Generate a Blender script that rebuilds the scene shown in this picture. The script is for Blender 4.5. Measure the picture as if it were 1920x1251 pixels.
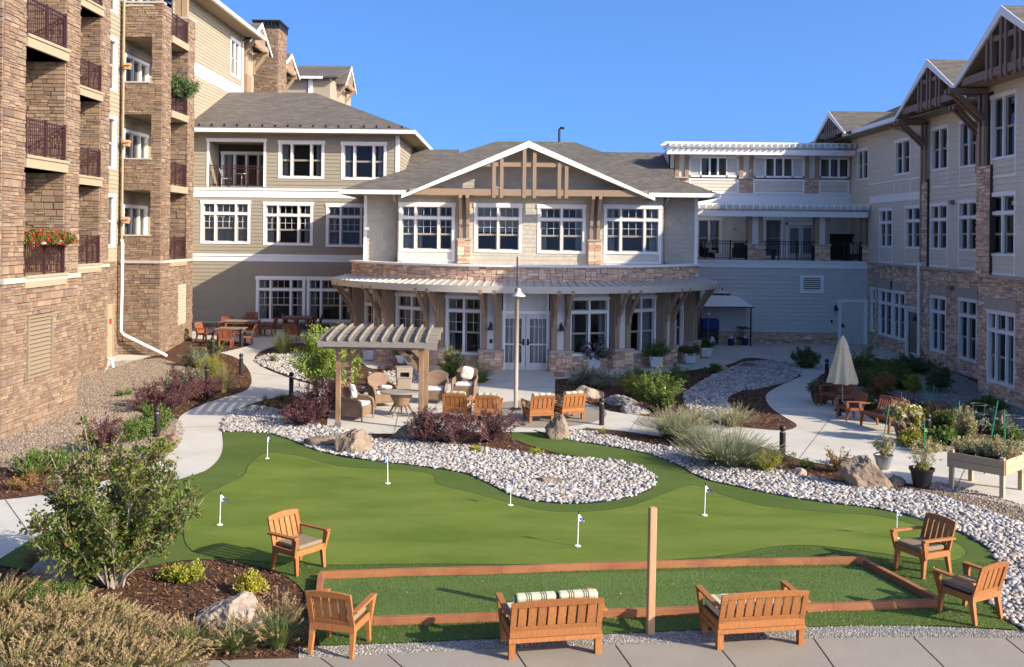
import bpy, math, random
import numpy as np
from mathutils import Vector, Matrix
from mathutils.geometry import delaunay_2d_cdt
random.seed(7); RNG = np.random.default_rng(7)
sc = bpy.context.scene
for o in list(bpy.data.objects): bpy.data.objects.remove(o)
COL = sc.collection
# ---------------------------------------------------------------- camera
CH, FP, HX, HY, ROLL = 5.4, 1900.0, 960.0, 440.0, math.radians(0.6)
cam_d = bpy.data.cameras.new('camera'); cam = bpy.data.objects.new('camera', cam_d); COL.objects.link(cam)
cam_d.sensor_width = 36.0; cam_d.lens = 36.0 * FP / 1920.0
cam_d.shift_y = -(625.5 - HY) / 1920.0
cam_d.clip_start = 0.1; cam_d.clip_end = 3000
cam.matrix_world = Matrix.Translation((0, 0, CH)) @ Matrix.Rotation(math.radians(90), 4, 'X') @ Matrix.Rotation(ROLL, 4, 'Z')
sc.camera = cam
# ---------------------------------------------------------------- light
SUN_EL, SUN_AZ = math.radians(26.5), math.radians(117.8)      # azimuth from +Y towards +X
w = bpy.data.worlds.new("World"); sc.world = w; w.use_nodes = True
nt = w.node_tree; nt.nodes.clear()
sky = nt.nodes.new('ShaderNodeTexSky'); sky.sky_type = 'NISHITA'; sky.sun_disc = False
sky.sun_elevation = SUN_EL; sky.sun_rotation = SUN_AZ; sky.altitude = 1700; sky.air_density = 0.6
sky.dust_density = 6.0; sky.ozone_density = 3.5
bg = nt.nodes.new('ShaderNodeBackground'); bg.inputs[1].default_value = 0.15
wo = nt.nodes.new('ShaderNodeOutputWorld')
tcw = nt.nodes.new('ShaderNodeTexCoord'); va = nt.nodes.new('ShaderNodeVectorMath'); va.operation = 'ADD'; va.inputs[1].default_value = (0, 0, .26)
vn = nt.nodes.new('ShaderNodeVectorMath'); vn.operation = 'NORMALIZE'; nt.links.new(tcw.outputs['Generated'], va.inputs[0]); nt.links.new(va.outputs[0], vn.inputs[0]); nt.links.new(vn.outputs[0], sky.inputs[0])
hs = nt.nodes.new('ShaderNodeHueSaturation'); hs.inputs['Saturation'].default_value = 1.14; hs.inputs['Value'].default_value = .79
nt.links.new(sky.outputs[0], hs.inputs['Color']); nt.links.new(hs.outputs[0], bg.inputs[0]); nt.links.new(bg.outputs[0], wo.inputs[0])
sd = bpy.data.lights.new('sun', 'SUN'); sd.energy = 2.05; sd.angle = math.radians(0.5); sd.color = (1, .90, .74)
so = bpy.data.objects.new('sun', sd); COL.objects.link(so)
SV = Vector((math.sin(SUN_AZ) * math.cos(SUN_EL), math.cos(SUN_AZ) * math.cos(SUN_EL), math.sin(SUN_EL)))
so.rotation_euler = SV.to_track_quat('Z', 'Y').to_euler(); so.location = (30, -10, 40)
sc.view_settings.view_transform = 'Standard'; sc.view_settings.look = 'None'
sc.view_settings.exposure = 2.0; sc.view_settings.gamma = 1; sc.view_settings.use_curve_mapping = False
# ---------------------------------------------------------------- measuring: photo pixel -> place
def unroll(px, py):
    dx, dy = px - HX, py - HY
    return dx * math.cos(ROLL) + dy * math.sin(ROLL), -dx * math.sin(ROLL) + dy * math.cos(ROLL)
def smooth(t):
    t = np.clip(t, 0, 1); return t * t * (3 - 2 * t)
def zg(x, y): return .6 * smooth((y - 40) / 10) * smooth((-4 - x) / 6)
def G(px, py, lift=0.0):
    u, v = unroll(px, py); z = 0.0
    for _ in range(12):
        d = FP * (CH - z - lift) / v; x = u * d / FP; z = float(zg(x, d))
    return Vector((x, d, z + lift))
def XZ(px, py, d):
    u, v = unroll(px, py); return u * d / FP, CH - v * d / FP
def DX(px, X, py=500):             # depth at which a wall standing at x=X is seen at column px
    u, v = unroll(px, py); return X * FP / u
def proj(p):
    x, y, z = p
    if y < .5: return None
    u, v = x / y * FP, (CH - z) / y * FP
    return HX + u * math.cos(ROLL) - v * math.sin(ROLL), HY + u * math.sin(ROLL) + v * math.cos(ROLL)
# ---------------------------------------------------------------- objects
WL = {}
def tag(o, label=None, cat=None, group=None, kind=None):
    if label: o['label'] = label
    if cat: o['category'] = cat
    if group: o['group'] = group
    if kind: o['kind'] = kind
    return o
def thing(name, label, cat, loc=(0, 0, 0), rz=0, group=None):
    o = bpy.data.objects.new(name, None); COL.objects.link(o)
    o.location = loc; o.rotation_euler = (0, 0, rz); o.empty_display_size = .2
    WL[o.name] = Vector(loc)
    return tag(o, label, cat, group)
def put(o, loc, rz=0.0, s=1.0):
    o.location = loc; o.rotation_euler = (0, 0, rz)
    if s != 1.0: o.scale = (s, s, s)
    return o
def copy_tree(o, parent=None):
    c = o.copy(); COL.objects.link(c)
    if parent is not None: c.parent = parent
    for ch in KIDS.get(o.name, []): 
        k = copy_tree(ch, c); KIDS.setdefault(c.name, []).append(k)
    return c
KIDS = {}
def dup(o, loc, rz, label=None, group=None, s=1.0):
    c = copy_tree(o); put(c, loc, rz, s)
    if label: c['label'] = label
    if group: c['group'] = group
    return c
def link_mesh(name, me, parent=None, loc=None):
    o = bpy.data.objects.new(name, me); COL.objects.link(o)
    if parent is not None:
        o.parent = parent; KIDS.setdefault(parent.name, []).append(o)
    if loc is not None: o.location = loc
    return o
class MB:
    def __init__(s): s.v = []; s.f = []
    def add(s, vs, fs):
        n = len(s.v); s.v += [tuple(map(float, p)) for p in vs]; s.f += [tuple(i + n for i in f) for f in fs]; return s
    def box(s, a, b):
        x0, y0, z0 = a; x1, y1, z1 = b
        return s.add([(x0,y0,z0),(x1,y0,z0),(x1,y1,z0),(x0,y1,z0),(x0,y0,z1),(x1,y0,z1),(x1,y1,z1),(x0,y1,z1)],
                     [(0,3,2,1),(4,5,6,7),(0,1,5,4),(1,2,6,5),(2,3,7,6),(3,0,4,7)])
    def fbox(s, P, u0, u1, v0, v1, w0, w1):      # box in a plane's frame
        c = [P.at(u, v, w_) for w_ in (w0, w1) for (u, v) in ((u0, v0), (u1, v0), (u1, v1), (u0, v1))]
        return s.add(c, [(0,3,2,1),(4,5,6,7),(0,1,5,4),(1,2,6,5),(2,3,7,6),(3,0,4,7)])
    def beam(s, p, q, wd, ht, up=(0, 0, 1), wd2=None, ht2=None):
        p, q = Vector(p), Vector(q); d = (q - p).normalized(); up = Vector(up)
        a = d.cross(up)
        if a.length < 1e-4: a = d.cross(Vector((0, 1, 0)))
        a.normalize(); b = a.cross(d).normalized()
        wd2 = wd if wd2 is None else wd2; ht2 = ht if ht2 is None else ht2
        c = []
        for (e, ww, hh) in ((p, wd, ht), (q, wd2, ht2)):
            for (i, j) in ((-1, -1), (1, -1), (1, 1), (-1, 1)): c.append(e + a * (i * ww / 2) + b * (j * hh / 2))
        return s.add(c, [(0,1,2,3),(7,6,5,4),(0,4,5,1),(1,5,6,2),(2,6,7,3),(3,7,4,0)])
    def tube(s, pts, rad, n=8, cap=True):
        pts = [Vector(p) for p in pts]; k = len(pts)
        if not hasattr(rad, '__len__'): rad = [rad] * k
        vs, fs = [], []; a = None
        for i, p in enumerate(pts):
            d = (pts[min(i + 1, k - 1)] - pts[max(i - 1, 0)])
            if d.length < 1e-9: d = Vector((0, 0, 1))
            d.normalize()
            if a is None:
                a = d.cross(Vector((0, 0, 1)))
                if a.length < 1e-3: a = d.cross(Vector((0, 1, 0)))
            a = (a - d * a.dot(d)).normalized(); b = d.cross(a)
            for j in range(n):
                t = 2 * math.pi * j / n; vs.append(p + (a * math.cos(t) + b * math.sin(t)) * rad[i])
        for i in range(k - 1):
            for j in range(n):
                j2 = (j + 1) % n; fs.append((i*n+j, i*n+j2, (i+1)*n+j2, (i+1)*n+j))
        if cap: fs += [tuple(range(n)), tuple(range((k-1)*n+n-1, (k-1)*n-1, -1))]
        return s.add(vs, fs)
    def lathe(s, prof, c=(0, 0, 0), n=16, wob=None, cap=True):
        vs, fs = [], []; k = len(prof)
        for i, (r, z) in enumerate(prof):
            for j in range(n):
                t = 2 * math.pi * j / n; rr = r * (1 if wob is None else wob(t, i))
                vs.append((c[0] + rr * math.cos(t), c[1] + rr * math.sin(t), c[2] + z))
        for i in range(k - 1):
            for j in range(n):
                j2 = (j + 1) % n; fs.append((i*n+j, i*n+j2, (i+1)*n+j2, (i+1)*n+j))
        if cap: fs += [tuple(range(n - 1, -1, -1)), tuple(range((k-1)*n, (k-1)*n+n))]
        return s.add(vs, fs)
    def prism(s, pts, z0, z1, frame=None):      # polygon (2-d) extruded; frame=Plane puts it in u,v with w as depth
        n = len(pts)
        if frame is None: vs = [(x, y, z0) for x, y in pts] + [(x, y, z1) for x, y in pts]
        else: vs = [frame.at(x, y, z0) for x, y in pts] + [frame.at(x, y, z1) for x, y in pts]
        fs = [tuple(range(n - 1, -1, -1)), tuple(range(n, 2 * n))] + [(i, (i+1) % n, n + (i+1) % n, n + i) for i in range(n)]
        return s.add(vs, fs)
    def slab(s, pts3, th):                      # 3-d polygon thickened downwards by th
        pts3 = [Vector(p) for p in pts3]; n = len(pts3)
        nn = Vector((0, 0, 0))
        for i in range(n): nn += pts3[i].cross(pts3[(i + 1) % n])
        nn.normalize()
        if nn.z < 0: pts3.reverse(); nn = -nn
        lo = [p - nn * th for p in pts3]
        fs = [tuple(range(n)), tuple(range(2 * n - 1, n - 1, -1))] + [((i+1) % n, i, n + i, n + (i+1) % n) for i in range(n)]
        return s.add(pts3 + lo, fs)
    def build(s, name, mat, parent=None, smooth_=False, bevel=0, local=False, kind=None):
        if not s.v: return None
        me = bpy.data.meshes.new(name)
        a = np.array(s.v)
        base = WL.get(parent.name, Vector((0, 0, 0))) if parent is not None else Vector((0, 0, 0))
        c = Vector((a.min(0) + a.max(0)) / 2)
        if parent is None: c.z = float(a[:, 2].min())
        me.from_pydata((a - np.array(c)).tolist(), [], s.f)
        me.shade_smooth() if smooth_ else me.shade_flat()
        me.materials.append(mat)
        o = link_mesh(name, me, parent, c - base); WL[o.name] = c.copy()
        if bevel:
            m = o.modifiers.new('bevel', 'BEVEL'); m.width = bevel; m.segments = 2; m.limit_method = 'ANGLE'
        if kind: o['kind'] = kind
        return o
def np_mesh(name, V, F, mat, parent=None, smooth_=False, kind=None):
    """V (n,3) F (m,k) arrays of equal-sized faces"""
    me = bpy.data.meshes.new(name); V = np.asarray(V, np.float64); F = np.asarray(F, np.int32)
    base = WL.get(parent.name, Vector((0, 0, 0))) if parent is not None else Vector((0, 0, 0))
    c = (V.min(0) + V.max(0)) / 2
    if parent is None: c[2] = V[:, 2].min()
    me.vertices.add(len(V)); me.vertices.foreach_set('co', (V - c).astype(np.float32).ravel())
    k = F.shape[1]; me.loops.add(F.size); me.loops.foreach_set('vertex_index', F.ravel())
    me.polygons.add(len(F)); me.polygons.foreach_set('loop_start', np.arange(0, F.size, k, dtype=np.int32))
    me.update(calc_edges=True); me.validate()
    me.shade_smooth() if smooth_ else me.shade_flat()
    me.materials.append(mat)
    o = link_mesh(name, me, parent, Vector(c) - base); WL[o.name] = Vector(c)
    if kind: o['kind'] = kind
    return o
class Parts:
    """same calls as MB, but every call makes a part of its own"""
    def __init__(s, name, mat, parent): s.n, s.m, s.p = name, mat, parent
    def __getattr__(s, k):
        def f(*a, **kw): b = MB(); getattr(b, k)(*a, **kw); b.build(s.n, s.m, s.p)
        return f
class Plane:
    def __init__(s, o, U, V=(0, 0, 1)):
        s.o = Vector(o); s.U = Vector(U).normalized(); s.V = Vector(V).normalized(); s.N = s.U.cross(s.V).normalized()
    def at(s, u, v, w_=0.0): return s.o + s.U * u + s.V * v + s.N * w_
# ---------------------------------------------------------------- materials
def srgb(c):
    if isinstance(c, str): c = tuple(int(c[i:i+2], 16) / 255 for i in (0, 2, 4))
    else: return c
    return tuple(x / 12.92 if x <= .04045 else ((x + .055) / 1.055) ** 2.4 for x in c)
def M(name, base, rough=.8, var=.12, scale=6, isl=0.0, bump=0.0, bscale=30, metal=0, pal=None, grain=None,
      stain=None, stscale=1.2, coords='Object', translucent=0.0, spec=.3, hue=None):
    m = bpy.data.materials.new(name); m.use_nodes = True; t = m.node_tree; N = t.nodes; L = t.links
    b = N['Principled BSDF']; b.inputs['Roughness'].default_value = rough; b.inputs['Metallic'].default_value = metal
    b.inputs['Specular IOR Level'].default_value = spec
    tc = N.new('ShaderNodeTexCoord'); geo = N.new('ShaderNodeNewGeometry'); oi = N.new('ShaderNodeObjectInfo')
    cv = geo.outputs['Position'] if coords == 'World' else tc.outputs['Object']
    mp = N.new('ShaderNodeMapping'); L.new(cv, mp.inputs[0])
    if grain: mp.inputs['Scale'].default_value = grain
    def math_(op, a, b_=None, clamp=False):
        n = N.new('ShaderNodeMath'); n.operation = op; n.use_clamp = clamp
        for i, q in enumerate((a, b_)):
            if q is None: continue
            if isinstance(q, (int, float)): n.inputs[i].default_value = q
            else: L.new(q, n.inputs[i])
        return n.outputs[0]
    rnd = math_('FRACT', math_('ADD', geo.outputs['Random Per Island'], oi.outputs['Random']))
    if pal:
        r = N.new('ShaderNodeValToRGB'); cr = r.color_ramp; cr.interpolation = 'CONSTANT' if len(pal) > 2 else 'LINEAR'
        n = len(pal)
        cr.elements[0].position = 0; cr.elements[0].color = (*srgb(pal[0]), 1)
        cr.elements[1].position = 1.0 / n if n > 2 else 1; cr.elements[1].color = (*srgb(pal[1]), 1)
        for i in range(2, n):
            e = cr.elements.new(i / n); e.color = (*srgb(pal[i]), 1)
        L.new(rnd, r.inputs[0]); col = r.outputs[0]
    else:
        c = N.new('ShaderNodeRGB'); c.outputs[0].default_value = (*srgb(base), 1); col = c.outputs[0]
    nz = N.new('ShaderNodeTexNoise'); nz.inputs['Scale'].default_value = scale; nz.inputs['Detail'].default_value = 5
    nz.inputs['Roughness'].default_value = .6; L.new(mp.outputs[0], nz.inputs['Vector'])
    f = math_('ADD', math_('MULTIPLY', math_('SUBTRACT', nz.outputs[0], .5), 2.6 * var), 1.0)
    if isl:
        r2 = math_('FRACT', math_('MULTIPLY', rnd, 7.31))
        f = math_('MULTIPLY', f, math_('ADD', math_('MULTIPLY', math_('SUBTRACT', r2, .5), 2 * isl), 1.0))
    mx = N.new('ShaderNodeVectorMath'); mx.operation = 'SCALE'; L.new(col, mx.inputs[0]); L.new(f, mx.inputs['Scale'])
    outc = mx.outputs[0]
    if stain:
        n2 = N.new('ShaderNodeTexNoise'); n2.inputs['Scale'].default_value = stscale; n2.inputs['Detail'].default_value = 4
        L.new(geo.outputs['Position'], n2.inputs['Vector'])
        rr = N.new('ShaderNodeValToRGB'); rr.color_ramp.elements[0].position = .45; rr.color_ramp.elements[1].position = .7
        L.new(n2.outputs[0], rr.inputs[0])
        mm = N.new('ShaderNodeMix'); mm.data_type = 'RGBA'; L.new(rr.outputs[0], mm.inputs['Factor'])
        L.new(outc, mm.inputs['A']); mm.inputs['B'].default_value = (*srgb(stain), 1); outc = mm.outputs['Result']
    L.new(outc, b.inputs['Base Color'])
    if bump:
        n3 = N.new('ShaderNodeTexNoise'); n3.inputs['Scale'].default_value = bscale; n3.inputs['Detail'].default_value = 4
        L.new(mp.outputs[0], n3.inputs['Vector'])
        bp = N.new('ShaderNodeBump'); bp.inputs['Strength'].default_value = min(1, bump); bp.inputs['Distance'].default_value = .02 * max(1, bump)
        L.new(n3.outputs[0], bp.inputs['Height']); L.new(bp.outputs[0], b.inputs['Normal'])
    if translucent:
        tr = N.new('ShaderNodeBsdfTranslucent'); L.new(outc, tr.inputs[0])
        mxs = N.new('ShaderNodeMixShader'); mxs.inputs[0].default_value = translucent
        L.new(b.outputs[0], mxs.inputs[1]); L.new(tr.outputs[0], mxs.inputs[2]); L.new(mxs.outputs[0], N['Material Output'].inputs[0])
    return m
def stripes_mat(name, c1, c2, axis=0, freq=14, thin=.35):
    m = M(name, c1, .9, .06); t = m.node_tree; N = t.nodes; L = t.links; b = N['Principled BSDF']
    src = b.inputs['Base Color'].links[0].from_socket
    tc = N.new('ShaderNodeTexCoord'); sp = N.new('ShaderNodeSeparateXYZ'); L.new(tc.outputs['Object'], sp.inputs[0])
    a = N.new('ShaderNodeMath'); a.operation = 'MULTIPLY'; a.inputs[1].default_value = freq; L.new(sp.outputs[axis], a.inputs[0])
    f = N.new('ShaderNodeMath'); f.operation = 'FRACT'; L.new(a.outputs[0], f.inputs[0])
    r = N.new('ShaderNodeValToRGB'); cr = r.color_ramp; cr.interpolation = 'CONSTANT'
    cr.elements[0].color = (0,0,0,1); cr.elements[0].position = 0; cr.elements[1].position = .3; cr.elements[1].color = (1,1,1,1)
    for p, v in ((.38, 0), (.45, 1), (.53, 0), (.60, 1), (.68, 0)):
        e = cr.elements.new(p); e.color = (v, v, v, 1)
    L.new(f.outputs[0], r.inputs[0])
    mm = N.new('ShaderNodeMix'); mm.data_type = 'RGBA'; L.new(r.outputs[0], mm.inputs['Factor'])
    L.new(src, mm.inputs['A']); mm.inputs['B'].default_value = (*srgb(c2), 1); L.new(mm.outputs['Result'], b.inputs['Base Color'])
    return m
MT = {}
def glass():
    m = bpy.data.materials.new('window_glass'); m.use_nodes = True; t = m.node_tree; N = t.nodes; L = t.links; N.remove(N['Principled BSDF'])
    tr = N.new('ShaderNodeBsdfTransparent'); tr.inputs[0].default_value = (.66, .69, .68, 1)
    gl = N.new('ShaderNodeBsdfGlossy'); gl.inputs['Roughness'].default_value = .015; gl.inputs[0].default_value = (.9, .95, 1, 1)
    fr = N.new('ShaderNodeFresnel'); fr.inputs[0].default_value = 1.33
    nz = N.new('ShaderNodeTexNoise'); nz.inputs['Scale'].default_value = 1.3; bp = N.new('ShaderNodeBump'); bp.inputs['Strength'].default_value = .05
    L.new(nz.outputs[0], bp.inputs['Height']); L.new(bp.outputs[0], gl.inputs['Normal'])
    mx = N.new('ShaderNodeMixShader'); L.new(fr.outputs[0], mx.inputs[0]); L.new(tr.outputs[0], mx.inputs[1]); L.new(gl.outputs[0], mx.inputs[2])
    L.new(mx.outputs[0], N['Material Output'].inputs[0]); return m
MT['glass'] = glass()
MT['white'] = M('white_trim_paint', (.85, .83, .78), .5, .04, 3)
MT['almond'] = M('almond_sash', (.42, .36, .29), .5, .05, 3)
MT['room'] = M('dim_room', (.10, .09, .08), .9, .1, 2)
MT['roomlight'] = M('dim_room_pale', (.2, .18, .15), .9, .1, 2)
MT['curtain'] = M('curtain_cloth', (.62, .6, .54), .9, .05)
MT['curtain_dk'] = M('curtain_grey_cloth', (.45, .46, .45), .9, .05)
MT['blind'] = M('blind_cloth', (.42, .4, .37), .9, .05)
MT['teal'] = M('teal_cloth', (.05, .16, .14), .9, .05)
MT['sid_tan'] = M('tan_siding_paint', (0.337,0.28,0.191), .7, .05, 2, isl=.035, coords='World')
MT['sid_olive'] = M('olive_siding_paint', (0.311,0.267,0.199), .7, .05, 2, isl=.035, coords='World')
MT['sid_grey'] = M('greige_siding_paint', (.68, .60, .48), .7, .05, 2, isl=.035, coords='World')  # paler than the real paint: the colour itself brightens the shaded walls
MT['sid_blue'] = M('grey_siding_paint', (.58, .55, .49), .7, .05, 2, isl=.035, coords='World')  # base colour lightened to lift the shade on this siding
MT['shake'] = M('greige_shake_paint', (.50, .45, .36), .75, .05, 3, isl=.06, coords='World')
MT['panel'] = M('greige_panel', (.64, .59, .51), .65, .04, 2)
MT['taupe'] = M('taupe_timber_paint', (0.333,0.23,0.146), .6, .06, 3)
MT['brown'] = M('brown_timber_paint', (.22, .14, .095), .6, .08, 3)
MT['soffit'] = M('soffit_board', (0.345,0.27,0.173), .8, .05)
MT['backing'] = M('wall_backing', (.13, .1, .075), .95, .1)
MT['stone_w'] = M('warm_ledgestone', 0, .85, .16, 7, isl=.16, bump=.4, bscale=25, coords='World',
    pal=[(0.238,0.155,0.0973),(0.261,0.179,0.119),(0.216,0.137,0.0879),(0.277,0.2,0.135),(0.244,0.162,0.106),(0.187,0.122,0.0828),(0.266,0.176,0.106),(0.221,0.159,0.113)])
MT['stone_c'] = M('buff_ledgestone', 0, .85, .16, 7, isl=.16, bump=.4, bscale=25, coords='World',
    pal=[(0.679,0.464,0.307),(0.76,0.549,0.374),(0.557,0.354,0.227),(0.801,0.586,0.398),(0.638,0.427,0.307),(0.489,0.342,0.262),(0.719,0.476,0.307)])  # stone tones raised so the colour makes up for dim shade
MT['joint'] = M('joint_grey', (.2, .18, .16), .9)  # plain dark grey of the control joints
MT['mortar'] = M('dark_mortar', (0.066,0.0492,0.036), .95, .2)  # dark brown mortar between and behind the wall pieces
MT['lintel'] = M('cast_stone_lintel', (.45, .37, .28), .85, .12, 5, bump=.3)
MT['cap'] = M('cast_stone_cap', (.42, .38, .31), .8, .1, 5)
MT['shingle'] = M('asphalt_shingle', 0, .95, .12, 20, isl=.08, coords='World',
    pal=[(0.123,0.107,0.0902),(0.135,0.117,0.0976),(0.115,0.1,0.0853),(0.152,0.13,0.107),(0.13,0.112,0.0935),(0.108,0.0951,0.082)])
MT['metalroof'] = M('standing_seam_metal', (0.575,0.529,0.46), .38, .06, 2, metal=.35)
MT['fascia'] = M('champagne_fascia', (0.567,0.499,0.392), .5, .05, 2)
MT['railing'] = M('brown_railing', (.055, .022, .022), .5, .1)
MT['black'] = M('black_metal', (.018, .018, .02), .45, .1)
MT['concrete'] = M('pale_concrete', (0.53,0.49,0.409), .9, .09, 3, bump=.25, bscale=50, coords='World', stain=(0.469,0.43,0.358), stscale=.7)
MT['concrete_f'] = M('warm_concrete', (0.273,0.238,0.191), .9, .08, 2, isl=.03, bump=.25, bscale=50, coords='World', stain=(0.245,0.212,0.166), stscale=.9)
MT['mulch'] = M('bark_mulch', 0, .95, .5, 25, bump=1.5, bscale=30, coords='World', pal=[(0.104,0.048,0.024),(0.104,0.048,0.024)], stain=(0.056,0.028,0.016), stscale=3)
MT['chip'] = M('bark_chips', 0, .9, .2, 10, isl=.3, pal=[(0.145,0.0638,0.0298),(0.0935,0.0425,0.0229),(0.178,0.085,0.0425),(0.068,0.0323,0.0187),(0.128,0.0553,0.0255),(0.238,0.145,0.085)])
MT['gravelbed'] = M('gravel_bed', (0.191,0.153,0.115), .95, .4, 60, bump=1, bscale=60, coords='World')
MT['gravel'] = M('pea_gravel', 0, .9, .15, 10, isl=.15, pal=[(0.257,0.195,0.137),(0.22,0.161,0.109),(0.306,0.243,0.175),(0.184,0.131,0.0931),(0.281,0.214,0.148),(0.16,0.125,0.0988)])
MT['ggravelbed'] = M('grey_gravel_bed', (.22, .2, .17), .95, .4, 60, bump=1, bscale=60, coords='World')
MT['ggravel'] = M('grey_gravel', 0, .9, .15, 10, isl=.15, pal=[(.33,.3,.26),(.26,.235,.2),(.4,.37,.32),(.2,.18,.16)])
MT['stonebed'] = M('pebble_bed_ground', (0.06,0.051,0.042), .95, .3, 20, bump=1, coords='World')
MT['pebble'] = M('river_pebble', 0, .75, .12, 12, isl=.14, bump=.2, bscale=30,
    pal=[(0.404,0.373,0.331),(0.333,0.304,0.274),(0.484,0.446,0.398),(0.272,0.255,0.235),(0.384,0.328,0.269),(0.445,0.412,0.375),(0.202,0.186,0.173),(0.364,0.343,0.322),(0.314,0.245,0.191)])
MT['wood'] = M('orange_teak', 0, .65, .42, 7, isl=.10, bump=.12, bscale=12, grain=(6, 6, 1), spec=.25, pal=[(.38,.15,.046),(.29,.112,.036)])
MT['wood_h'] = M('orange_teak_light', 0, .6, .2, 5, isl=.08, bump=.12, bscale=12, grain=(1, 9, 9), pal=[(.38,.15,.046),(.29,.112,.036)])
MT['teakred'] = M('red_teak', 0, .65, .38, 7, isl=.12, bump=.12, grain=(6, 6, 1), pal=[(0.255,0.0892,0.0425),(0.187,0.068,0.0357)])
MT['timber'] = M('cedar_post', (0.448,0.259,0.129), .7, .2, 4, bump=.2, grain=(8, 8, .8))
MT['rail'] = M('stained_rail', (0.326,0.13,0.0528), .75, .2, 4, bump=.2, grain=(1, 8, 8), stain=(0.24,0.0864,0.0432), stscale=2)
MT['greywood'] = M('weathered_grey_wood', 0, .8, .2, 6, isl=.12, bump=.2, grain=(1, 8, 8), pal=[(0.269,0.233,0.19),(0.22,0.19,0.159)])
MT['rawwood'] = M('pale_cedar', (0.413,0.3,0.18), .75, .15, 5, isl=.08, grain=(1, 8, 8))
MT['cushion'] = M('olive_cushion', (.22, .165, .10), .95, .08, 20, bump=.1)
MT['stripe'] = stripes_mat('striped_cushion', (.52, .5, .33), (.06, .04, .035), 0, 5.2)
MT['wicker'] = M('brown_wicker', (0.225,0.143,0.09), .7, .3, 3, bump=.5, bscale=60, isl=.05)
MT['pillow'] = M('white_leaf_pillow', (0.637,0.595,0.544), .95, .1, 8, stain=(0.51,0.23,0.119), stscale=9)
MT['orange'] = M('orange_cloth', (.75, .19, .05), .9, .1)
MT['whitecloth'] = M('white_cloth', (0.648,0.63,0.594), .95, .08, 10)
MT['canvas'] = M('cream_canvas', (0.728,0.6,0.378), .9, .08, 3, translucent=.15)
MT['boulder'] = M('tan_boulder', (0.248,0.188,0.128), .9, .45, 3, bump=1.5, bscale=7, stain=(0.144,0.104,0.072), stscale=3)
MT['boulder_p'] = M('pale_boulder', (0.384,0.304,0.224), .9, .4, 4, bump=1.5, bscale=7, stain=(0.288,0.2,0.144), stscale=4)
MT['boulder_g'] = M('grey_boulder', (.24, .22, .2), .9, .4, 4, bump=1.5, bscale=7, stain=(.33, .29, .25), stscale=4)
MT['boulder_r'] = M('reddish_boulder', (.2, .12, .085), .9, .4, 4, bump=1.5, bscale=7)
MT['bollard'] = M('bollard_black', (.03, .025, .025), .35, .1)
MT['pole'] = M('beige_pole', (0.31,0.267,0.211), .5, .06)
MT['planterw'] = M('white_planter', (.68, .68, .66), .6, .05)
MT['darkpot'] = M('dark_plastic_pot', (.02, .018, .02), .35, .1)
MT['brownpot'] = M('brown_pot', (.13, .07, .05), .5, .2)
MT['stake'] = M('green_stake', (0.012,0.228,0.12), .5, .05)
MT['wire'] = M('galvanised_wire', (.35, .35, .34), .4, .05, metal=.6)
MT['doorgrey'] = M('grey_door_paint', (.64, .59, .52), .5, .03)
MT['doorpane'] = M('door_lite_curtain', (.55, .54, .5), .6, .15, 3)
MT['brick'] = M('red_paver', (.42, .2, .14), .9, .12)
MT['blue'] = M('blue_plastic', (0.008,0.028,0.16), .5, .1)
MT['binbeige'] = M('taupe_bin', (0.315,0.247,0.188), .6, .06)
MT['steel'] = M('grey_steel', (.3, .3, .3), .35, .06, metal=.7)
MT['pad'] = M('charcoal_sling', (.06, .05, .05), .8, .1)
MT['bark'] = M('grey_bark', (.20, .145, .11), .9, .3, 20, bump=.5)
MT['barkp'] = M('pale_bark', (0.252,0.21,0.175), .9, .25, 20, bump=.5)
def leafm(n, pal, isl=.2, tr=.3): return M(n, 0, .55, .1, 5, isl=isl, pal=pal, translucent=tr, spec=.3)
MT['lf_serv'] = leafm('serviceberry_leaf', [(0.088,0.131,0.0168),(0.124,0.167,0.0229),(0.057,0.09,0.0138),(0.166,0.18,0.0306),(0.104,0.144,0.0214),(0.196,0.135,0.0306)])
MT['lf_lime'] = leafm('lime_leaf', [(0.253,0.352,0.0374),(0.329,0.418,0.0561),(0.164,0.264,0.0281),(0.417,0.462,0.0748)])
MT['lf_green'] = leafm('green_leaf', [(0.0918,0.16,0.0271),(0.133,0.203,0.037),(0.0667,0.116,0.0247),(0.184,0.246,0.0432)])
MT['lf_dark'] = leafm('dark_leaf', [(0.0668,0.132,0.0401),(0.1,0.173,0.0456),(0.0557,0.101,0.0365),(0.134,0.203,0.0547)])
MT['lf_grey'] = leafm('sage_leaf', [(0.204,0.24,0.132),(0.264,0.288,0.168),(0.156,0.192,0.102),(0.324,0.336,0.204)])
MT['lf_straw'] = leafm('straw_leaf', [(.42,.36,.19),(.5,.43,.24),(.36,.32,.15),(.3,.3,.12)])
MT['lf_purple'] = leafm('barberry_leaf', [(0.115,0.0378,0.0459),(0.162,0.054,0.0607),(0.0743,0.027,0.0351),(0.216,0.081,0.0743),(0.0945,0.0473,0.0405)])
MT['lf_yellow'] = leafm('gold_leaf', [(.42,.38,.03),(.36,.36,.04),(.5,.42,.05)])
MT['lf_ygreen'] = leafm('lime_gold_leaf', [(0.31,0.32,0.034),(0.23,0.27,0.034),(0.402,0.36,0.0425)])
MT['lf_orange'] = leafm('orange_leaf', [(.33,.17,.05),(.27,.2,.05),(.2,.17,.05),(.36,.13,.05)])
MT['grassm'] = leafm('grass_blade', [(0.14,0.203,0.049),(0.196,0.238,0.07),(0.28,0.28,0.105),(0.112,0.154,0.042)])
MT['grasst'] = leafm('tan_blade', [(0.302,0.25,0.096),(0.389,0.31,0.128),(0.216,0.21,0.072),(0.173,0.19,0.056)])
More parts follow.
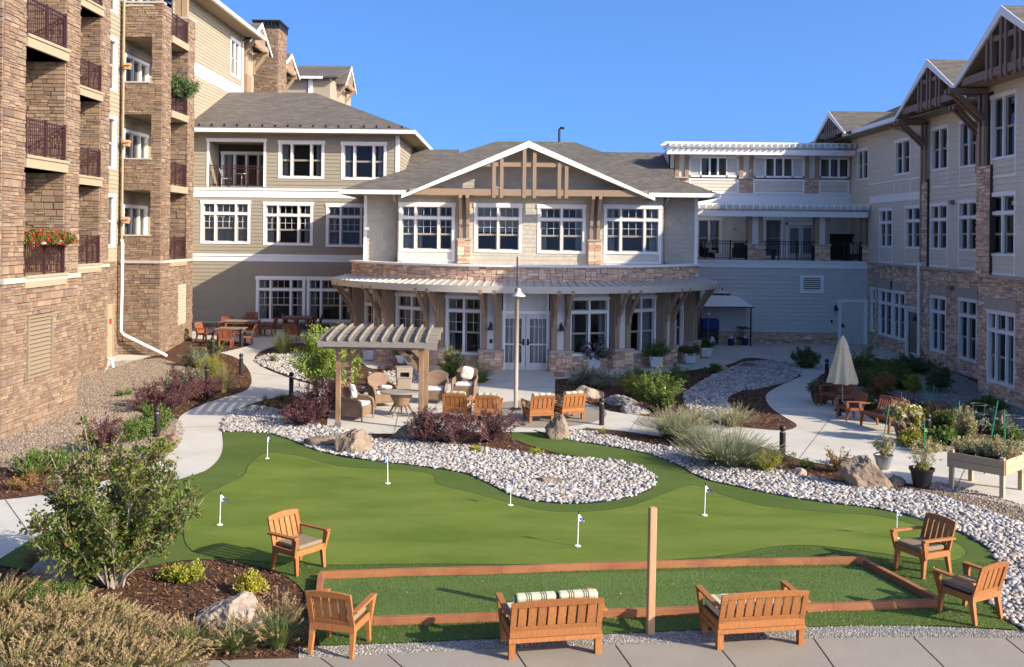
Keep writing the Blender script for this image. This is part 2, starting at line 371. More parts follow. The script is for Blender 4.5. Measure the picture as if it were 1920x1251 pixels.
MT['plume'] = leafm('grass_plume', [(0.42,0.3,0.145),(0.483,0.36,0.187),(0.347,0.25,0.119)], tr=.35)
MT['fl_pink'] = leafm('pink_petal', [(.55,.12,.3),(.4,.06,.3),(.7,.4,.5)])
MT['fl_white'] = leafm('cream_petal', [(.62,.6,.35),(.7,.66,.5),(.6,.35,.33)])
MT['fl_red'] = leafm('red_petal', [(.6,.03,.02),(.5,.05,.03),(.62,.1,.05)])
MT['fl_yellow'] = leafm('yellow_petal', [(.6,.42,.03),(.55,.35,.03)])
MT['fl_purple'] = leafm('purple_petal', [(.25,.05,.25),(.5,.3,.5),(.35,.08,.3),(.6,.5,.6)])
def turf_mat(name, c1, c2, fuzz, sc_=60, patch=.5):
    m = bpy.data.materials.new(name); m.use_nodes = True; t = m.node_tree; N = t.nodes; L = t.links; b = N['Principled BSDF']
    b.inputs['Roughness'].default_value = .85; b.inputs['Specular IOR Level'].default_value = .15
    g = N.new('ShaderNodeNewGeometry'); mp = N.new('ShaderNodeMapping'); mp.inputs['Scale'].default_value = (.5, 1.2, 1); L.new(g.outputs['Position'], mp.inputs[0])
    n1 = N.new('ShaderNodeTexNoise'); n1.inputs['Scale'].default_value = patch; n1.inputs['Detail'].default_value = 6; n1.inputs['Roughness'].default_value = .65; L.new(mp.outputs[0], n1.inputs['Vector'])
    n2 = N.new('ShaderNodeTexNoise'); n2.inputs['Scale'].default_value = sc_; n2.inputs['Detail'].default_value = 3; L.new(g.outputs['Position'], n2.inputs['Vector'])
    a = N.new('ShaderNodeMath'); a.operation = 'MULTIPLY_ADD'; L.new(n2.outputs[0], a.inputs[0]); a.inputs[1].default_value = fuzz; L.new(n1.outputs[0], a.inputs[2])
    r = N.new('ShaderNodeValToRGB'); r.color_ramp.elements[0].position = .3 + fuzz * .5; r.color_ramp.elements[1].position = .68 + fuzz * .5
    r.color_ramp.elements[0].color = (*c1, 1); r.color_ramp.elements[1].color = (*c2, 1); L.new(a.outputs[0], r.inputs[0]); L.new(r.outputs[0], b.inputs['Base Color'])
    bp = N.new('ShaderNodeBump'); bp.inputs['Strength'].default_value = .5; bp.inputs['Distance'].default_value = .02 * (fuzz + .3); L.new(n2.outputs[0], bp.inputs['Height']); L.new(bp.outputs[0], b.inputs['Normal'])
    return m
MT['turf'] = turf_mat('fringe_turf', (0.0582,0.0952,0.0157), (0.101,0.14,0.0291), .6)
MT['green'] = turf_mat('putting_turf', (0.0848, 0.13, 0.0143), (0.151, 0.191, 0.0308), .35, 90, .9)
MT['court'] = turf_mat('court_turf', (0.0636, 0.11, 0.022), (0.117, 0.168, 0.0418), .9, 45, .8)
def flag_mat():
    m = M('checked_flag', (0.502,0.528,0.528), .8, .02); t = m.node_tree; N = t.nodes; L = t.links
    tc = N.new('ShaderNodeTexCoord'); ck = N.new('ShaderNodeTexChecker'); ck.inputs['Scale'].default_value = 22
    ck.inputs[1].default_value = (.75, .76, .8, 1); ck.inputs[2].default_value = (.02, .05, .35, 1)
    L.new(tc.outputs['Object'], ck.inputs[0]); L.new(ck.outputs[0], N['Principled BSDF'].inputs['Base Color']); return m
MT['flag'] = flag_mat()
# ---------------------------------------------------------------- wall pieces (stones, boards, shakes)
def unit_piece(kind, seed):
    r = random.Random(seed); b = MB()
    if kind == 'stone':
        j = lambda a: a + r.uniform(-.05, .05)
        base = [(0.01, 0.02, 0), (.99, .02, 0), (.99, .98, 0), (.01, .98, 0)]
        q = r.uniform(.8, 1); t = lambda: q + r.uniform(-.12, .12)
        fr = [(.03 + r.random() * .02, .06 + r.random() * .05, t()), (.97 - r.random() * .02, .06 + r.random() * .05, t()), (.97 - r.random() * .02, .94 - r.random() * .05, t()), (.03 + r.random() * .02, .94 - r.random() * .05, t())]
        b.add(base + fr, [(4,5,6,7),(0,1,5,4),(1,2,6,5),(2,3,7,6),(3,0,4,7)])
    elif kind == 'board':
        b.add([(0,0,0),(1,0,0),(1,1,0),(0,1,0),(0,0,1),(1,0,1),(1,1,.3),(0,1,.3)], [(4,5,6,7),(0,1,5,4),(1,2,6,5),(2,3,7,6),(3,0,4,7)])
    elif kind == 'shake':
        e = r.uniform(0, .06)
        b.add([(.015,e,0),(.985,e,0),(.985,1,0),(.015,1,0),(.015,e,1),(.985,e,r.uniform(.8,1)),(.985,1,.3),(.015,1,.3)], [(4,5,6,7),(0,1,5,4),(1,2,6,5),(2,3,7,6),(3,0,4,7)])
    return b
UNITS = {k: [unit_piece(k, i) for i in range(n)] for k, n in (('stone', 14), ('board', 1), ('shake', 6))}
UMESH = {}
def umesh(kind, i, mat):
    k = (kind, i, mat.name)
    if k not in UMESH:
        me = bpy.data.meshes.new(kind); me.from_pydata([tuple(map(float, p)) for p in UNITS[kind][i].v], [], UNITS[kind][i].f); me.shade_flat(); me.materials.append(mat); UMESH[k] = me
    return UMESH[k]
def sub_rects(rect, holes, eps=.015):
    out = [rect]
    for (a0, a1, b0, b1) in holes:
        nx = []
        for (u0, u1, v0, v1) in out:
            if u1 <= a0 + 1e-6 or u0 >= a1 - 1e-6 or v1 <= b0 + 1e-6 or v0 >= b1 - 1e-6: nx.append((u0, u1, v0, v1)); continue
            if a0 - u0 > eps: nx.append((u0, a0, v0, v1))
            if u1 - a1 > eps: nx.append((a1, u1, v0, v1))
            m0, m1 = max(u0, a0), min(u1, a1)
            if b0 - v0 > eps: nx.append((m0, m1, v0, b0))
            if v1 - b1 > eps: nx.append((m0, m1, b1, v1))
        out = nx
    return out
def gen_stone(u0, u1, v0, v1, r, hmin=.13, hmax=.24, wide=.9):
    v = v0; out = []
    while v < v1 - .02:
        h = r.uniform(hmin, hmax)
        if v1 - v - h < .07: h = v1 - v
        u = u0
        while u < u1 - .02:
            w_ = r.uniform(.45, 1.1) * wide
            if u1 - u - w_ < .2: w_ = u1 - u
            k = r.choice((1, 2, 2, 3)) if h > .18 else r.choice((1, 2, 2))
            cuts = [0] + sorted(((i + r.uniform(-.18, .18)) / k) for i in range(1, k)) + [1]
            for i in range(k):
                n = max(1, round(w_ / (r.uniform(.24, .42) * wide))); cs = [0] + sorted((q + r.uniform(-.3, .3)) / n for q in range(1, n)) + [1]
                for q in range(n): out.append((u + w_ * cs[q], u + w_ * cs[q+1], v + h * cuts[i], v + h * cuts[i+1]))
            u += w_
        v += h
    return out
def gen_board(u0, u1, v0, v1, r, ex=.18, long_=4.0):
    n = max(1, round((v1 - v0) / ex)); e = (v1 - v0) / n; out = []
    for i in range(n):
        u = u0 + 0.0; first = True
        while u < u1 - .01:
            w_ = r.uniform(.5, 1) * long_ if first else long_
            first = False
            if u1 - u - w_ < .6: w_ = u1 - u
            out.append((u, u + w_ - .004, v0 + i * e, v0 + (i + 1) * e)); u += w_
    return out
def gen_shake(u0, u1, v0, v1, r, ex=.19):
    n = max(1, round((v1 - v0) / ex)); e = (v1 - v0) / n; out = []
    for i in range(n):
        u = u0
        while u < u1 - .01:
            w_ = r.uniform(.14, .34)
            if u1 - u - w_ < .12: w_ = u1 - u
            out.append((u, u + w_, v0 + i * e, v0 + (i + 1) * e)); u += w_
    return out
GEN = {'stone': gen_stone, 'board': gen_board, 'shake': gen_shake}
class Skin:
    """collects wall pieces of one kind for one thing; the 300 that show largest become parts"""
    def __init__(s, kind, mat, name, depth): s.k, s.m, s.n, s.d, s.p = kind, mat, name, depth, []
    def cover(s, P, u0, u1, v0, v1, holes=(), seed=1, **kw):
        r = random.Random(seed)
        for rc in GEN[s.k](u0, u1, v0, v1, r, **kw):
            for q in sub_rects(rc, holes):
                if s.k == 'stone' and ((q[1]-q[0]) < .03 or (q[3]-q[2]) < .02): continue
                s.p.append((P, q, s.d * (r.uniform(.45, 1.15) if s.k == 'stone' else 1), r.randrange(len(UNITS[s.k]))))
    def finish(s, parent, limit=290, rest=None):
        sc_ = []
        for i, (P, q, d, k) in enumerate(s.p):
            c = [proj(P.at(u, v)) for u, v in ((q[0], q[2]), (q[1], q[2]), (q[1], q[3]), (q[0], q[3]))]
            a = 0
            if None not in c:
                cc = (sum(t[0] for t in c) / 4, sum(t[1] for t in c) / 4)
                face = P.N.dot(Vector((0, 0, CH)) - P.at(q[0], q[2]))
                if 0 < cc[0] < 1920 and 0 < cc[1] < 1251 and face > 0:
                    a = abs(sum(c[j][0]*c[(j+1)%4][1] - c[(j+1)%4][0]*c[j][1] for j in range(4))) / 2
            sc_.append((-a, i))
        sc_.sort(); base = WL[parent.name]
        for (_, i) in sc_[:limit]:
            P, q, d, k = s.p[i]
            o = link_mesh(s.n, umesh(s.k, k, s.m), parent)
            p0 = P.at(q[0], q[2]) - base
            U, V, N = P.U * (q[1]-q[0]), P.V * (q[3]-q[2]), P.N * d
            o.matrix_local = Matrix(((U.x, V.x, N.x, p0.x), (U.y, V.y, N.y, p0.y), (U.z, V.z, N.z, p0.z), (0, 0, 0, 1)))
        if len(sc_) > limit:
            ui = [np.array(x.v) for x in UNITS[s.k]]; Fs = [np.array(x.f) for x in UNITS[s.k]]
            VV, FF, n = [], [], 0
            for (_, i) in sc_[limit:]:
                P, q, d, k = s.p[i]; c = ui[k]
                VV.append(np.array(P.at(q[0], q[2])) + np.outer(c[:, 0] * (q[1]-q[0]), P.U) + np.outer(c[:, 1] * (q[3]-q[2]), P.V) + np.outer(c[:, 2] * d, P.N))
                FF.append(Fs[k] + n); n += len(c)
            np_mesh(rest or s.n, np.vstack(VV), np.vstack(FF), s.m, parent, kind='stuff')
def backing(P, u0, u1, v0, v1, holes, mb, w_=-.001, flip=False):
    us = sorted({u0, u1, *[h[0] for h in holes], *[h[1] for h in holes]}); vs = sorted({v0, v1, *[h[2] for h in holes], *[h[3] for h in holes]})
    us = [u for u in us if u0 - 1e-6 <= u <= u1 + 1e-6]; vs = [v for v in vs if v0 - 1e-6 <= v <= v1 + 1e-6]
    for i in range(len(us) - 1):
        for j in range(len(vs) - 1):
            cu, cv = (us[i] + us[i+1]) / 2, (vs[j] + vs[j+1]) / 2
            if any(h[0] < cu < h[1] and h[2] < cv < h[3] for h in holes): continue
            mb.add([P.at(us[i], vs[j], w_), P.at(us[i+1], vs[j], w_), P.at(us[i+1], vs[j+1], w_), P.at(us[i], vs[j+1], w_)], [(0, 1, 2, 3)])
def holes_of(ws): return [w_[:4] for w_ in ws]
PANE = {}
def pane(parent, P, u0, u1, v0, v1, w_, mat=None, name='pane'):
    mat = mat or MT['glass']
    if mat.name not in PANE:
        me = bpy.data.meshes.new('pane'); me.from_pydata([(0,0,0),(1,0,0),(1,1,0),(0,1,0)], [], [(0,1,2,3)]); me.materials.append(mat); PANE[mat.name] = me
    o = link_mesh(name, PANE[mat.name], parent); p0 = P.at(u0, v0, w_) - WL[parent.name]
    U, V, N = P.U * (u1-u0), P.V * (v1-v0), P.N
    o.matrix_local = Matrix(((U.x, V.x, N.x, p0.x), (U.y, V.y, N.y, p0.y), (U.z, V.z, N.z, p0.z), (0, 0, 0, 1)))
def curtain_mesh(mb, P, u0, u1, v0, v1, w_, amp=.03, fold=.09):
    n = max(2, int((u1 - u0) / fold * 2)); pts = []
    for i in range(n + 1):
        u = u0 + (u1 - u0) * i / n; a = amp * (1 if i % 2 else -1)
        pts += [P.at(u, v0, w_ + a), P.at(u, v1, w_ + a)]
    mb.add(pts, [(2*i, 2*i+2, 2*i+3, 2*i+1) for i in range(n)])
def window(parent, P, u0, u1, v0, v1, cols=3, transom=0.0, grid=None, split=True, casing=.1, curtain='sides', below=0.0, ratio=None,
           room=None, cmat=None, depth=.8, sash=.05, muntin_all=False, head=True, name='window', cut=True):
    """outer casing rectangle; returns the hole rect"""
    b = MB(); pr = .035
    b.fbox(P, u0, u0 + casing, v0, v1, 0, pr); b.fbox(P, u1 - casing, u1, v0, v1, 0, pr)
    b.fbox(P, u0 - .03, u1 + .03, v1 - casing * 1.15, v1 + .03, .002, pr + .02)
    b.fbox(P, u0 + casing, u1 - casing, v0, v0 + casing * .85, 0, pr + .012)
    iu0, iu1, iv0, iv1 = u0 + casing, u1 - casing, v0 + casing * .85, v1 - casing * 1.15
    cw = ratio or ([.27, .46, .27] if cols == 3 else [1 / cols] * cols)
    mull = .085; tot = (iu1 - iu0) - mull * (cols - 1); cells = []; u = iu0
    for i in range(cols):
        cells.append((u, u + tot * cw[i])); u += tot * cw[i]
        if i < cols - 1: b.fbox(P, u, u + mull, iv0, iv1, -.05, pr - .004); u += mull
    tv = iv1 - transom
    if transom: b.fbox(P, iu0, iu1, tv - .12, tv, -.05, pr - .008)
    # reveal
    for q in ((iu0 - .01, iu0, iv0, iv1), (iu1, iu1 + .01, iv0, iv1)): b.fbox(P, *q, -.16, .0)
    b.fbox(P, iu0, iu1, iv0 - .01, iv0, -.16, 0); b.fbox(P, iu0, iu1, iv1, iv1 + .01, -.16, 0)
    if below: 
        b.fbox(P, u0, u0 + casing * .8, v0 - below, v0, 0, pr - .006); b.fbox(P, u1 - casing * .8, u1, v0 - below, v0, 0, pr - .006)
        b.fbox(P, u0 + casing * .8, u1 - casing * .8, v0 - below, v0 - below + .07, 0, pr - .006)
    win = b.build(name, MT['white'], parent)
    s = MB(); m = MB()
    for (a0, a1) in cells:
        rows = []
        low1 = tv - .12 if transom else iv1
        if transom: rows.append((tv, iv1, False))
        if split:
            mid = iv0 + (low1 - iv0) * .5; rows += [(iv0, mid, False), (mid, low1, True)]
        else: rows.append((iv0, low1, False))
        for (r0, r1, top) in rows:
            t = sash; w0 = -.10 if top or (not split) else -.12
            s.fbox(P, a0, a0 + t, r0, r1, w0 - .03, w0 + .03); s.fbox(P, a1 - t, a1, r0, r1, w0 - .03, w0 + .03)
            s.fbox(P, a0 + t, a1 - t, r0, r0 + t * .8, w0 - .03, w0 + .03); s.fbox(P, a0 + t, a1 - t, r1 - t * .8, r1, w0 - .03, w0 + .03)
            pane(win, P, a0 + t, a1 - t, r0 + t * .8, r1 - t * .8, w0)
            if (grid == 'top' and (top or (transom and r0 >= tv - .01))) or muntin_all:
                nv = max(1, round((a1 - a0) / .3)); nh = 1 if top or muntin_all else 0
                for q in range(1, nv): 
                    uu = a0 + (a1 - a0) * q / nv; m.fbox(P, uu - .007, uu + .007, r0 + t, r1 - t, w0 + .002, w0 + .018)
                for q in range(1, nh + 1):
                    vv = r0 + (r1 - r0) * q / (nh + 1); m.fbox(P, a0 + t, a1 - t, vv - .007, vv + .007, w0 + .004, w0 + .016)
    s.build('sash', MT['almond'], win)
    if m.v: m.build('muntin', MT['white'], win)
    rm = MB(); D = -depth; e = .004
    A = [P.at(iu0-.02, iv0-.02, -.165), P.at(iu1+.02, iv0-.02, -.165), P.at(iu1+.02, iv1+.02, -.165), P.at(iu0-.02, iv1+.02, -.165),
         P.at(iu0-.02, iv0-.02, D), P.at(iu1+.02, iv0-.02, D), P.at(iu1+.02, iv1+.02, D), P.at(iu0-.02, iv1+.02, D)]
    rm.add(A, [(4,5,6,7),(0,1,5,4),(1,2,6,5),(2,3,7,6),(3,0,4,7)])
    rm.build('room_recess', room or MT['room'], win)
    if curtain:
        c = MB(); W = iu1 - iu0
        if curtain == 'sides': curtain_mesh(c, P, iu0, iu0 + W * .16, iv0, iv1, -.26); curtain_mesh(c, P, iu1 - W * .16, iu1, iv0, iv1, -.26)
        elif curtain == 'left': curtain_mesh(c, P, iu0, iu0 + W * .4, iv0, iv1, -.26)
        elif curtain == 'right': curtain_mesh(c, P, iu1 - W * .4, iu1, iv0, iv1, -.26)
        elif curtain == 'full': curtain_mesh(c, P, iu0, iu1, iv0, iv1, -.26, .02, .14)
        elif curtain == 'blind': c.fbox(P, iu0, iu1, iv0 + (iv1 - iv0) * .42, iv1, -.25, -.24)
        c.build('curtain' if curtain != 'blind' else 'blind', cmat or (MT['blind'] if curtain == 'blind' else MT['curtain_dk']), win)
    return (iu0, iu1, iv0, iv1)
def roof_face(skin_parent, pts3, sk, th=.12, slabmb=None, seed=3, ex=.17):
    """shingle courses over a planar convex polygon; pts3[0]-pts3[1] is the eave"""
    a, b_ = Vector(pts3[0]), Vector(pts3[1]); U = (b_ - a).normalized()
    nn = Vector((0, 0, 0)); pv = [Vector(p) for p in pts3]
    for i in range(len(pv)): nn += (pv[i]).cross(pv[(i + 1) % len(pv)])
    nn.normalize()
    if nn.z < 0: nn = -nn
    V = nn.cross(U).normalized()
    if V.z < 0: V = -V; U = -U; 
    P = Plane(a, U, V)
    if P.N.z < 0: P = Plane(a, -U, V)
    if slabmb is not None: slabmb.slab([p - P.N * .002 for p in pv], th)
    q = [((p - P.o).dot(P.U), (p - P.o).dot(P.V)) for p in pv]
    vmax = max(t[1] for t in q); v = 0; r = random.Random(seed)
    while v < vmax - .02:
        vm = min(v + ex / 2, vmax - .01); xs = []
        for i in range(len(q)):
            (x0, y0), (x1, y1) = q[i], q[(i + 1) % len(q)]
            if (y0 - vm) * (y1 - vm) < 0: xs.append(x0 + (x1 - x0) * (vm - y0) / (y1 - y0))
        if len(xs) >= 2:
            u, u1 = min(xs), max(xs)
            while u < u1 - .01:
                w_ = r.uniform(.18, .5)
                if u1 - u - w_ < .15: w_ = u1 - u
                sk.p.append((P, (u, u + w_, v, min(v + ex, vmax)), r.choice((.006, .007, .008)), 0)); u += w_
        v += ex
# ================================================================= BUILDINGS
F = [4.15, 7.4, 10.65, 13.9, 17.15]
def xa(px, py, d): return XZ(px, py, d)[0]
def za(px, py, d): return XZ(px, py, d)[1]
def rail(parent, P, u0, u1, v, h=1.05, posts=(), step=.11, name='railing', mat=None):
    mat = mat or MT['railing']; b = MB()
    for u in [u0, u1, *posts]: b.fbox(P, u - .03, u + .03, v, v + h + .05, -.03, .03)
    b.fbox(P, u0, u1, v + h - .04, v + h, -.025, .025); b.fbox(P, u0, u1, v + .08, v + .11, -.02, .02); b.fbox(P, u0, u1, v + h - .16, v + h - .13, -.018, .018)
    u = u0 + step
    while u < u1 - .03: b.fbox(P, u - .009, u + .009, v + .11, v + h - .04, -.009, .009); u += step
    return b.build(name, mat, parent)
def gable(parent, P, uc, half, ze, za_, L, sk, white, truss, slab, ov=.9, posts=True, trussmat=True, fasc=.26, bw=.16, seed=1):
    a, c, b_ = (uc - half, ze), (uc, za_), (uc + half, ze); s = (za_ - ze) / half; ln = math.hypot(half, za_ - ze)
    for sg in (-1, 1):
        e = P.at(uc + sg * half, ze, 0); ap = P.at(uc, za_, 0); e2 = P.at(uc + sg * half, ze, -L); ap2 = P.at(uc, za_, -L)
        roof_face(parent, [e, e2, ap2, ap], sk, .1, slab, seed + sg)
        q = [(uc + sg * half, ze - fasc * .55), (uc + sg * half, ze + .0), (uc, za_ + .0), (uc, za_ - fasc * 1.15)]
        if sg > 0: q.reverse()
        white.prism(q, -.05, .03, P)
    white.prism([(uc - .05, za_ - .1), (uc + .05, za_ - .1), (uc, za_ + .03)], .03, .035, P)
    if trussmat:
        def zz(u): return za_ - abs(u - uc) * s - fasc * 1.1
        zb = ze + .02; hw = (za_ - fasc * 1.1 - zb - .3) / s
        truss.fbox(P, uc - hw - .35, uc + hw + .35, zb, zb + bw * 1.6, -.16, -.06)
        zm = ze + (za_ - ze) * .52; hm = (za_ - fasc * 1.1 - zm - .15) / s
        truss.fbox(P, uc - hm, uc + hm, zm, zm + bw, -.15, -.07)
        for du in (-.26 * half, 0, .26 * half):
            for e in (-bw * .95, bw * .95):
                u = uc + du + e; truss.fbox(P, u - bw * .38, u + bw * .38, zb - .12, zz(u), -.19, -.03)
def bracket(mb, P, u, z, out, drop, w_=.13, w0=0.0):
    mb.beam(P.at(u, z, w0), P.at(u, z, w0 + out), w_, w_ * 1.2); mb.beam(P.at(u, z - drop, w0 + .06), P.at(u, z - .05, w0 + out * .82), w_ * .9, w_ * .9)
    mb.fbox(P, u - w_ / 2, u + w_ / 2, z - drop - .25, z, w0, w0 + .12)
# ---------------------------------------------------------------- stone apartment tower (left) + tall siding block behind it
T = thing('apartment_tower', 'tall brown ledgestone apartment tower with recessed balconies along the left edge', 'building', (-18, 36, 0))
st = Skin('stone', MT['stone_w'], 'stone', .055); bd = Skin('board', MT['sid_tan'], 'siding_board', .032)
bk = MB(); slabs = []; TOP = 17.4
PA0 = Plane((-22, 26, 0), (1, 0, 0)); PA = Plane((-13.1, 26, 0), (0, 1, 0)); PB = Plane((-15.8, 30.55, 0), (0, 1, 0))
PC = Plane((-16.7, 39.6, 0), (0, 1, 0)); PD = Plane((-16.7, 43, 0), (1, 0, 0)); PE = Plane((-14.9, 43, 0), (0, 1, 0))
hA = [(1.15, 3.65, f, f + 2.92) for f in F[:4]]; hB = [(6.05, 8.25, f, f + 2.92) for f in F[:4]]
for (P, u0, u1, hs, sd_) in ((PA, 0, 4.55, hA, 1), (PB, 0, 9.05, hB, 2)):
    lv = (.55, 2.1, 1.05, 2.75) if P is PA else None
    hh = list(hs) + ([(1.35, 2.85, 1.35, 3.05)] if P is PA else [])
    st.cover(P, u0, u1, 0, TOP, hh, sd_); backing(P, u0, u1, 0, TOP, hh, bk)
st.cover(PA0, 5, 8.9, 0, TOP, (), 5); backing(PA0, 0, 8.9, 0, TOP, (), bk)
def recess(P, u0, u1, f, dep, seed, door=True):
    """balcony recess behind an opening of plane P"""
    h = 2.92; J = Plane(P.at(u1, 0, -dep), -Vector(P.N) * -1.0)       # far jamb, faces the camera
    st.cover(J, 0, dep, f, f + h, (), seed); backing(J, 0, dep, f, f + h, (), bk)
    B = Plane(P.at(u0, 0, -dep), P.U); wd = u1 - u0
    dh = (.25, wd - .25, f + .05, f + 2.1)
    st.cover(B, 0, wd, f + 2.1, f + h, (), seed + 1); backing(B, 0, wd, f, f + h, [dh], bk)
    st.cover(B, 0, .25, f, f + 2.1, (), seed + 2); st.cover(B, wd - .25, wd, f, f + 2.1, (), seed + 3)
    window(T, B, *dh, cols=2, casing=.08, curtain='sides', cmat=MT['curtain'], room=MT['roomlight'], split=False, name='balcony_door')
    s = MB(); s.fbox(P, u0 - .02, u1 + .02, f - .33, f, -dep, .09); s.fbox(P, u0 - .04, u1 + .04, f - .07, f + .01, .09, .13)
    s.build('balcony_slab', MT['soffit'], T)
    c = MB(); c.fbox(P, u0, u1, f + h, f + h + .02, -dep, 0); c.build('balcony_ceiling', MT['soffit'], T)
    rail(T, P, u0 + .05, u1 - .05, f, 1.02, [(u0 + u1) / 2], name='balcony_railing')
for i, f in enumerate(F[:4]):
    recess(PA, 1.15, 3.65, f, 1.5, 20 + i * 5); recess(PB, 6.05, 8.25, f, 1.4, 50 + i * 5)
lw = MB(); lf = MB()
lw.fbox(PA, 1.35, 1.43, 1.35, 3.05, 0, .08); lw.fbox(PA, 2.77, 2.85, 1.35, 3.05, 0, .08); lw.fbox(PA, 1.43, 2.77, 1.35, 1.43, 0, .08); lw.fbox(PA, 1.43, 2.77, 2.97, 3.05, 0, .08)
MT['louver'] = M('brown_louver', (.24, .18, .115), .7, .1)
lo = lw.build('wall_louver', MT['louver'], T)
for k in range(13):
    z = 1.46 + k * .118; s_ = MB(); s_.add([PA.at(1.43, z, .06), PA.at(2.77, z, .06), PA.at(2.77, z + .09, .0), PA.at(1.43, z + .09, .0), PA.at(1.43, z, .05), PA.at(2.77, z, .05), PA.at(2.77, z + .09, -.01), PA.at(1.43, z + .09, -.01)],
        [(0,1,2,3),(7,6,5,4),(0,4,5,1),(3,2,6,7)]); s_.build('louver_slat', MT['louver'], lo)
s_ = MB(); s_.fbox(PA, 1.43, 2.77, 1.43, 2.97, -.03, -.02); s_.build('louver_back', MT['backing'], lo)
cp = MB(); cp.fbox(PA, -.05, 4.6, 3.98, 4.12, 0, .1); cp.fbox(PB, 6.0, 9.05, 3.98, 4.1, 0, .1); cp.fbox(PD, 0, 1.85, 4.02, 4.14, 0, .1); cp.fbox(PE, 0, 4.25, 4.02, 4.14, 0, .1)
cp.build('stone_ledge', MT['cap'], T)
# recessed siding strip between the two stone masses
wC = [(1.75, 3.0, f + .55, f + 2.75) for f in F[:4]]; dC = (1.9, 2.85, .1, 2.35)
st.cover(PC, 0, 3.4, 0, 4.1, [dC], 7); bd.cover(PC, 0, 3.4, 4.1, TOP, holes_of(wC), 8); backing(PC, 0, 3.4, 0, TOP, holes_of(wC) + [dC], bk)
for q in wC: window(T, PC, *q, cols=1, casing=.1, curtain='full', cmat=MT['curtain'])
d_ = MB(); d_.fbox(PC, *dC, -.05, .0); d_.fbox(PC, dC[0] - .06, dC[0], .1, 2.4, 0, .05); d_.fbox(PC, dC[1], dC[1] + .06, .1, 2.4, 0, .05); dd = d_.build('service_door', MT['soffit'], T)
d_ = MB(); d_.fbox(PC, 2.5, 2.75, 1.5, 1.72, .002, .012); d_.build('door_sign', M('red_sign', (.4, .03, .03), .6), dd)
# corner balconies mass
hD = [(.1, 1.35, f + 1.05, f + 2.95) for f in F[:3]]; hE = [(1.0, 3.25, f, f + 2.92) for f in F[:3]]
vent = (2.2, 3.3, 1.2, 3.0)
st.cover(PD, 0, 1.8, 0, 15.05, hD, 9); backing(PD, 0, 1.8, 0, 15.05, hD, bk)
st.cover(PE, 0, 4.25, 0, 13.9, hE + [vent], 10); backing(PE, 0, 4.25, 0, 13.9, hE, bk)
st.cover(PE, 0, .95, 13.9, 15.05, (), 11); st.cover(PE, 3.3, 4.25, 13.9, 15.1, (), 12); backing(PE, 0, .95, 13.9, 15.05, (), bk); backing(PE, 3.3, 4.25, 13.9, 15.1, (), bk)
Pc2 = Plane((-15.75, 46.3, 0), (1, 0, 0)); st.cover(Pc2, 0, .85, 4.15, 15.1, (), 13); backing(Pc2, 0, .85, 4.15, 15.1, (), bk)
v_ = MB(); v_.fbox(PE, *vent, -.02, .03); vo = v_.build('wall_louver', MT['lintel'], T)
for k in range(14):
    s_ = MB(); s_.fbox(PE, 2.25, 3.25, 1.26 + k * .123, 1.30 + k * .123, .03, .06); s_.build('louver_slat', MT['lintel'], vo)
PF = Plane((-16.72, 43.05, 0), (0, 1, 0))
wF = [(.45, 3.3, f + .1, f + 2.35) for f in F[:4]]
bd.cover(PF, 0, 4.2, 4.15, TOP, holes_of(wF), 14); backing(PF, 0, 4.2, 0, TOP, holes_of(wF), bk)
for q in wF: window(T, PF, *q, cols=3, casing=.1, curtain='sides', cmat=MT['curtain'], ratio=[.34, .33, .33], split=False, room=MT['roomlight'])
for i, f in enumerate(F[:4]):
    s = MB(); s.box((-16.7, 43.06, f - .3), (-14.95, 47.15, f - .02)); s.build('balcony_slab', MT['soffit'], T)
    s = MB(); s.fbox(PE, 1.0, 3.25, f - .3, f, 0, .09); s.build('slab_edge', MT['soffit'], T)
    rail(T, PE, 1.02, 3.2, f, 1.0, [1.75], name='balcony_railing')
    s = MB(); s.fbox(PD, .05, 1.4, f + 1.02, f + 1.08, -.3, .07); s.build('stone_sill', MT['cap'], T)
s = MB(); s.fbox(PD, -.02, 1.85, 15.05, 15.13, -.3, .08); s.fbox(PE, 3.25, 4.28, 15.1, 15.18, -.9, .06); s.build('pier_cap', MT['cap'], T)
for (x, y) in ((-15.2, 43.4), (-15.2, 46.8), (-15.5, 46.8)):
    s = MB(); s.box((x - .13, y - .13, 15.15), (x + .13, y + .13, 17.1)); s.build('porch_column', MT['taupe'], T)
# tall siding block
PG = Plane((-16, 47.25, 0), (0, 1, 0))
wG = (9.9, 11.9, 14.25, 16.4)
bd.cover(PG, 0, 12.5, 4.1, 13.2, (), 15); bd.cover(PG, 0, 12.5, 13.8, 17.0, [wG], 16); st.cover(PG, 0, 2.9, 0, 4.1, (), 17)
backing(PG, 0, 12.5, 0, 17.0, [wG], bk); window(T, PG, *wG, cols=2, casing=.13, curtain='sides')
s = MB(); s.fbox(PG, 0, 12.5, 13.2, 13.8, 0, .05); s.fbox(PG, 0, 12.55, 13.76, 13.83, .05, .09); s.fbox(PG, 12.4, 12.55, 0, 17.0, -.01, .06); s.build('band_board', MT['white'], T)
rs = Skin('board', MT['shingle'], 'roof_shingles', 1); sl = MB(); wh = Parts('roof_trim', MT['white'], T); tr_ = Parts('gable_timber', MT['taupe'], T)
roof_face(T, [(-14.95, 41.5, 17.05), (-14.95, 60.6, 17.05), (-24, 60.6, 20.6), (-24, 41.5, 20.6)], rs, .12, sl, 4)
wh.box((-15.02, 41.5, 16.84), (-14.86, 60.6, 17.02)); wh.beam((-14.9, 60.62, 16.95), (-24, 60.62, 20.5), .05, .24)
s = MB(); s.box((-16, 41.6, 16.86), (-15.03, 60.55, 16.9)); s.build('soffit', MT['soffit'], T)
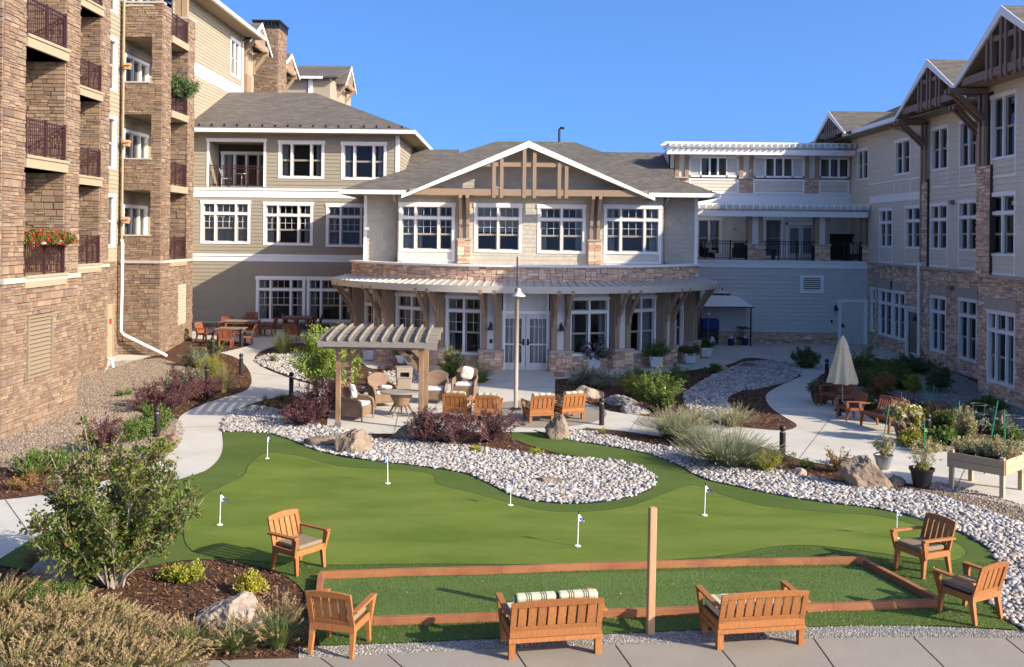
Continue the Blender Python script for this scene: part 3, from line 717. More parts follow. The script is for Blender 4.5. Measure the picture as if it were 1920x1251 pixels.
# gables and chimney further back
gx = []
for (X, yc, half, ze, zp) in ((-15.5, 62.3, 2.7, 16.7, 18.25), (-16.1, 73.5, 2.8, 17.0, 18.35), (-14.5, 90.6, 2.9, 18.3, 20.3)):
    P = Plane((X, yc, 0), (0, 1, 0)); gable(T, P, 0, half, ze, zp, 6, rs, wh, tr_, sl, seed=int(yc), bw=.2)
    for e in (-.7, .7):
        bracket(tr_, Plane((X - 1.0, yc, 0), (0, 1, 0)), e * half, ze - .1, .95, 1.0, .2)
    b = MB(); b.box((X - 5, yc - half * .75, 10), (X - 1.0, yc + half * .75, ze + .1)); b.build('gable_wall', MT['sid_tan'], T)
    b = MB(); Pw = Plane((X - 1.0, yc, 0), (0, 1, 0)); b.prism([(-half * .95, ze - .1), (half * .95, ze - .1), (0, zp - .2)], -.5, -.02, Pw); b.build('gable_wall', MT['sid_tan'], T)
b = MB(); b.box((-21, 85, 8), (-15.4, 96, 18.4)); b.build('rear_wall', MT['sid_tan'], T)
for x in (-17.2,): b = MB(); b.box((x, 84.9, 13), (x + .35, 85, 18.3)); b.build('corner_board', MT['white'], T)
roof_face(T, [(-22, 84.3, 18.4), (-14.6, 84.3, 18.4), (-14.6, 91, 20.25), (-22, 91, 20.25)], rs, .1, sl, 9)
wh.box((-22, 84.2, 18.2), (-15.9, 84.32, 18.4))
Pch = Plane((-16.9, 66, 0), (1, 0, 0)); Pch2 = Plane((-15.35, 66, 0), (0, 1, 0))
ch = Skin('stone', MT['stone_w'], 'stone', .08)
st.cover(Pch, 0, 1.55, 11.5, 18.7, (), 31); st.cover(Pch2, 0, 2.3, 11.5, 18.7, (), 32); backing(Pch, 0, 1.55, 11, 18.7, (), bk); backing(Pch2, 0, 2.3, 11, 18.7, (), bk)
b = MB(); b.box((-17.0, 65.9, 18.7), (-15.25, 68.4, 18.82)); b.box((-17.05, 65.85, 19.08), (-15.2, 68.45, 19.2))
for k in range(8):
    b.box((-17.0 + k * .23, 65.9, 18.8), (-16.9 + k * .23, 66.0, 19.1)); b.box((-15.35, 65.9 + k * .33, 18.8), (-15.25, 66.02 + k * .33, 19.1))
b.build('chimney_crown', MT['black'], T)
b = MB(); b.box((-17.0, 61.6, 11), (-16.2, 62.6, 15.0)); b.build('porch_pier', MT['stone_w'], T); b = MB(); b.box((-16.85, 61.8, 15), (-16.35, 62.4, 17)); b.build('porch_column', MT['taupe'], T)
core = MB(); core.box((-26, 42, 0), (-17.6, 60, 17)); core.box((-24, 26.1, 0), (-17.6, 42, 17.2)); core.box((-24, 60, 0), (-18, 97, 16)); core.build('inner_mass', MT['backing'], T)
for (ob, nm, mt) in ((bk, 'wall_backing', 'mortar'), (sl, 'roof_deck', 'shingle')): ob.build(nm, MT[mt], T)
st.finish(T, rest='stone_veneer'); bd.finish(T, rest='siding'); rs.finish(T, 0, rest='roof_shingles')
# downspouts
p = MB(); p.tube([(-16.5, 42.85, 17), (-16.5, 42.85, 5.0)], .05); p.build('drain_pipe', MT['soffit'], T)
p = MB(); p.tube([(-16.5, 42.85, 5.0), (-16.42, 42.75, 4.85), (-16.45, 42.75, 1.15), (-16.3, 42.72, 1.0), (-14.6, 42.6, .22), (-14.45, 42.6, .14)], .065); p.build('drain_pipe', MT['white'], T)
g = G(212, 690); p = MB(); p.tube([(g.x - 1.2, g.y + .1, .5), (g.x - .35, g.y, .42), (g.x - .05, g.y, .32), (g.x, g.y, .02)], .06); p.build('drain_pipe', MT['white'], T)

# ---------------------------------------------------------------- left wing
W = thing('olive_wing', 'three storey olive siding wing with a hipped shingle roof between stone tower and pavilion', 'building', (-11, 54, .5))
D = 50.0; PW = Plane((0, D, 0), (1, 0, 0)); XL, XR = -16.0, xa(747, 300, D)
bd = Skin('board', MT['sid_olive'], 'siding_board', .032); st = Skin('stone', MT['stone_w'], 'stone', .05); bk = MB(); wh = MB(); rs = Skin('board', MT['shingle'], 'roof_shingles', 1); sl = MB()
def wr(px0, px1, z0, z1, y=460): return (xa(px0, y, D), xa(px1, y, D), z0, z1)
ws2 = [wr(376, 469, 4.8, 6.92), wr(493.5, 586.5, 4.75, 6.87), wr(611, 704, 4.7, 6.82)]
ws3 = [wr(522, 608, 8.05, 9.9, 310), wr(640, 724.5, 8.02, 9.87, 310)]
ws1 = [wr(480, 572, .98, 3.2, 560), wr(575.5, 665, .98, 3.2, 560)]
bal = wr(388, 499, 7.62, 9.95, 310)
hs = holes_of(ws1 + ws2 + ws3) + [(bal[0] + .12, bal[1] - .12, bal[2], bal[3] - .12)]
for (a, b_) in ((.98, 3.95), (4.3, 7.1), (7.55, 10.3)): bd.cover(PW, XL, XR, a, b_, hs, int(a * 10))
st.cover(PW, XL, XR, .4, .9, (), 3, wide=.9); backing(PW, XL, XR, 0, 10.3, hs, bk)
for i, q in enumerate(ws2): window(W, PW, *q, cols=3, transom=.42, grid='top' if i != 9 else None, curtain='full' if i == 0 else 'sides', casing=.13)
for q in ws3: window(W, PW, *q, cols=3, curtain='sides', casing=.13, ratio=[.26, .48, .26])
for q in ws1: window(W, PW, *q, cols=3, transom=.42, grid='top', curtain='sides', casing=.13)
s = MB(); s.fbox(PW, XL, XR, .88, .98, 0, .08); s.build('stone_cap', MT['cap'], W)
s = MB()
for (a, b_) in ((3.95, 4.3), (7.1, 7.55)): s.fbox(PW, XL, XR, a, b_, 0, .045); s.fbox(PW, XL, XR, b_ - .1, b_, .045, .09)
s.fbox(PW, XR - .14, XR, 7.55, 10.3, .0, .05); s.build('band_board', MT['white'], W)
Ps = Plane((XR, D, 0), (0, 1, 0)); bd.cover(Ps, 0, 14, 7, 10.3, (), 77); backing(Ps, 0, 14, 0, 10.3, (), bk); s = MB(); s.fbox(Ps, -.01, .14, 7.5, 10.3, 0, .05); s.build('corner_board', MT['white'], W)
# recessed balcony
a0, a1, b0, b1 = bal; s = MB(); s.fbox(PW, a0, a0 + .12, b0, b1, 0, .045); s.fbox(PW, a1 - .12, a1, b0, b1, 0, .045); s.fbox(PW, a0 - .03, a1 + .03, b1 - .12, b1 + .05, .002, .06); s.build('balcony_surround', MT['white'], W)
s = MB(); A = [(a0 + .12, b0), (a1 - .12, b0), (a1 - .12, b1 - .12), (a0 + .12, b1 - .12)]
s.add([PW.at(u, v, 0) for u, v in A] + [PW.at(u, v, -1.6) for u, v in A], [(0,1,5,4),(1,2,6,5),(2,3,7,6),(3,0,4,7)]); s.build('balcony_recess', MT['sid_olive'], W)
PB2 = Plane((0, D + 1.6, 0), (1, 0, 0)); window(W, PB2, a0 + .25, a1 - .12, b0 + .02, b1 - .5, cols=4, casing=.1, split=False, curtain='sides', ratio=[.25] * 4, name='balcony_door')
backing(PB2, a0, a1, b0, b1, [(a0 + .35, a1 - .22, b0 + .05, b1 - .6)], bk, w_=-.002)
rail(W, PW, a0 + .14, a1 - .14, b0, 1.05, [a0 + 1.1, a0 + 2.0], name='balcony_railing')
# roof
e, ZE, RZ, RY = 49.2, 10.42, 13.25, 57.0; XE = XL + .2; XER = xa(775, 250, e); XRR = xa(590, 173, RY)
roof_face(W, [(XL, e, ZE), (XER, e, ZE), (XRR, RY, RZ), (XL, RY, RZ)], rs, .1, sl, 5)
roof_face(W, [(XER, e, ZE), (XER, 64.8, ZE), (XRR, RY, RZ)], rs, .1, sl, 6)
wh.box((XL, e - .08, ZE - .18), (XER + .05, e + .02, ZE + .0)); wh.box((XER - .02, e, ZE - .18), (XER + .1, 64.8, ZE)); 
s = MB(); s.box((XL, e, ZE - .2), (XER, D + .02, ZE - .17)); s.box((XR, D, ZE - .2), (XER, 64.5, ZE - .17)); s.build('soffit', MT['soffit'], W)
for k in range(17): s = MB(); x = XL + .6 + k * .62; s.box((x, e + .3, ZE + .12), (x + .09, e + .36, ZE + .24)); s.build('snow_guard', MT['black'], W)
core = MB(); core.box((XL + .1, D + 2.2, 0), (XR - .3, 64, 10.2)); core.build('inner_mass', MT['backing'], W)
for (ob, nm, mt) in ((bk, 'wall_backing', 'mortar'), (sl, 'roof_deck', 'shingle'), (wh, 'gutter', 'white')): ob.build(nm, MT[mt], W)
bd.finish(W, rest='siding'); st.finish(W, 120, rest='stone_veneer'); rs.finish(W, 0, rest='roof_shingles')
s = MB(); s.tube([(-6.9, 49.9, 7.0), (-7.0, 49.8, 6.9), (-6.6, 49.6, 6.6), (-6.2, 49.6, 6.5)], .05); s.build('drain_pipe', MT['white'], W)

# ---------------------------------------------------------------- central pavilion
C = thing('pavilion', 'two storey pavilion with timbered gable and curved metal canopy in the centre', 'building', (.6, 48, 0))
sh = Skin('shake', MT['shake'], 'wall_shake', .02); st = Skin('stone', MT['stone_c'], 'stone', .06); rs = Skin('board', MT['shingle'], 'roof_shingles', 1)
bk = MB(); wh = MB(); tp = MB(); sl = MB(); D1, D2 = 43.9, 44.6; PU = Plane((0, D1, 0), (1, 0, 0)); PV = Plane((0, D2, 0), (1, 0, 0))
XL, XR = xa(683, 430, D2), xa(1307, 430, D2); GL, GR = xa(746, 430, D1), xa(1243, 430, D1)
def w2(px0, px1, z0, z1): return (xa(px0, 430, D1), xa(px1, 430, D1), z0, z1)
wins = [(w2(748, 853, 4.62, 6.72), 3, .4), (w2(889, 978.5, 4.62, 6.72), 2, 0), (w2(1007.5, 1098, 4.6, 6.7), 2, 0), (w2(1132, 1240, 4.6, 6.72), 3, .4)]
hs = [q[0] for q in wins]
sh.cover(PU, GL, GR, 4.1, 7.3, hs + [(hs[0][0], hs[0][1], 4.1, 4.7), (hs[3][0], hs[3][1], 4.1, 4.7)], 1); backing(PU, GL, GR, 3.4, 7.3, hs, bk)
for i, (q, n, bl) in enumerate(wins):
    window(C, PU, *q, cols=n, transom=.42, grid='top', casing=.13, curtain=('left', 'blind', 'sides', 'sides')[i], below=bl, cmat=MT['curtain_dk'] if i == 3 else None)
    if bl: s = MB(); s.fbox(PU, q[0] + .1, q[1] - .1, 4.1, q[2], 0, .012); s.build('apron_panel', MT['panel'], C)
for (a, b_) in ((XL, GL), (GR, XR)): sh.cover(PV, a, b_, 4.1, 7.2, (), 3 + int(a)); backing(PV, a, b_, 0, 7.2, (), bk)
s = MB(); s.fbox(PV, XL - .02, XL + .12, 4.1, 7.15, .0, .05); s.fbox(PV, XR - .12, XR + .02, 4.1, 7.15, 0, .05); s.build('corner_board', MT['white'], C)
for (x, sg) in ((GL, -1), (GR, 1)): s = MB(); s.box((x - .01, D1, 3.4), (x + .01, D2, 7.2)); s.build('return_wall', MT['shake'], C)
# gable wall above
uc = .62; ap = 9.15
for k in range(10):
    z = 7.3 + k * .19; hw = (ap - z - .19) / .434
    if hw > .1: sh.cover(PU, uc - hw, uc + hw, z, z + .19, (), 40 + k)
bk.add([PU.at(uc - 5.3, 6.95, -.002), PU.at(uc + 5.3, 6.95, -.002), PU.at(uc, 9.25, -.002)], [(0, 1, 2)])
# gable front
PGb = Plane((0, 42.75, 0), (1, 0, 0)); half = 5.35; ze, zp = 7.02, 9.36
gable(C, PGb, uc + .05, half, ze, zp, 6, rs, wh, tp, sl, trussmat=False, fasc=.24, seed=11)
s = MB(); s.fbox(PGb, -4.35, 5.75, 7.05, 7.32, -.17, -.07)
s.build('tie_beam', MT['taupe'], C); s = MB(); s.fbox(PGb, -1.5, 2.85, 8.27, 8.45, -.155, -.085); s.build('collar_beam', MT['taupe'], C)
for u in (.5, .93, -.78, -.46, 1.98, 2.28):
    s = MB(); s.fbox(PGb, u - .075, u + .075, 6.95, 9.3 - abs(u - uc) * .434 - .24, -.2, -.04); s.build('king_post' if .3 < u < 1 else 'queen_post', MT['taupe'], C)
s = MB()
for sg in (-1, 1): s.beam((uc + sg * 5.1, 43.3, 7.0), (uc + sg * .05, 43.3, 9.18), 1.05, .03, up=(0, 0, 1))
s.build('soffit', MT['soffit'], C)
# timber posts on stone piers
for px in (870.5, 1114.5):
    x = xa(px, 470, D1); P = Plane((x, D1, 0), (1, 0, 0))
    for (Pq, a, b_) in ((Plane((x, D1 - .22, 0), (1, 0, 0)), -.28, .28),): st.cover(Pq, a, b_, 4.15, 5.15, (), int(px))
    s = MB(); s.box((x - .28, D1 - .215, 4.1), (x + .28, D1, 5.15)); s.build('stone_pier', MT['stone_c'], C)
    s = MB(); s.box((x - .32, D1 - .28, 5.15), (x + .32, D1, 5.22)); s.build('pier_cap', MT['cap'], C)
    for e in (-.15, .15):
        s = MB(); s.box((x + e - .075, D1 - .16, 5.22), (x + e + .075, D1 - .01, 7.05)); s.build('wall_post', MT['taupe'], C)
        s = MB(); bracket(s, Plane((x, D1 - .16, 0), (1, 0, 0)), e, 7.0, 1.0, .95, .13); s.build('timber_bracket', MT['taupe'], C)
# main hip roof
e = 43.6; ZE, RZ, RY = 7.25, 10.02, 50.2; A_, B_ = (-7.4, e, ZE), (8.85, e, ZE); R1, R2 = (-.75, RY, RZ), (3.0, RY, RZ); A2, B2 = (-7.4, 56.8, ZE), (8.85, 56.8, ZE)
roof_face(C, [A_, B_, R2, R1], rs, .1, sl, 1); roof_face(C, [A2, A_, R1], rs, .1, sl, 2); roof_face(C, [B_, B2, R2], rs, .1, sl, 3)
sl.slab([A2, B2, R2, R1], .1)
roof_face(C, [(-6.6, 49.5, 7.4), (-3, 49.5, 7.4), (-3, 57, 10.15), (-5.9, 57, 10.15)], rs, .1, sl, 7)
roof_face(C, [(4, 49.5, 7.4), (8.1, 49.5, 7.4), (8.9, 57, 10.1), (4, 57, 10.1)], rs, .1, sl, 8)
for (x0, x1) in ((-7.45, uc - half + .15), (uc + half - .1, 8.9)): wh.box((x0, e - .1, ZE - .17), (x1, e + .02, ZE + .01))
wh.box((-7.47, e, ZE - .17), (-7.37, 56.8, ZE)); wh.box((8.82, e, ZE - .17), (8.93, 56.8, ZE))
s = MB(); s.box((-7.4, e, ZE - .19), (8.85, D2 + .05, ZE - .165)); s.box((-7.4, D2, ZE - .19), (XL, 56.8, ZE - .165)); s.box((XR, D2, ZE - .19), (8.85, 56.8, ZE - .165)); s.build('soffit', MT['soffit'], C)
s = MB(); s.tube([(2.35, 51.5, 9.4), (2.35, 51.5, 10.75), (2.42, 51.5, 10.85), (2.6, 51.5, 10.83)], .06); s.build('vent_pipe', MT['black'], C)
for (px, sg) in ((742, 1), (1246, -1)):
    x = xa(px, 430, D2); s = MB(); s.tube([(x - sg * .0, e, 7.1), (x, e + .1, 6.95), (x + sg * .12, D2 - .25, 6.55), (x + sg * .08, D2 - .12, 6.3), (x + sg * .05, D2 - .1, 4.3), (x, D2 - .3, 4.2)], .055); s.build('drain_pipe', MT['pole'], C)
core = MB(); core.box((XL + .1, 46.2, 3.5), (XR - .1, 56, 7.2)); core.box((XL + .1, 46.2, 0), (XR - .1, 56, 3.5)); core.build('inner_mass', MT['backing'], C)
# curved ground floor
CX, CY, R0 = .6, 48.4, 8.5
def ang(x): return math.asin((x - CX) / R0)
def arc(R, t, z=0): return Vector((CX + R * math.sin(t), CY - R * math.cos(t), z))
tmax = math.asin(7.45 / R0)
def ring(mb, R_a, z_a, R_b, z_b, t0, t1, n=72):
    vs = []
    for i in range(n + 1):
        t = t0 + (t1 - t0) * i / n; vs += [arc(R_a, t, z_a), arc(R_b, t, z_b)]
    mb.add(vs, [(2*i, 2*i+2, 2*i+3, 2*i+1) for i in range(n)])
te = math.acos((CY - 44.6) / 8.5); te2 = math.acos((CY - 44.6) / 9.3)
nseg = 40
for i in range(nseg):                      # curved stone parapet in flat facets
    t0, t1 = -te + 2 * te * i / nseg, -te + 2 * te * (i + 1) / nseg; a, b_ = arc(8.5, t0), arc(8.5, t1)
    P = Plane(a, (b_ - a)); st.cover(P, 0, (b_ - a).length, 3.5, 4.12, (), 100 + i, wide=.8)
s = MB(); ring(s, 8.49, 3.4, 8.49, 4.12, -te, te); ring(s, 8.15, 4.12, 8.49, 4.12, -te, te); s.build('parapet_wall', MT['mortar'], C)
s = MB(); ring(s, 8.62, 4.12, 8.62, 4.2, -te, te); ring(s, 8.62, 4.2, 8.1, 4.2, -te, te); ring(s, 8.1, 4.12, 8.62, 4.12, -te, te); s.build('parapet_cap', MT['white'], C)
s = MB(); dk = [arc(8.2, -te + 2 * te * i / 40, 4.0) for i in range(41)]; s.add(dk, [tuple(range(41))]); s.build('flat_roof', MT['fascia'], C)
s = MB(); ring(s, 8.52, 3.56, 9.32, 3.38, -te2, te2); s.build('canopy_roof', MT['metalroof'], C)
n = 62
for i in range(n + 1):
    t = -te2 + 2 * te2 * i / n; s = MB(); s.beam(arc(8.53, t, 3.58), arc(9.31, t, 3.4), .03, .05); s.build('roof_seam', MT['metalroof'], C)
s = MB(); ring(s, 9.34, 3.13, 9.34, 3.4, -te2, te2); ring(s, 9.34, 3.4, 9.28, 3.4, -te2, te2); ring(s, 9.2, 3.13, 9.34, 3.13, -te2, te2); s.build('canopy_fascia', MT['fascia'], C)
s = MB(); ring(s, 8.0, 3.28, 9.3, 3.28, -te2, te2); s.build('canopy_soffit', MT['soffit'], C)
cols = [-6.95, -5.4, -3.2, -.8, 1.98, 4.52, 6.63, 8.05]; RW = 8.15
def column(t, w_=.86):
    c = arc(RW, t); U = Vector((math.cos(t), math.sin(t), 0)); P = Plane(c - U * w_ / 2, U)
    for (pl, l) in ((Plane(P.at(0, 0, .42), U), w_), (Plane(P.at(w_, 0, .42), -P.N), .5), (Plane(P.at(0, 0, -.08), P.N), .5)):
        st.cover(pl, 0, l, 0, .76, (), int(1000 + t * 100), wide=.8)
    s = MB(); s.fbox(P, .005, w_ - .005, 0, .76, -.1, .415); s.build('stone_pier', MT['mortar'], C)
    s = MB(); s.fbox(P, -.05, w_ + .05, .76, .84, -.1, .5); s.build('pier_cap', MT['cap'], C)
    s = MB(); s.fbox(P, .26, w_ - .26, .84, 3.28, -.1, .26); s.build('column_panel', MT['panel'], C)
    for (a, b_) in ((.05, .27), (w_ - .27, w_ - .05)):
        s = MB(); s.fbox(P, a, b_, .84, 3.28, -.1, .34); s.build('column_board', MT['taupe'], C)
        s = MB(); bracket(s, P, (a + b_) / 2, 3.16, .85, 1.05, .14, .34); s.build('timber_bracket', MT['taupe'], C)
    return P
for x in cols: column(ang(x))
for i in range(len(cols) - 1):
    t0, t1 = ang(cols[i]), ang(cols[i + 1]); a, b_ = arc(RW, t0), arc(RW, t1); L_ = (b_ - a).length; P = Plane(a, b_ - a); m = .42
    if i == 3:
        x0, x1 = m, L_ - m; dw = (L_ - 2.0) / 2
        s = MB(); s.fbox(P, x0, x1, 2.36, 3.28, -.02, .02); s.build('door_header_panel', MT['panel'], C)
        s = MB()
        for q in ((dw - .12, dw, 0, 2.36), (L_ - dw, L_ - dw + .12, 0, 2.36), (dw - .12, L_ - dw + .12, 2.24, 2.36)): s.fbox(P, *q, -.02, .06)
        s.fbox(P, x0, x0 + .1, 0, 3.28, .02, .05); s.fbox(P, x1 - .1, x1, 0, 3.28, .02, .05); s.build('door_frame', MT['white'], C)
        for k in (0, 1):
            u0 = dw + k * 1.0; o = MB()
            for q in ((u0 + .01, u0 + .17, .02, 2.23), (u0 + .83, u0 + .99, .02, 2.23), (u0 + .17, u0 + .83, .02, .3), (u0 + .17, u0 + .83, 2.05, 2.23), (u0 + .17, u0 + .83, 1.0, 1.07)): o.fbox(P, *q, -.03, .03)
            do = o.build('entrance_door', MT['doorgrey'], C)
            pane(do, P, u0 + .17, u0 + .83, .3, 2.05, -.005); s = MB(); curtain_mesh(s, P, u0 + .2, u0 + .8, .3, 2.05, -.06, .015, .1); s.build('door_curtain', MT['curtain'], do)
            s = MB(); [s.fbox(P, u0 + .17 + .165 * j - .012, u0 + .17 + .165 * j + .012, .3, 2.05, .0, .02) for j in (1, 2, 3)]; s.fbox(P, u0 + .17, u0 + .83, 1.72, 1.75, .002, .018); s.build('door_muntin', MT['doorgrey'], do)
            hu = u0 + (.91 if k == 0 else .09); s = MB(); s.fbox(P, hu - .04, hu + .04, 1.0, 1.25, .03, .05); s.fbox(P, hu - (.14 if k == 0 else 0), hu + (.14 if k else 0), 1.08, 1.12, .06, .085); s.build('door_handle', MT['black'], do)
        s = MB(); s.fbox(P, 0, L_, 0, .015, -.3, .7); s.build('door_sill', MT['cap'], C)
        s = MB(); s.fbox(P, dw, L_ - dw, 0, 2.3, -.5, -.45); s.build('lobby_wall', MT['roomlight'], C)
        continue
    sp = L_ - 2 * m
    if sp < .45:
        s = MB(); s.fbox(P, 0, L_, 0, 3.28, -.06, 0); s.build('bay_wall', MT['panel'], C); continue
    bsill = .5
    st.cover(P, m, L_ - m, 0, bsill, (), 300 + i, wide=.8); s = MB(); s.fbox(P, m, L_ - m, 0, bsill, -.2, -.01); s.fbox(P, m, L_ - m, bsill, 3.28, -.9, -.85); s.build('bay_backing', MT['mortar'], C)
    s = MB(); s.fbox(P, m - .02, L_ - m + .02, bsill, bsill + .07, -.1, .1); s.build('window_ledge', MT['cap'], C)
    window(C, P, m, L_ - m, bsill + .07, 2.9, cols=2 if sp > .6 else 1, transom=.42, grid='top' if i < 3 else None, casing=.09, curtain={0: 'full', 1: 'full', 2: 'sides', 4: 'sides', 5: 'right', 6: None}.get(i), cmat=MT['blind'] if i < 2 else MT['curtain_dk'])
    s = MB(); s.fbox(P, m, L_ - m, 2.93, 3.28, -.05, .0); s.build('bay_header_panel', MT['panel'], C)
def sconce(parent, P, u, z):
    s = MB(); s.fbox(P, u - .05, u + .05, z - .1, z + .12, 0, .03); s.tube([P.at(u, z + .08, .03), P.at(u, z + .2, .1), P.at(u, z + .1, .2), P.at(u, z, .2)], .018, 6)
    so_ = s.build('wall_lamp', MT['black'], parent); c = P.at(u, z, .2); s = MB(); s.lathe([(.02, .1), (.06, .06), (.1, -.08), (.13, -.12)], c, 12); s.build('lamp_shade', MT['black'], so_)
for k in (3, 4):
    t = ang(cols[k]); U = Vector((math.cos(t), math.sin(t), 0)); P = Plane(arc(RW, t), U); P = Plane(P.at(0, 0, .26), U); sconce(C, P, 0, 1.75)
    if k == 3: s = MB(); s.fbox(P, -.05, .05, 1.1, 1.25, 0, .03); s.build('keypad', MT['black'], C)
for (ob, nm, mt) in ((bk, 'wall_backing', 'shake'), (sl, 'roof_deck', 'shingle'), (wh, 'fascia_board', 'white'), (tp, 'timber', 'taupe')): ob.build(nm, MT[mt], C)
sh.finish(C, rest='wall_shakes'); st.finish(C, rest='stone_veneer'); rs.finish(C, 0, rest='roof_shingles')
# side walls for the body of the pavilion
# ---------------------------------------------------------------- terrace building (right of the pavilion)
E = thing('terrace_building', 'grey siding block with open furnished terrace and two white trellises, right of the pavilion', 'building', (13, 54, 0))
DT, DU = 51.3, 54.0; PT = Plane((0, DT, 0), (1, 0, 0)); PQ = Plane((0, DU, 0), (1, 0, 0)); X0, X1 = 7.6, 18.05
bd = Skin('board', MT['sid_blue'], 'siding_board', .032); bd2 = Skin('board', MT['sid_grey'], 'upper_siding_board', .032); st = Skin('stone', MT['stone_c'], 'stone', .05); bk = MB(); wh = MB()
lo = (xa(1500, 530, DT), xa(1544, 530, DT), za(1520, 550, DT), za(1520, 516, DT)); dr = (xa(1571, 600, DT), xa(1630, 600, DT), 0, za(1600, 562, DT))
bd.cover(PT, X0, X1, .62, 3.85, [lo, dr], 1, ex=.2, long_=5); st.cover(PT, X0, X1, 0, .55, [dr], 2, wide=.85); backing(PT, X0, X1, 0, 3.85, [lo, dr], bk)
s = MB(); s.fbox(PT, X0, dr[0], .55, .62, 0, .08); s.build('stone_cap', MT['cap'], E)
s = MB(); s.fbox(PT, X0, X1, 3.85, 4.22, 0, .06); s.fbox(PT, X0, X1, 4.14, 4.22, .06, .1); s.build('band_board', MT['white'], E)
s = MB()
for q in ((lo[0], lo[0] + .16, lo[2], lo[3]), (lo[1] - .16, lo[1], lo[2], lo[3]), (lo[0] + .16, lo[1] - .16, lo[2], lo[2] + .15), (lo[0] + .16, lo[1] - .16, lo[3] - .15, lo[3])): s.fbox(PT, *q, 0, .06)
lv = s.build('wall_vent', MT['white'], E); s = MB(); s.fbox(PT, lo[0] + .1, lo[1] - .1, lo[2] + .1, lo[3] - .1, -.1, -.09); s.build('vent_back', MT['backing'], lv)
for k in range(6): s = MB(); z = lo[2] + .17 + k * .1; s.fbox(PT, lo[0] + .16, lo[1] - .16, z, z + .045, -.02, .03); s.build('vent_slat', MT['white'], lv)
s = MB(); a, b_, c, d = dr; s.fbox(PT, a, a + .16, c, d, 0, .06); s.fbox(PT, b_ - .28, b_, c, d, 0, .06); s.fbox(PT, a + .16, b_ - .28, d - .14, d, 0, .06); s.build('door_frame', MT['white'], E)
s = MB(); s.fbox(PT, a + .16, b_ - .28, 0, d - .14, -.03, .01)
for (u0, u1, v0, v1) in ((.24, .5, .25, .85), (.6, .86, .25, .85), (.24, .5, 1.0, 1.75), (.6, .86, 1.0, 1.75)): s.fbox(PT, a + .02 + u0, a + .02 + u1, v0, v1, .01, .025)
dd = s.build('panel_door', MT['doorgrey'], E); s = MB(); s.fbox(PT, a + .2, a + .27, .85, 1.08, .01, .04); s.fbox(PT, a + .2, a + .36, .93, .97, .05, .07); s.build('door_handle', MT['black'], dd)
sconce(E, PT, a - .15, 1.85); s = MB(); s.fbox(PT, a - .37, a - .27, 1.1, 1.25, 0, .04); s.build('keypad', MT['black'], E)
s = MB(); s.fbox(PT, a - .22, a - .08, 2.0, 2.2, .02, .035); ns = s.build('number_sign', MT['white'], E); s = MB(); s.fbox(PT, a - .17, a - .13, 2.06, 2.14, .036, .04); s.build('number_mark', MT['black'], ns)
# terrace: floor, back wall, piers, trellis, railings
s = MB(); s.box((X0, DT - .05, 4.16), (X1, DU, 4.24)); s.build('terrace_floor', MT['cap'], E)
wt = [(xa(1306, 440, DU), xa(1353, 440, DU), 4.3, 6.4), (xa(1432, 440, DU), xa(1468, 440, DU), 4.3, 6.45)]; dt = (xa(1473, 440, DU), xa(1530, 440, DU), 4.25, 6.2)
wt.append((xa(1600, 440, DU), xa(1618, 440, DU), 4.6, 6.5))
bd2.cover(PQ, X0, 18.3, 4.24, 7.15, holes_of(wt) + [dt], 3, ex=.2, long_=5); backing(PQ, X0, 18.3, 4.2, 7.3, holes_of(wt) + [dt], bk); backing(PQ, 8.3, 18.3, 7.3, 10.0, [(9.45, 12.0, 8.58, 9.94), (12.9, 15.5, 8.58, 9.94), (16.4, 17.9, 8.58, 9.94)], bk)
for i, q in enumerate(wt): window(E, PQ, *q, cols=2 if i < 1 else 1, casing=.12, curtain=('right', 'full', None)[i])
s = MB(); a, b_, c, d = dt
for q in ((a, a + .12, c, d), (b_ - .12, b_, c, d), (a, b_, d - .12, d)): s.fbox(PQ, *q, 0, .06)
s.build('door_frame', MT['white'], E); mid = (a + b_) / 2
for (u0, u1) in ((a + .12, mid), (mid, b_ - .12)):
    s = MB()
    for q in ((u0, u0 + .12, c, d - .12), (u1 - .12, u1, c, d - .12), (u0 + .12, u1 - .12, c, c + .3), (u0 + .12, u1 - .12, d - .3, d - .12)): s.fbox(PQ, *q, -.03, .02)
    do = s.build('terrace_door', MT['doorgrey'], E); pane(do, PQ, u0 + .1, u1 - .1, c + .28, d - .28, -.01); s = MB(); curtain_mesh(s, PQ, u0 + .1, u1 - .1, c + .2, d - .2, -.06, .02, .12); s.build('door_curtain', MT['curtain'], do)
def pier(px0, px1, seed, panel=True):
    x0, x1 = xa(px0, 470, DT), xa(px1, 470, DT); P = Plane((0, DT - .06, 0), (1, 0, 0))
    st.cover(P, x0, x1, 4.24, 5.0, (), seed, wide=.75); s = MB(); s.box((x0 + .01, DT - .055, 4.24), (x1 - .01, DT + .5, 5.0)); s.build('stone_pier', MT['mortar'], E)
    s = MB(); s.box((x0 - .04, DT - .12, 5.0), (x1 + .04, DT + .54, 5.07)); s.build('pier_cap', MT['cap'], E)
    w_ = x1 - x0; s = MB(); s.box((x0 + .08, DT + .02, 5.07), (x1 - .08, DT + .4, 6.5)); s.build('column_panel', MT['panel'], E)
    for (a, b_) in ((x0 + .02, x0 + .24), (x1 - .24, x1 - .02)): s = MB(); s.box((a, DT - .03, 5.07), (b_, DT + .45, 6.5)); s.build('column_board', MT['taupe'], E)
    return x0, x1
p1 = pier(1401, 1431, 11); p2 = pier(1527, 1556, 12); p3 = pier(1616, 1632, 13)
P = Plane((0, DT + .1, 0), (1, 0, 0)); rail(E, P, xa(1322, 470, DT), p1[0], 4.25, .95, [xa(1370, 470, DT)], .13, name='terrace_railing', mat=MT['black'])
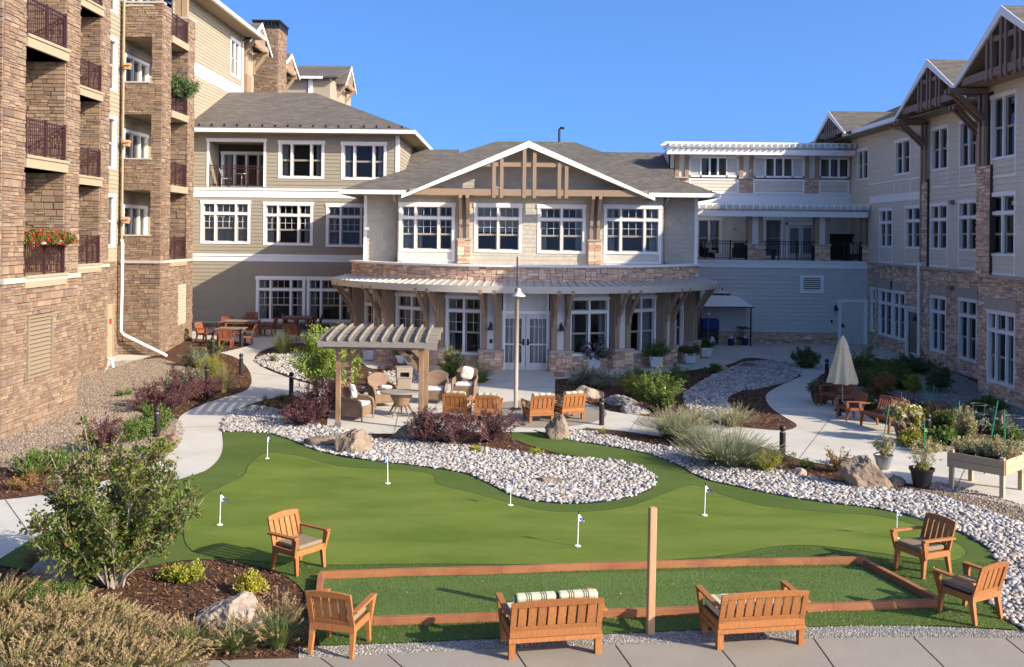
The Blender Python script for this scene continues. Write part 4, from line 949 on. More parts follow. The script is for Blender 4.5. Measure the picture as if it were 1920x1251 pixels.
rail(E, P, p1[1], p2[0], 4.25, .95, [xa(1461, 470, DT), xa(1495, 470, DT)], .13, name='terrace_railing', mat=MT['black']); rail(E, P, p2[1], p3[0], 4.25, .95, [xa(1585, 470, DT)], .13, name='terrace_railing', mat=MT['railing'])
def trellis(x0, x1, yf, yb, z, nr, name):
    s = MB(); s.box((x0, yf + .25, z - .28), (x1, yf + .37, z)); s.box((x0, yf + .55, z - .28), (x1, yf + .65, z)); tb = s.build('trellis_beam', MT['white'], E)
    for k in range(nr):
        x = x0 + .1 + (x1 - x0 - .2) * k / (nr - 1); s = MB(); s.prism([(yf, z + .10), (yb, z + .10), (yb, z + .3), (yf + .12, z + .3), (yf, z + .2)], 0, .05, Plane((x, 0, 0), (0, 1, 0))); s.build('trellis_rafter', MT['white'], tb)
    for k in range(7):
        y = yf + .12 + (yb - yf - .25) * k / 6; s = MB(); s.box((x0 - .1, y, z + .3), (x1 + .1, y + .09, z + .36)); s.build('trellis_slat', MT['white'], tb)
trellis(7.9, xa(1632, 395, 50.6), 50.7, 54, 6.72, 30, 'trellis'); 
trellis(xa(1262, 275, 53) - .3, xa(1606, 275, 53), 52.9, 55.0, 10.0, 32, 'trellis')
s = MB(); s.fbox(PQ, 8.2, 18.3, 7.15, 7.75, 0, .05); s.fbox(PQ, 8.2, 18.3, 7.68, 7.75, .05, .1); s.build('band_board', MT['white'], E)
# upper storey
cols3 = [(1265, 1291), (1385, 1412), (1508, 1535), (1592, 1606)]
for i, (a, b_) in enumerate(cols3):
    x0, x1 = xa(a, 340, DU), xa(b_, 340, DU); st.cover(PQ, x0, x1, 7.76, 8.52, (), 60 + i, wide=.75); s = MB(); s.fbox(PQ, x0, x1, 8.52, 10.0, -.02, .03); s.build('column_panel', MT['panel'], E)
    for (c, d) in ((x0, x0 + .22), (x1 - .22, x1)):
        if x1 - x0 > .5 or c == x0: s = MB(); s.fbox(PQ, c, d, 8.56, 10.0, .03, .12); s.build('column_board', MT['taupe'], E)
    s = MB(); s.fbox(PQ, x0 - .03, x1 + .03, 8.5, 8.57, 0, .15); s.build('pier_cap', MT['cap'], E)
for i in range(3):
    x0, x1 = xa(cols3[i][1], 340, DU), xa(cols3[i + 1][0], 340, DU)
    bd2.cover(PQ, x0 + .08, x1 - .08, 7.86, 8.4, (), 80 + i, ex=.18); s = MB()
    for q in ((x0, x0 + .09, 7.76, 8.5), (x1 - .09, x1, 7.76, 8.5), (x0 + .09, x1 - .09, 8.4, 8.5), (x0 + .09, x1 - .09, 7.76, 7.84)): s.fbox(PQ, *q, 0, .045)
    s.build('panel_frame', MT['white'], E)
    sw = .5 if i < 2 else 0.0; z0, z1, zt = 8.57, 9.95, 9.62; s = MB()
    for q in ((x0, x0 + .1, z0, z1), (x1 - .1, x1, z0, z1), (x0, x1, z1 - .08, z1), (x0, x1, z0, z0 + .1), (x0, x1, zt - .04, zt + .04)): s.fbox(PQ, *q, -.02, .05)
    if sw: [s.fbox(PQ, u, u + .08, z0, zt, -.02, .05) for u in (x0 + .1 + sw, x1 - .18 - sw)]
    a, b_ = x0 + .1 + (sw + .08 if sw else 0), x1 - .1 - (sw + .08 if sw else 0)
    for k in (1, 2): u = a + (b_ - a) * k / 3; s.fbox(PQ, u - .05, u + .05, z0 + .1, zt - .04, -.02, .05)
    sc_ = s.build('lattice_screen', MT['white'], E)
    for k in range(3): pane(sc_, PQ, a + (b_ - a) * k / 3 + .05, a + (b_ - a) * (k + 1) / 3 - .05, z0 + .1, zt - .04, -.01)
    for (r0, r1, q0, q1) in ([(x0 + .1, x1 - .1, zt + .04, z1 - .08)] + ([(x0 + .1, x0 + .1 + sw, z0 + .1, zt - .04), (x1 - .1 - sw, x1 - .1, z0 + .1, zt - .04)] if sw else [])):
        l = MB(); stp = .115; n = int((r1 - r0 + q1 - q0) / stp) + 1
        for k in range(n):
            for sg in (0, 1):
                t = k * stp; p = []                 # diagonal clipped to the rectangle
                H = q1 - q0; Wd = r1 - r0
                a_ = max(0, t - H); b2 = min(Wd, t)
                if b2 - a_ < .02: continue
                pa, pb = (a_, t - a_), (b2, t - b2)
                if sg: pa, pb = (Wd - pa[0], pa[1]), (Wd - pb[0], pb[1])
                l.beam(PQ.at(r0 + pa[0], q0 + pa[1], .004 + sg * .012), PQ.at(r0 + pb[0], q0 + pb[1], .004 + sg * .012), .03, .01, up=(0, 1, 0))
        l.build('lattice', MT['white'], sc_)
    s = MB(); s.fbox(PQ, x0 - .5, x1 + .6, 8.3, 10, -1.0, -.95); s.fbox(PQ, x0, x1, 8.46, 8.52, -1.0, -.05); s.build('sunroom_wall', MT['panel'], E)
    s = MB(); curtain_mesh(s, PQ, a + .3, a + .75, z0 + .1, zt, -.12); s.build('curtain', MT['teal'] if i == 0 else MT['curtain_dk'], sc_)
s = MB(); s.fbox(PQ, 8.4, 18.3, 9.98, 10.1, -2, .1); s.build('flat_roof', MT['fascia'], E)
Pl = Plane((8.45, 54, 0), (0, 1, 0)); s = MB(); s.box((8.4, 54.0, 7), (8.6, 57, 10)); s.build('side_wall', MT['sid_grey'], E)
core = MB(); core.box((X0 + 1, DU + 1.6, 0), (X1, 60, 8.3)); core.box((X0 + 1, DT + .4, 0), (X1, DU + 2, 4.1)); core.build('inner_mass', MT['backing'], E)
bk.build('wall_backing', MT['mortar'], E); bd.finish(E, rest='siding'); bd2.finish(E, rest='upper_siding'); st.finish(E, rest='stone_veneer')
for (px, py) in ((1378, 428), (1581, 421)): s = MB(); q = XZ(px, py, DU); s.box((q[0] - .1, DU - .12, q[1] - .07), (q[0] + .1, DU, q[1] + .07)); s.build('wall_light', MT['panel'], E)

# ---------------------------------------------------------------- right wing
R = thing('right_wing', 'three storey greige wing with stone ground floor and timbered gables along the right edge', 'building', (20, 40, 0))
XF, XN, DN = 18.05, 16.4, 35.5
PR = Plane((XF, 60, 0), (0, -1, 0)); PN = Plane((XN, DN, 0), (0, -1, 0))     # u = 60-d ; u = 35.5-d
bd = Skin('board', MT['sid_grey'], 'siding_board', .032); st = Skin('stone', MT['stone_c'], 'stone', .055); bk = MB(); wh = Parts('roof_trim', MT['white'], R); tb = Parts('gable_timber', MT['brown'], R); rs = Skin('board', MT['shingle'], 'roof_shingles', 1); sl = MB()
def far(px0, px1, z0, z1, y=450): return (60 - DX(px0, XF, y), 60 - DX(px1, XF, y), z0, z1)
def near(px0, px1, z0, z1, y=450): return (DN - DX(px0, XN, y), DN - DX(px1, XN, y), z0, z1)
w3 = [(far(1679, 1708, 8.35, 10.0, 300), 2, 0), (far(1747, 1779, 8.3, 10.15, 270), 2, .72), (far(1800, 1837, 8.25, 10.15, 260), 2, .72), (far(1607.5, 1629, 8.4, 10.0, 320), 2, 0)]
w2_ = [(far(1649, 1674, 4.95, 6.85), 2, .72), (far(1697.7, 1727, 4.95, 6.88), 2, .72), (far(1744.7, 1777.6, 4.93, 6.9), 2, .72), (far(1797.7, 1835, 4.93, 6.95), 2, .72)]
w1 = [(far(1633, 1643, .75, 2.95, 600), 1, 0), (far(1648, 1673, .7, 2.95, 620), 2, 0), (far(1673.5, 1698, .7, 2.95, 620), 2, 0), (far(1745, 1775, .62, 3.0, 620), 2, .5), (far(1798, 1833, .6, 3.05, 630), 2, .5)]
n3 = [(near(1859, 1907, 8.1, 10.3, 240), 2, .6)]; n2 = [(near(1856, 1905, 4.85, 6.97), 2, .65)]; n1 = [(near(1852, 1905, .55, 3.0, 650), 3, .5)]
off = [(near(1990, 2060, 8.1, 10.3, 240), 2, .6), (near(1990, 2060, 4.85, 6.97), 2, .65), (near(1990, 2060, .55, 3.0, 650), 3, .5)]
dr = far(1699, 1723.5, .0, 2.35, 640)
HF = [q[0] for q in w3 + w2_ + w1] + [dr]; HN = [q[0] for q in n3 + n2 + n1 + off]
pil = [far(1734, 1743, 0, 7.9, 450)]
U1 = 60 - 35.0; UN = DN - 26.6
st.cover(PR, 8.7, U1, 0, 4.1, HF, 1); bd.cover(PR, 6, U1, 4.2, 10.75, HF + [(pil[0][0], pil[0][1], 4, 8)], 2, ex=.19, long_=5); backing(PR, 0, U1, 0, 10.8, HF, bk)
st.cover(PN, 0, UN, 0, 4.1, HN, 3); bd.cover(PN, .95, UN, 4.2, 10.9, HN, 4, ex=.19, long_=5); backing(PN, 0, UN, 0, 10.9, HN, bk)
Pp = Plane(PR.at(0, 0, .12), PR.U); st.cover(Pp, pil[0][0], pil[0][1], 4.2, 7.85, (), 5, wide=.8); s = MB(); s.fbox(PR, pil[0][0] + .01, pil[0][1] - .01, 4.2, 7.85, 0, .118); s.build('stone_pilaster', MT['mortar'], R)
Pp = Plane(PN.at(0, 0, .12), PN.U); st.cover(Pp, .0, .95, 4.1, 7.95, (), 6, wide=.8); s = MB(); s.fbox(PN, .01, .94, 4.1, 7.95, -.1, .118); s.build('stone_pilaster', MT['mortar'], R)
for (P, u0, u1) in ((PR, 8.6, U1), (PN, -.05, UN)):
    s = MB(); s.fbox(P, u0, u1, 4.1, 4.2, 0, .12); s.build('stone_ledge', MT['cap'], R)
for (P, L_) in ((PR, w3 + w2_ + w1), (PN, n3 + n2 + n1 + off)):
    for (q, n, bl) in L_:
        tra = 0 if q[2] > 8 else .5
        window(R, P, *q, cols=n, transom=tra, casing=.1, curtain='sides', below=bl, ratio=[.3, .4, .3] if n == 3 else None)
        if bl: s = MB(); s.fbox(P, q[0] + .08, q[1] - .08, q[2] - bl, q[2], 0, .012); s.build('apron_panel', MT['panel'], R)
        if q[3] < 3.2: s = MB(); s.fbox(P, q[0] - .12, q[1] + .12, q[3] + .035, q[3] + .42, 0, .085); s.build('stone_lintel', MT['lintel'], R)
s = MB(); s.fbox(PR, dr[0], dr[0] + .08, 0, 2.35, 0, .05); s.fbox(PR, dr[1] - .08, dr[1], 0, 2.35, 0, .05); s.fbox(PR, dr[0], dr[1], 2.27, 2.35, .002, .05)
s.build('door_frame', MT['white'], R); s = MB(); a, b_ = dr[0] + .08, dr[1] - .08
for q in ((a, a + .14, .02, 2.27), (b_ - .14, b_, .02, 2.27), (a + .14, b_ - .14, .02, .3), (a + .14, b_ - .14, 2.1, 2.27)): s.fbox(PR, *q, -.04, .01)
do = s.build('side_door', MT['doorgrey'], R); pane(do, PR, a + .14, b_ - .14, .3, 2.1, -.02); s = MB(); curtain_mesh(s, PR, a + .1, b_ - .1, .3, 2.1, -.08, .02, .12); s.build('door_curtain', MT['curtain'], do)
s = MB(); s.fbox(PR, 8.9, pil[0][0] - .5, 7.15, 7.5, 0, .045); s.fbox(PR, 8.9, pil[0][0] - .5, 8.08, 8.15, 0, .045)
for px in (1679, 1708): u = 60 - DX(px, XF, 350); s.fbox(PR, u - .05, u + .05, 7.5, 8.08, 0, .04)
s.build('band_board', MT['white'], R)
for (P, px, X, z0) in ((PR, 1730, XF, 0),):
    u = 60 - DX(px, X, 450); s = MB(); s.tube([P.at(u - 2.2, 10.55, .7), P.at(u - 1.9, 10.45, .5), P.at(u - .2, 9.9, .1), P.at(u, 9.7, .09), P.at(u, 4.35, .09)], .06); s.build('drain_pipe', MT['pole'], R)
    s = MB(); s.tube([P.at(u, 4.35, .09), P.at(u + .1, 4.15, .2), P.at(u + .1, .1, .16)], .07); s.build('drain_pipe', MT['white'], R)
u = 60 - DX(1726, XF, 600); sconce(R, PR, u - .1, 1.9)
for (P, px, py, X) in ((PR, 1789, 380, XF), (PR, 1789, 540, XF)):
    d = DX(px, X, py); z = CH - unroll(px, py)[1] * d / FP; s = MB(); s.fbox(P, 60 - d - .15, 60 - d + .1, z - .08, z + .1, 0, .2); s.build('wall_light', MT['steel'], R)
# roofs: eaves, main slope and four cross gables
EX = 17.15; ZR = 10.85
roof_face(R, [(EX, 60, ZR), (EX, 35, ZR), (25, 35, ZR + 3.3), (25, 60, ZR + 3.3)], rs, .12, sl, 1)
roof_face(R, [(15.5, 35.6, ZR + .05), (15.5, 26.3, ZR + .05), (24, 26.3, ZR + 3.7), (24, 35.6, ZR + 3.7)], rs, .12, sl, 2)
wh.box((EX - .12, 44.3, ZR - .2), (EX + .02, 52.5, ZR)); 
s = MB(); s.box((EX, 35, ZR - .23), (XF, 60, ZR - .19)); s.box((15.5, 26.3, ZR - .2), (XN, 35.6, ZR - .16)); s.build('soffit', MT['soffit'], R)
for (X, wallX, yc, half, ze, zp, sd_) in ((16.7, XF, 40.9, 3.4, 10.72, 12.65, 21), (15.3, XN, 31.8, 3.6, 10.62, 12.75, 22), (16.7, XF, 53.6, 2.6, 10.75, 12.1, 23)):
    P = Plane((X, yc, 0), (0, -1, 0)); gable(R, P, 0, half, ze, zp, 8, rs, wh, tb, sl, seed=sd_, bw=.17, fasc=.26)
    Pw = Plane((wallX, yc, 0), (0, -1, 0)); b = MB(); b.prism([(-half * .97, ze - .15), (half * .97, ze - .15), (0, zp - .22)], -.6, .02, Pw); b.build('gable_wall', MT['panel'], R)
    s = MB()
    for sg in (-1, 1): s.beam(Pw.at(sg * half, ze - .1, (wallX - X) / 2), Pw.at(sg * .03, zp - .14, (wallX - X) / 2), wallX - X, .03, up=(0, 0, 1))
    s.build('gable_soffit', MT['soffit'], R)
br = MB()
def bracket2(P, u, z, out, drop, n=2):
    for e in (-.17, .17):
        b = MB(); bracket(b, P, u + e, z, out, drop, .15); b.build('timber_bracket', MT['brown'], R)
        b = MB(); b.fbox(P, u + e - .08, u + e + .08, 7.95, z - drop - .2, .0, .13); b.build('wall_post', MT['taupe'], R)
bracket2(Plane(PR.at(0, 0, .12), PR.U), (pil[0][0] + pil[0][1]) / 2, 10.45, 1.3, 1.0); bracket2(PR, 60 - DX(1836, XF, 200) + .25, 10.45, 1.2, 1.0); bracket2(Plane(PN.at(0, 0, .12), PN.U), .48, 10.5, 1.3, 1.0)
core = MB(); core.box((XF + 1.2, 35, 0), (26, 60, 10.8)); core.box((XN + 1.2, 26.6, 0), (26, 35.5, 10.8)); core.build('inner_mass', MT['backing'], R)
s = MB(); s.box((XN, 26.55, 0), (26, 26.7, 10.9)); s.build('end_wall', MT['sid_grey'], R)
for (ob, nm, mt) in ((bk, 'wall_backing', 'mortar'), (sl, 'roof_deck', 'shingle')): ob.build(nm, MT[mt], R)
bd.finish(R, rest='siding'); st.finish(R, rest='stone_veneer'); rs.finish(R, 0, rest='roof_shingles')
# ================================================================= GROUND
def tri_region(pts2, step=None):
    """triangulate a polygon of world xy points (with interior points where the ground rises)"""
    pts = [Vector((p[0], p[1])) for p in pts2]; n = len(pts); ed = [(i, (i + 1) % n) for i in range(n)]
    extra = []
    a = np.array([[p.x, p.y] for p in pts])
    if a[:, 0].min() < -3.5 and a[:, 1].max() > 39.5:
        xs = np.arange(math.floor(a[:, 0].min() * 2) / 2, min(-3.4, a[:, 0].max()), .5); ys = np.arange(max(39.5, math.floor(a[:, 1].min() * 2) / 2), a[:, 1].max(), .5)
        for x in xs:
            for y in ys:
                if inside(a, x, y): extra.append(Vector((x, y)))
    vs, es, fs, *_ = delaunay_2d_cdt(pts + extra, ed, [], 1, 1e-5)
    return vs, fs
def inside(poly, x, y):
    c = False; n = len(poly); j = n - 1
    for i in range(n):
        if (poly[i][1] > y) != (poly[j][1] > y) and x < (poly[j][0]-poly[i][0]) * (y-poly[i][1]) / (poly[j][1]-poly[i][1]) + poly[i][0]: c = not c
        j = i
    return c
def np_inside(poly, X, Y):
    c = np.zeros(X.shape, bool); n = len(poly); j = n - 1
    for i in range(n):
        xi, yi, xj, yj = poly[i][0], poly[i][1], poly[j][0], poly[j][1]
        if yi != yj: c ^= ((yi > Y) != (yj > Y)) & (X < (xj - xi) * (Y - yi) / (yj - yi) + xi)
        j = i
    return c
def spline(pts, k=5, closed=True):
    """Catmull-Rom through measured outline points; a point given with a third value is a sharp corner"""
    n = len(pts); out = []
    for i in range(n):
        p0, p1, p2, p3 = pts[(i-1) % n], pts[i], pts[(i+1) % n], pts[(i+2) % n]
        if len(p1) > 2: p0 = p1
        if len(p2) > 2: p3 = p2
        for q in range(k):
            t = q / k; r = []
            for a in (0, 1): r.append(.5 * (2*p1[a] + (p2[a]-p0[a])*t + (2*p0[a]-5*p1[a]+4*p2[a]-p3[a])*t*t + (3*p1[a]-p0[a]-3*p2[a]+p3[a])*t**3))
            out.append(tuple(r))
    return out
def poly_w(px, k=4):
    return [tuple(G(x, y).xy) for (x, y) in (spline(px, k) if k > 1 else [q[:2] for q in px])]
REG = {}
def region(name, px, mat, layer, k=4, thick=0.0):
    w_ = poly_w(px, k); REG.setdefault(name, []).append(w_)
    vs, fs = tri_region(w_); z = .006 * layer + thick
    V = [(v.x, v.y, float(zg(v.x, v.y)) + z) for v in vs]; Fc = [tuple(f) for f in fs]
    n = len(V)
    if thick:
        m = len(w_); V += [(x, y, float(zg(x, y)) - .02) for x, y in w_]; Fc += [(i, n + i, n + (i + 1) % m, (i + 1) % m) for i in range(m)]
    b = MB(); b.add(V, Fc); o = b.build(name, mat); 
    me = o.data; 
    tag(o, kind='structure'); return o
def axis(lo, hi, f0, f1):
    a = [lo, -200, -80, -40] if lo < 0 else [lo]; 
    return a
xs = np.unique(np.concatenate([[-600, -250, -100, -50, -30], np.arange(-24, -3, .5), [-2, 0, 5, 10, 20, 40, 100, 250, 600]]))
ys = np.unique(np.concatenate([[-200, -50, 0, 5, 10, 20, 30, 39], np.arange(39.5, 52, .5), [54, 60, 80, 120, 250, 700]]))
XX, YY = np.meshgrid(xs, ys); ZZ = zg(XX, YY); nx = len(xs); V = np.stack([XX.ravel(), YY.ravel(), ZZ.ravel()], 1)
ii = np.arange(len(ys) - 1)[:, None] * nx + np.arange(nx - 1)[None]; Fq = np.stack([ii, ii + 1, ii + nx + 1, ii + nx], -1).reshape(-1, 4)
tag(np_mesh('ground', V, Fq, MT['mulch']), kind='structure')
# outlines measured on the photograph
turf = [(418,811,1),(470,812),(520,816),(562,833),(600,848),(640,858),(700,866),(760,872),(830,880),(880,893),(920,912),(960,930),(1000,941),(1060,947),(1120,945),(1180,935),(1215,922),(1230,905),(1222,888),(1190,875),(1150,867),(1090,858),(1040,850),(990,835),(953,820,1),(962,811,1),(1000,811),(1050,824),(1100,832),(1180,845),(1230,857),(1270,873),(1300,890),(1330,903),(1400,918),(1480,934),(1560,946),(1640,955),(1700,968),(1760,985),(1810,1005),(1850,1030),(1868,1058),(1862,1085),(1845,1105),(1866,1145),(1912,1184,1),(1860,1180),(1700,1174),(1500,1177),(1300,1183),(1150,1190),(950,1198),(800,1205),(700,1209),(600,1213,1),(590,1180),(585,1140),(555,1095),(500,1068),(440,1055),(380,1051),(320,1056),(220,1075),(100,1078),(0,1062,1),(0,1052,1),(60,1012),(120,985),(200,958),(300,915),(340,899),(385,884),(410,862),(418,840)]
green = [(360,1035),(345,990),(365,945),(415,915),(455,895),(468,872),(500,852),(560,856),(640,876),(760,884),(810,892),(822,910),(870,922),(940,940),(1010,958),(1090,962),(1170,954),(1235,932),(1275,917),(1310,913),(1360,932),(1440,952),(1560,963),(1640,969),(1720,988),(1780,1012),(1812,1036),(1795,1052),(1740,1053),(1650,1040),(1530,1026),(1450,1028),(1350,1045),(1200,1056),(1000,1061),(800,1060),(600,1062),(450,1052)]
region('turf', turf, MT['turf'], 3, 3); region('putting_green', green, MT['green'], 4, 4)
court = [(603,1090,1),(1622,1066,1),(1752,1137,1),(1500,1145),(1100,1158),(598,1170,1)]
region('court_turf', court, MT['court'], 5, 1)
path = [(-40,942,1),(60,932),(150,915),(270,880),(325,845),(330,800),(345,776),(400,752),(452,737),(471,720),(466,694),(444,672),(412,662,1),(440,655),(470,645),(440,640,1),(360,640,1),(360,612,1),(680,612,1),(690,640,1),(560,642),(515,648),(485,662),(478,676),(500,693),(560,715),(640,738),(640,762,1),(600,760),(545,742),(500,750),(455,764),(420,785),(416,811,1),(418,840),(410,862),(385,884),(340,899),(300,915),(200,958),(120,985),(60,1012),(-40,1075,1)]
region('path', path, MT['concrete'], 2, 4)
patio = [(612,808,1),(618,770),(640,745),(700,722),(760,715),(905,720,1),(920,712,1),(930,706,1),(1041,706,1),(1040,752,1),(1085,755),(1130,767),(1152,782),(1120,800),(1060,810),(960,812),(860,812),(700,815)]
region('patio', patio, MT['concrete'], 4, 3)
def ellipse_px(cx, cy, rx, ry, n=28): return [(cx + rx * math.cos(2*math.pi*i/n), cy + ry * math.sin(2*math.pi*i/n)) for i in range(n)]
region('patio_ring', ellipse_px(1010, 778, 128, 26), MT['concrete_f'], 5, 1)
apron = [(660,664,1),(690,650,1),(1330,640,1),(1640,632,1),(1760,700,1),(1640,672),(1560,684),(1505,706),(1480,684),(1440,675),(1400,672),(1370,683),(1330,690),(1240,702),(1160,708),(1060,711),(1041,712,1),(920,712,1),(860,706),(790,704),(730,694),(690,690)]
region('court_pavement', apron, MT['concrete'], 3, 3)
region('brick_threshold', [(1038,699,1),(1057,699,1),(1060,708,1),(1040,708,1)], MT['brick'], 6, 1)
epath = [(1120,768,1),(1200,780),(1300,792),(1400,803),(1470,808),(1494,798),(1470,782),(1447,766),(1436,748),(1446,733),(1500,707),(1560,684),(1640,672,1),(1640,680,1),(1560,695),(1530,712),(1520,735),(1528,758),(1560,778),(1640,803),(1720,822),(1790,850),(1920,890),(2000,915,1),(2000,985,1),(1900,950),(1790,925),(1690,905),(1600,882),(1500,862),(1400,832),(1260,822),(1160,808),(1090,803,1)]
region('garden_path', epath, MT['concrete'], 2, 4)
region('bench_pad', [(1527,752,1),(1580,752,1),(1640,790,1),(1720,815,1),(1700,822,1),(1600,800,1),(1545,778,1)], MT['concrete'], 3, 1)
region('service_pad', [(195,700,1),(208,658,1),(300,658,1),(298,664,1),(205,692,1)], MT['concrete'], 2, 1)
gl_bed = [(-60,850,1),(-60,790,1),(0,790,1),(120,745,1),(130,700,1),(195,680,1),(300,672,1),(345,690),(330,720),(250,770),(340,790),(330,845),(270,870),(150,890),(60,880),(-60,880,1)]
region('gravel_bed', gl_bed, MT['gravelbed'], 1, 3)
region('gravel_bed', [(1680,918,1),(1760,905),(1840,925),(1960,960,1),(1960,1010,1),(1880,985),(1760,945)], MT['gravelbed'], 1, 3)
gr_bed = [(1600,722,1),(1640,700),(1720,690),(1790,700),(1860,735),(1960,790,1),(1960,870,1),(1860,800),(1740,760),(1650,735)]
region('gravel_bed', gr_bed, MT['ggravelbed'], 1, 3)
isl = [(500,815,1),(540,812),(570,818),(640,822),(700,824),(760,828),(860,836),(960,848),(1040,856),(1150,866),(1200,876),(1228,895),(1229,909),(1210,924),(1160,938),(1080,946),(1000,941),(950,926),(900,900),(860,887),(780,875),(680,863),(600,848),(562,833),(520,818)]
west = [(416,811,1),(420,785),(455,766),(490,764),(545,776),(600,800),(640,806),(700,822),(640,822),(570,818),(520,815),(470,812)]
east = [(1020,812,1),(1060,808),(1120,812),(1200,832),(1300,846),(1370,862),(1440,880),(1560,905),(1640,918),(1720,925),(1800,945),(1880,972),(1980,1005,1),(1980,1200,1),(1925,1188,1),(1866,1148),(1845,1106),(1862,1086),(1868,1058),(1850,1030),(1810,1005),(1760,985),(1700,968),(1640,955),(1560,946),(1480,934),(1400,918),(1330,903),(1300,890),(1270,873),(1230,857),(1180,845),(1100,832),(1050,824)]
river = [(1284,738,1),(1310,720),(1345,702),(1372,690),(1400,680),(1450,679),(1490,685),(1500,700),(1480,716),(1440,727),(1390,735),(1365,748),(1370,770),(1400,785),(1370,796),(1340,790),(1300,775),(1283,755)]
nw = [(500,666,1),(560,662),(620,668),(660,690),(650,720),(600,722),(540,706),(485,684),(478,675)]
mid = [(690,702,1),(740,697),(800,700),(850,706),(850,716),(760,720),(700,730)]
rest = []
for nm, px, k in (('pebble_island', isl, 3), ('pebble_border', west, 3), ('pebble_channel', east, 3), ('pebble_river', river, 3), ('pebble_patch', nw, 3), ('pebble_patch', mid, 3)):
    region(nm, px, MT['stonebed'], 2, k)
strip = [(560,1214,1),(700,1209),(800,1205),(950,1198),(1150,1190),(1300,1183),(1500,1177),(1700,1174),(1912,1184,1),(1960,1186,1),(1960,1200,1),(1700,1197),(1500,1200),(1300,1207),(1100,1213),(950,1218),(800,1224),(560,1238,1)]
region('gravel_strip', strip, MT['ggravelbed'], 1, 3)
# foreground slabs: each one a piece
jl = [(-160, 1240, -120), (60,1244,90), (250,1240,270), (412,1238,428), (600,1232,622), (725,1226,752), (962,1222,985), (1153,1212,1182), (1340,1206,1378), (1525,1198,1562), (1712,1196,1768), (1885,1196,1950), (2060,1200,2150)]
pv = thing('forecourt_pavement', None, None, (0, 12, 0)); pv['kind'] = 'structure'
for i in range(len(jl) - 1):
    a, b_ = jl[i], jl[i + 1]
    yt = lambda x: np.interp(x, [-200, 250, 560, 800, 950, 1100, 1300, 1500, 1700, 2200], [1250, 1243, 1238, 1225, 1218, 1213, 1207, 1200, 1197, 1203])
    A, B = G(a[0], float(yt(a[0]))), G(b_[0], float(yt(b_[0])))
    Cb, Db = G(b_[2], 1252), G(a[2], 1252); A2 = A + (Db - A) * 3.5 if (Db - A).length > .05 else A; 
    dA, dB = (Db - A).normalized(), (Cb - B).normalized(); e = (B - A).normalized() * .009
    if dA.y > -.3: dA = Vector((.3, -1, 0)).normalized()
    if dB.y > -.3: dB = Vector((.3, -1, 0)).normalized()
    q = [A + e, B - e, B + dB * 3.2 - e, A + dA * 3.2 + e]
    m = MB(); m.prism([(p.x, p.y) for p in reversed(q)], -.05, .02); m.build('slab', MT['concrete_f'], pv, bevel=.006)
m = MB(); m.box((-30, 3, -.03), (30, 9.9, .012)); tag(m.build('pavement', MT['concrete_f']), kind='structure')

# control joints in the poured paths
for i, (a, b_) in enumerate((((418, 800), (330, 803)), ((470, 700), (545, 709)), ((10, 938), (60, 1008)), ((250, 885), (300, 915)), ((1390, 803), (1385, 830)), ((1560, 781), (1500, 860)), ((1700, 817), (1640, 892)), ((1820, 860), (1790, 924)), ((1447, 766), (1535, 763)), ((1500, 707), (1540, 702)), ((1200, 781), (1180, 810)), ((920, 728), (1041, 728)), ((1320, 655), (1395, 679)), ((1440, 640), (1450, 678)), ((1560, 638), (1590, 682)), ((1320, 668), (1640, 660)), ((700, 768), (1140, 770)), ((760, 717), (740, 811)), ((900, 720), (880, 811)))):
    A, B = G(*a), G(*b_); b = MB(); b.beam((A.x, A.y, A.z + .032 if i in (11, 16, 17, 18) else A.z + .02), (B.x, B.y, B.z + .032 if i in (11, 16, 17, 18) else B.z + .02), .011, .003)
    tag(b.build('pavement_joint', MT['joint']), kind='structure')
# ================================================================= LOOSE STONES AND CHIPS (countless small pieces)
def ico(sub):
    t = (1 + 5 ** .5) / 2
    v = [(-1,t,0),(1,t,0),(-1,-t,0),(1,-t,0),(0,-1,t),(0,1,t),(0,-1,-t),(0,1,-t),(t,0,-1),(t,0,1),(-t,0,-1),(-t,0,1)]
    f = [(0,11,5),(0,5,1),(0,1,7),(0,7,10),(0,10,11),(1,5,9),(5,11,4),(11,10,2),(10,7,6),(7,1,8),(3,9,4),(3,4,2),(3,2,6),(3,6,8),(3,8,9),(4,9,5),(2,4,11),(6,2,10),(8,6,7),(9,8,1)]
    v = [Vector(p).normalized() for p in v]
    for _ in range(sub):
        c = {}; nf = []
        def mid(a, b):
            k = (min(a, b), max(a, b))
            if k not in c: v.append(((v[a] + v[b]) / 2).normalized()); c[k] = len(v) - 1
            return c[k]
        for (a, b, d) in f: x, y, z = mid(a, b), mid(b, d), mid(d, a); nf += [(a, x, z), (b, y, x), (d, z, y), (x, y, z)]
        f = nf
    return np.array([tuple(p) for p in v]), np.array(f)
ICO = [ico(0), ico(1)]
def rotz(a):
    c, s = np.cos(a), np.sin(a); return c, s
def bbox_grid(poly, sp, jit, r):
    a = np.array(poly); x0, y0 = a.min(0); x1, y1 = a.max(0)
    xs = np.arange(x0, x1, sp); ys = np.arange(y0, y1, sp * .9); X, Y = np.meshgrid(xs, ys); X = X + (np.arange(len(ys)) % 2)[:, None] * sp / 2
    X = X + r.uniform(-jit, jit, X.shape) * sp; Y = Y + r.uniform(-jit, jit, Y.shape) * sp
    m = np_inside(poly, X, Y); return X[m], Y[m]
def onscreen(X, Y):
    px = HX + X / Y * FP; py = HY + CH / Y * FP; return (px > -40) & (px < 1960) & (py < 1290)
PEB = []
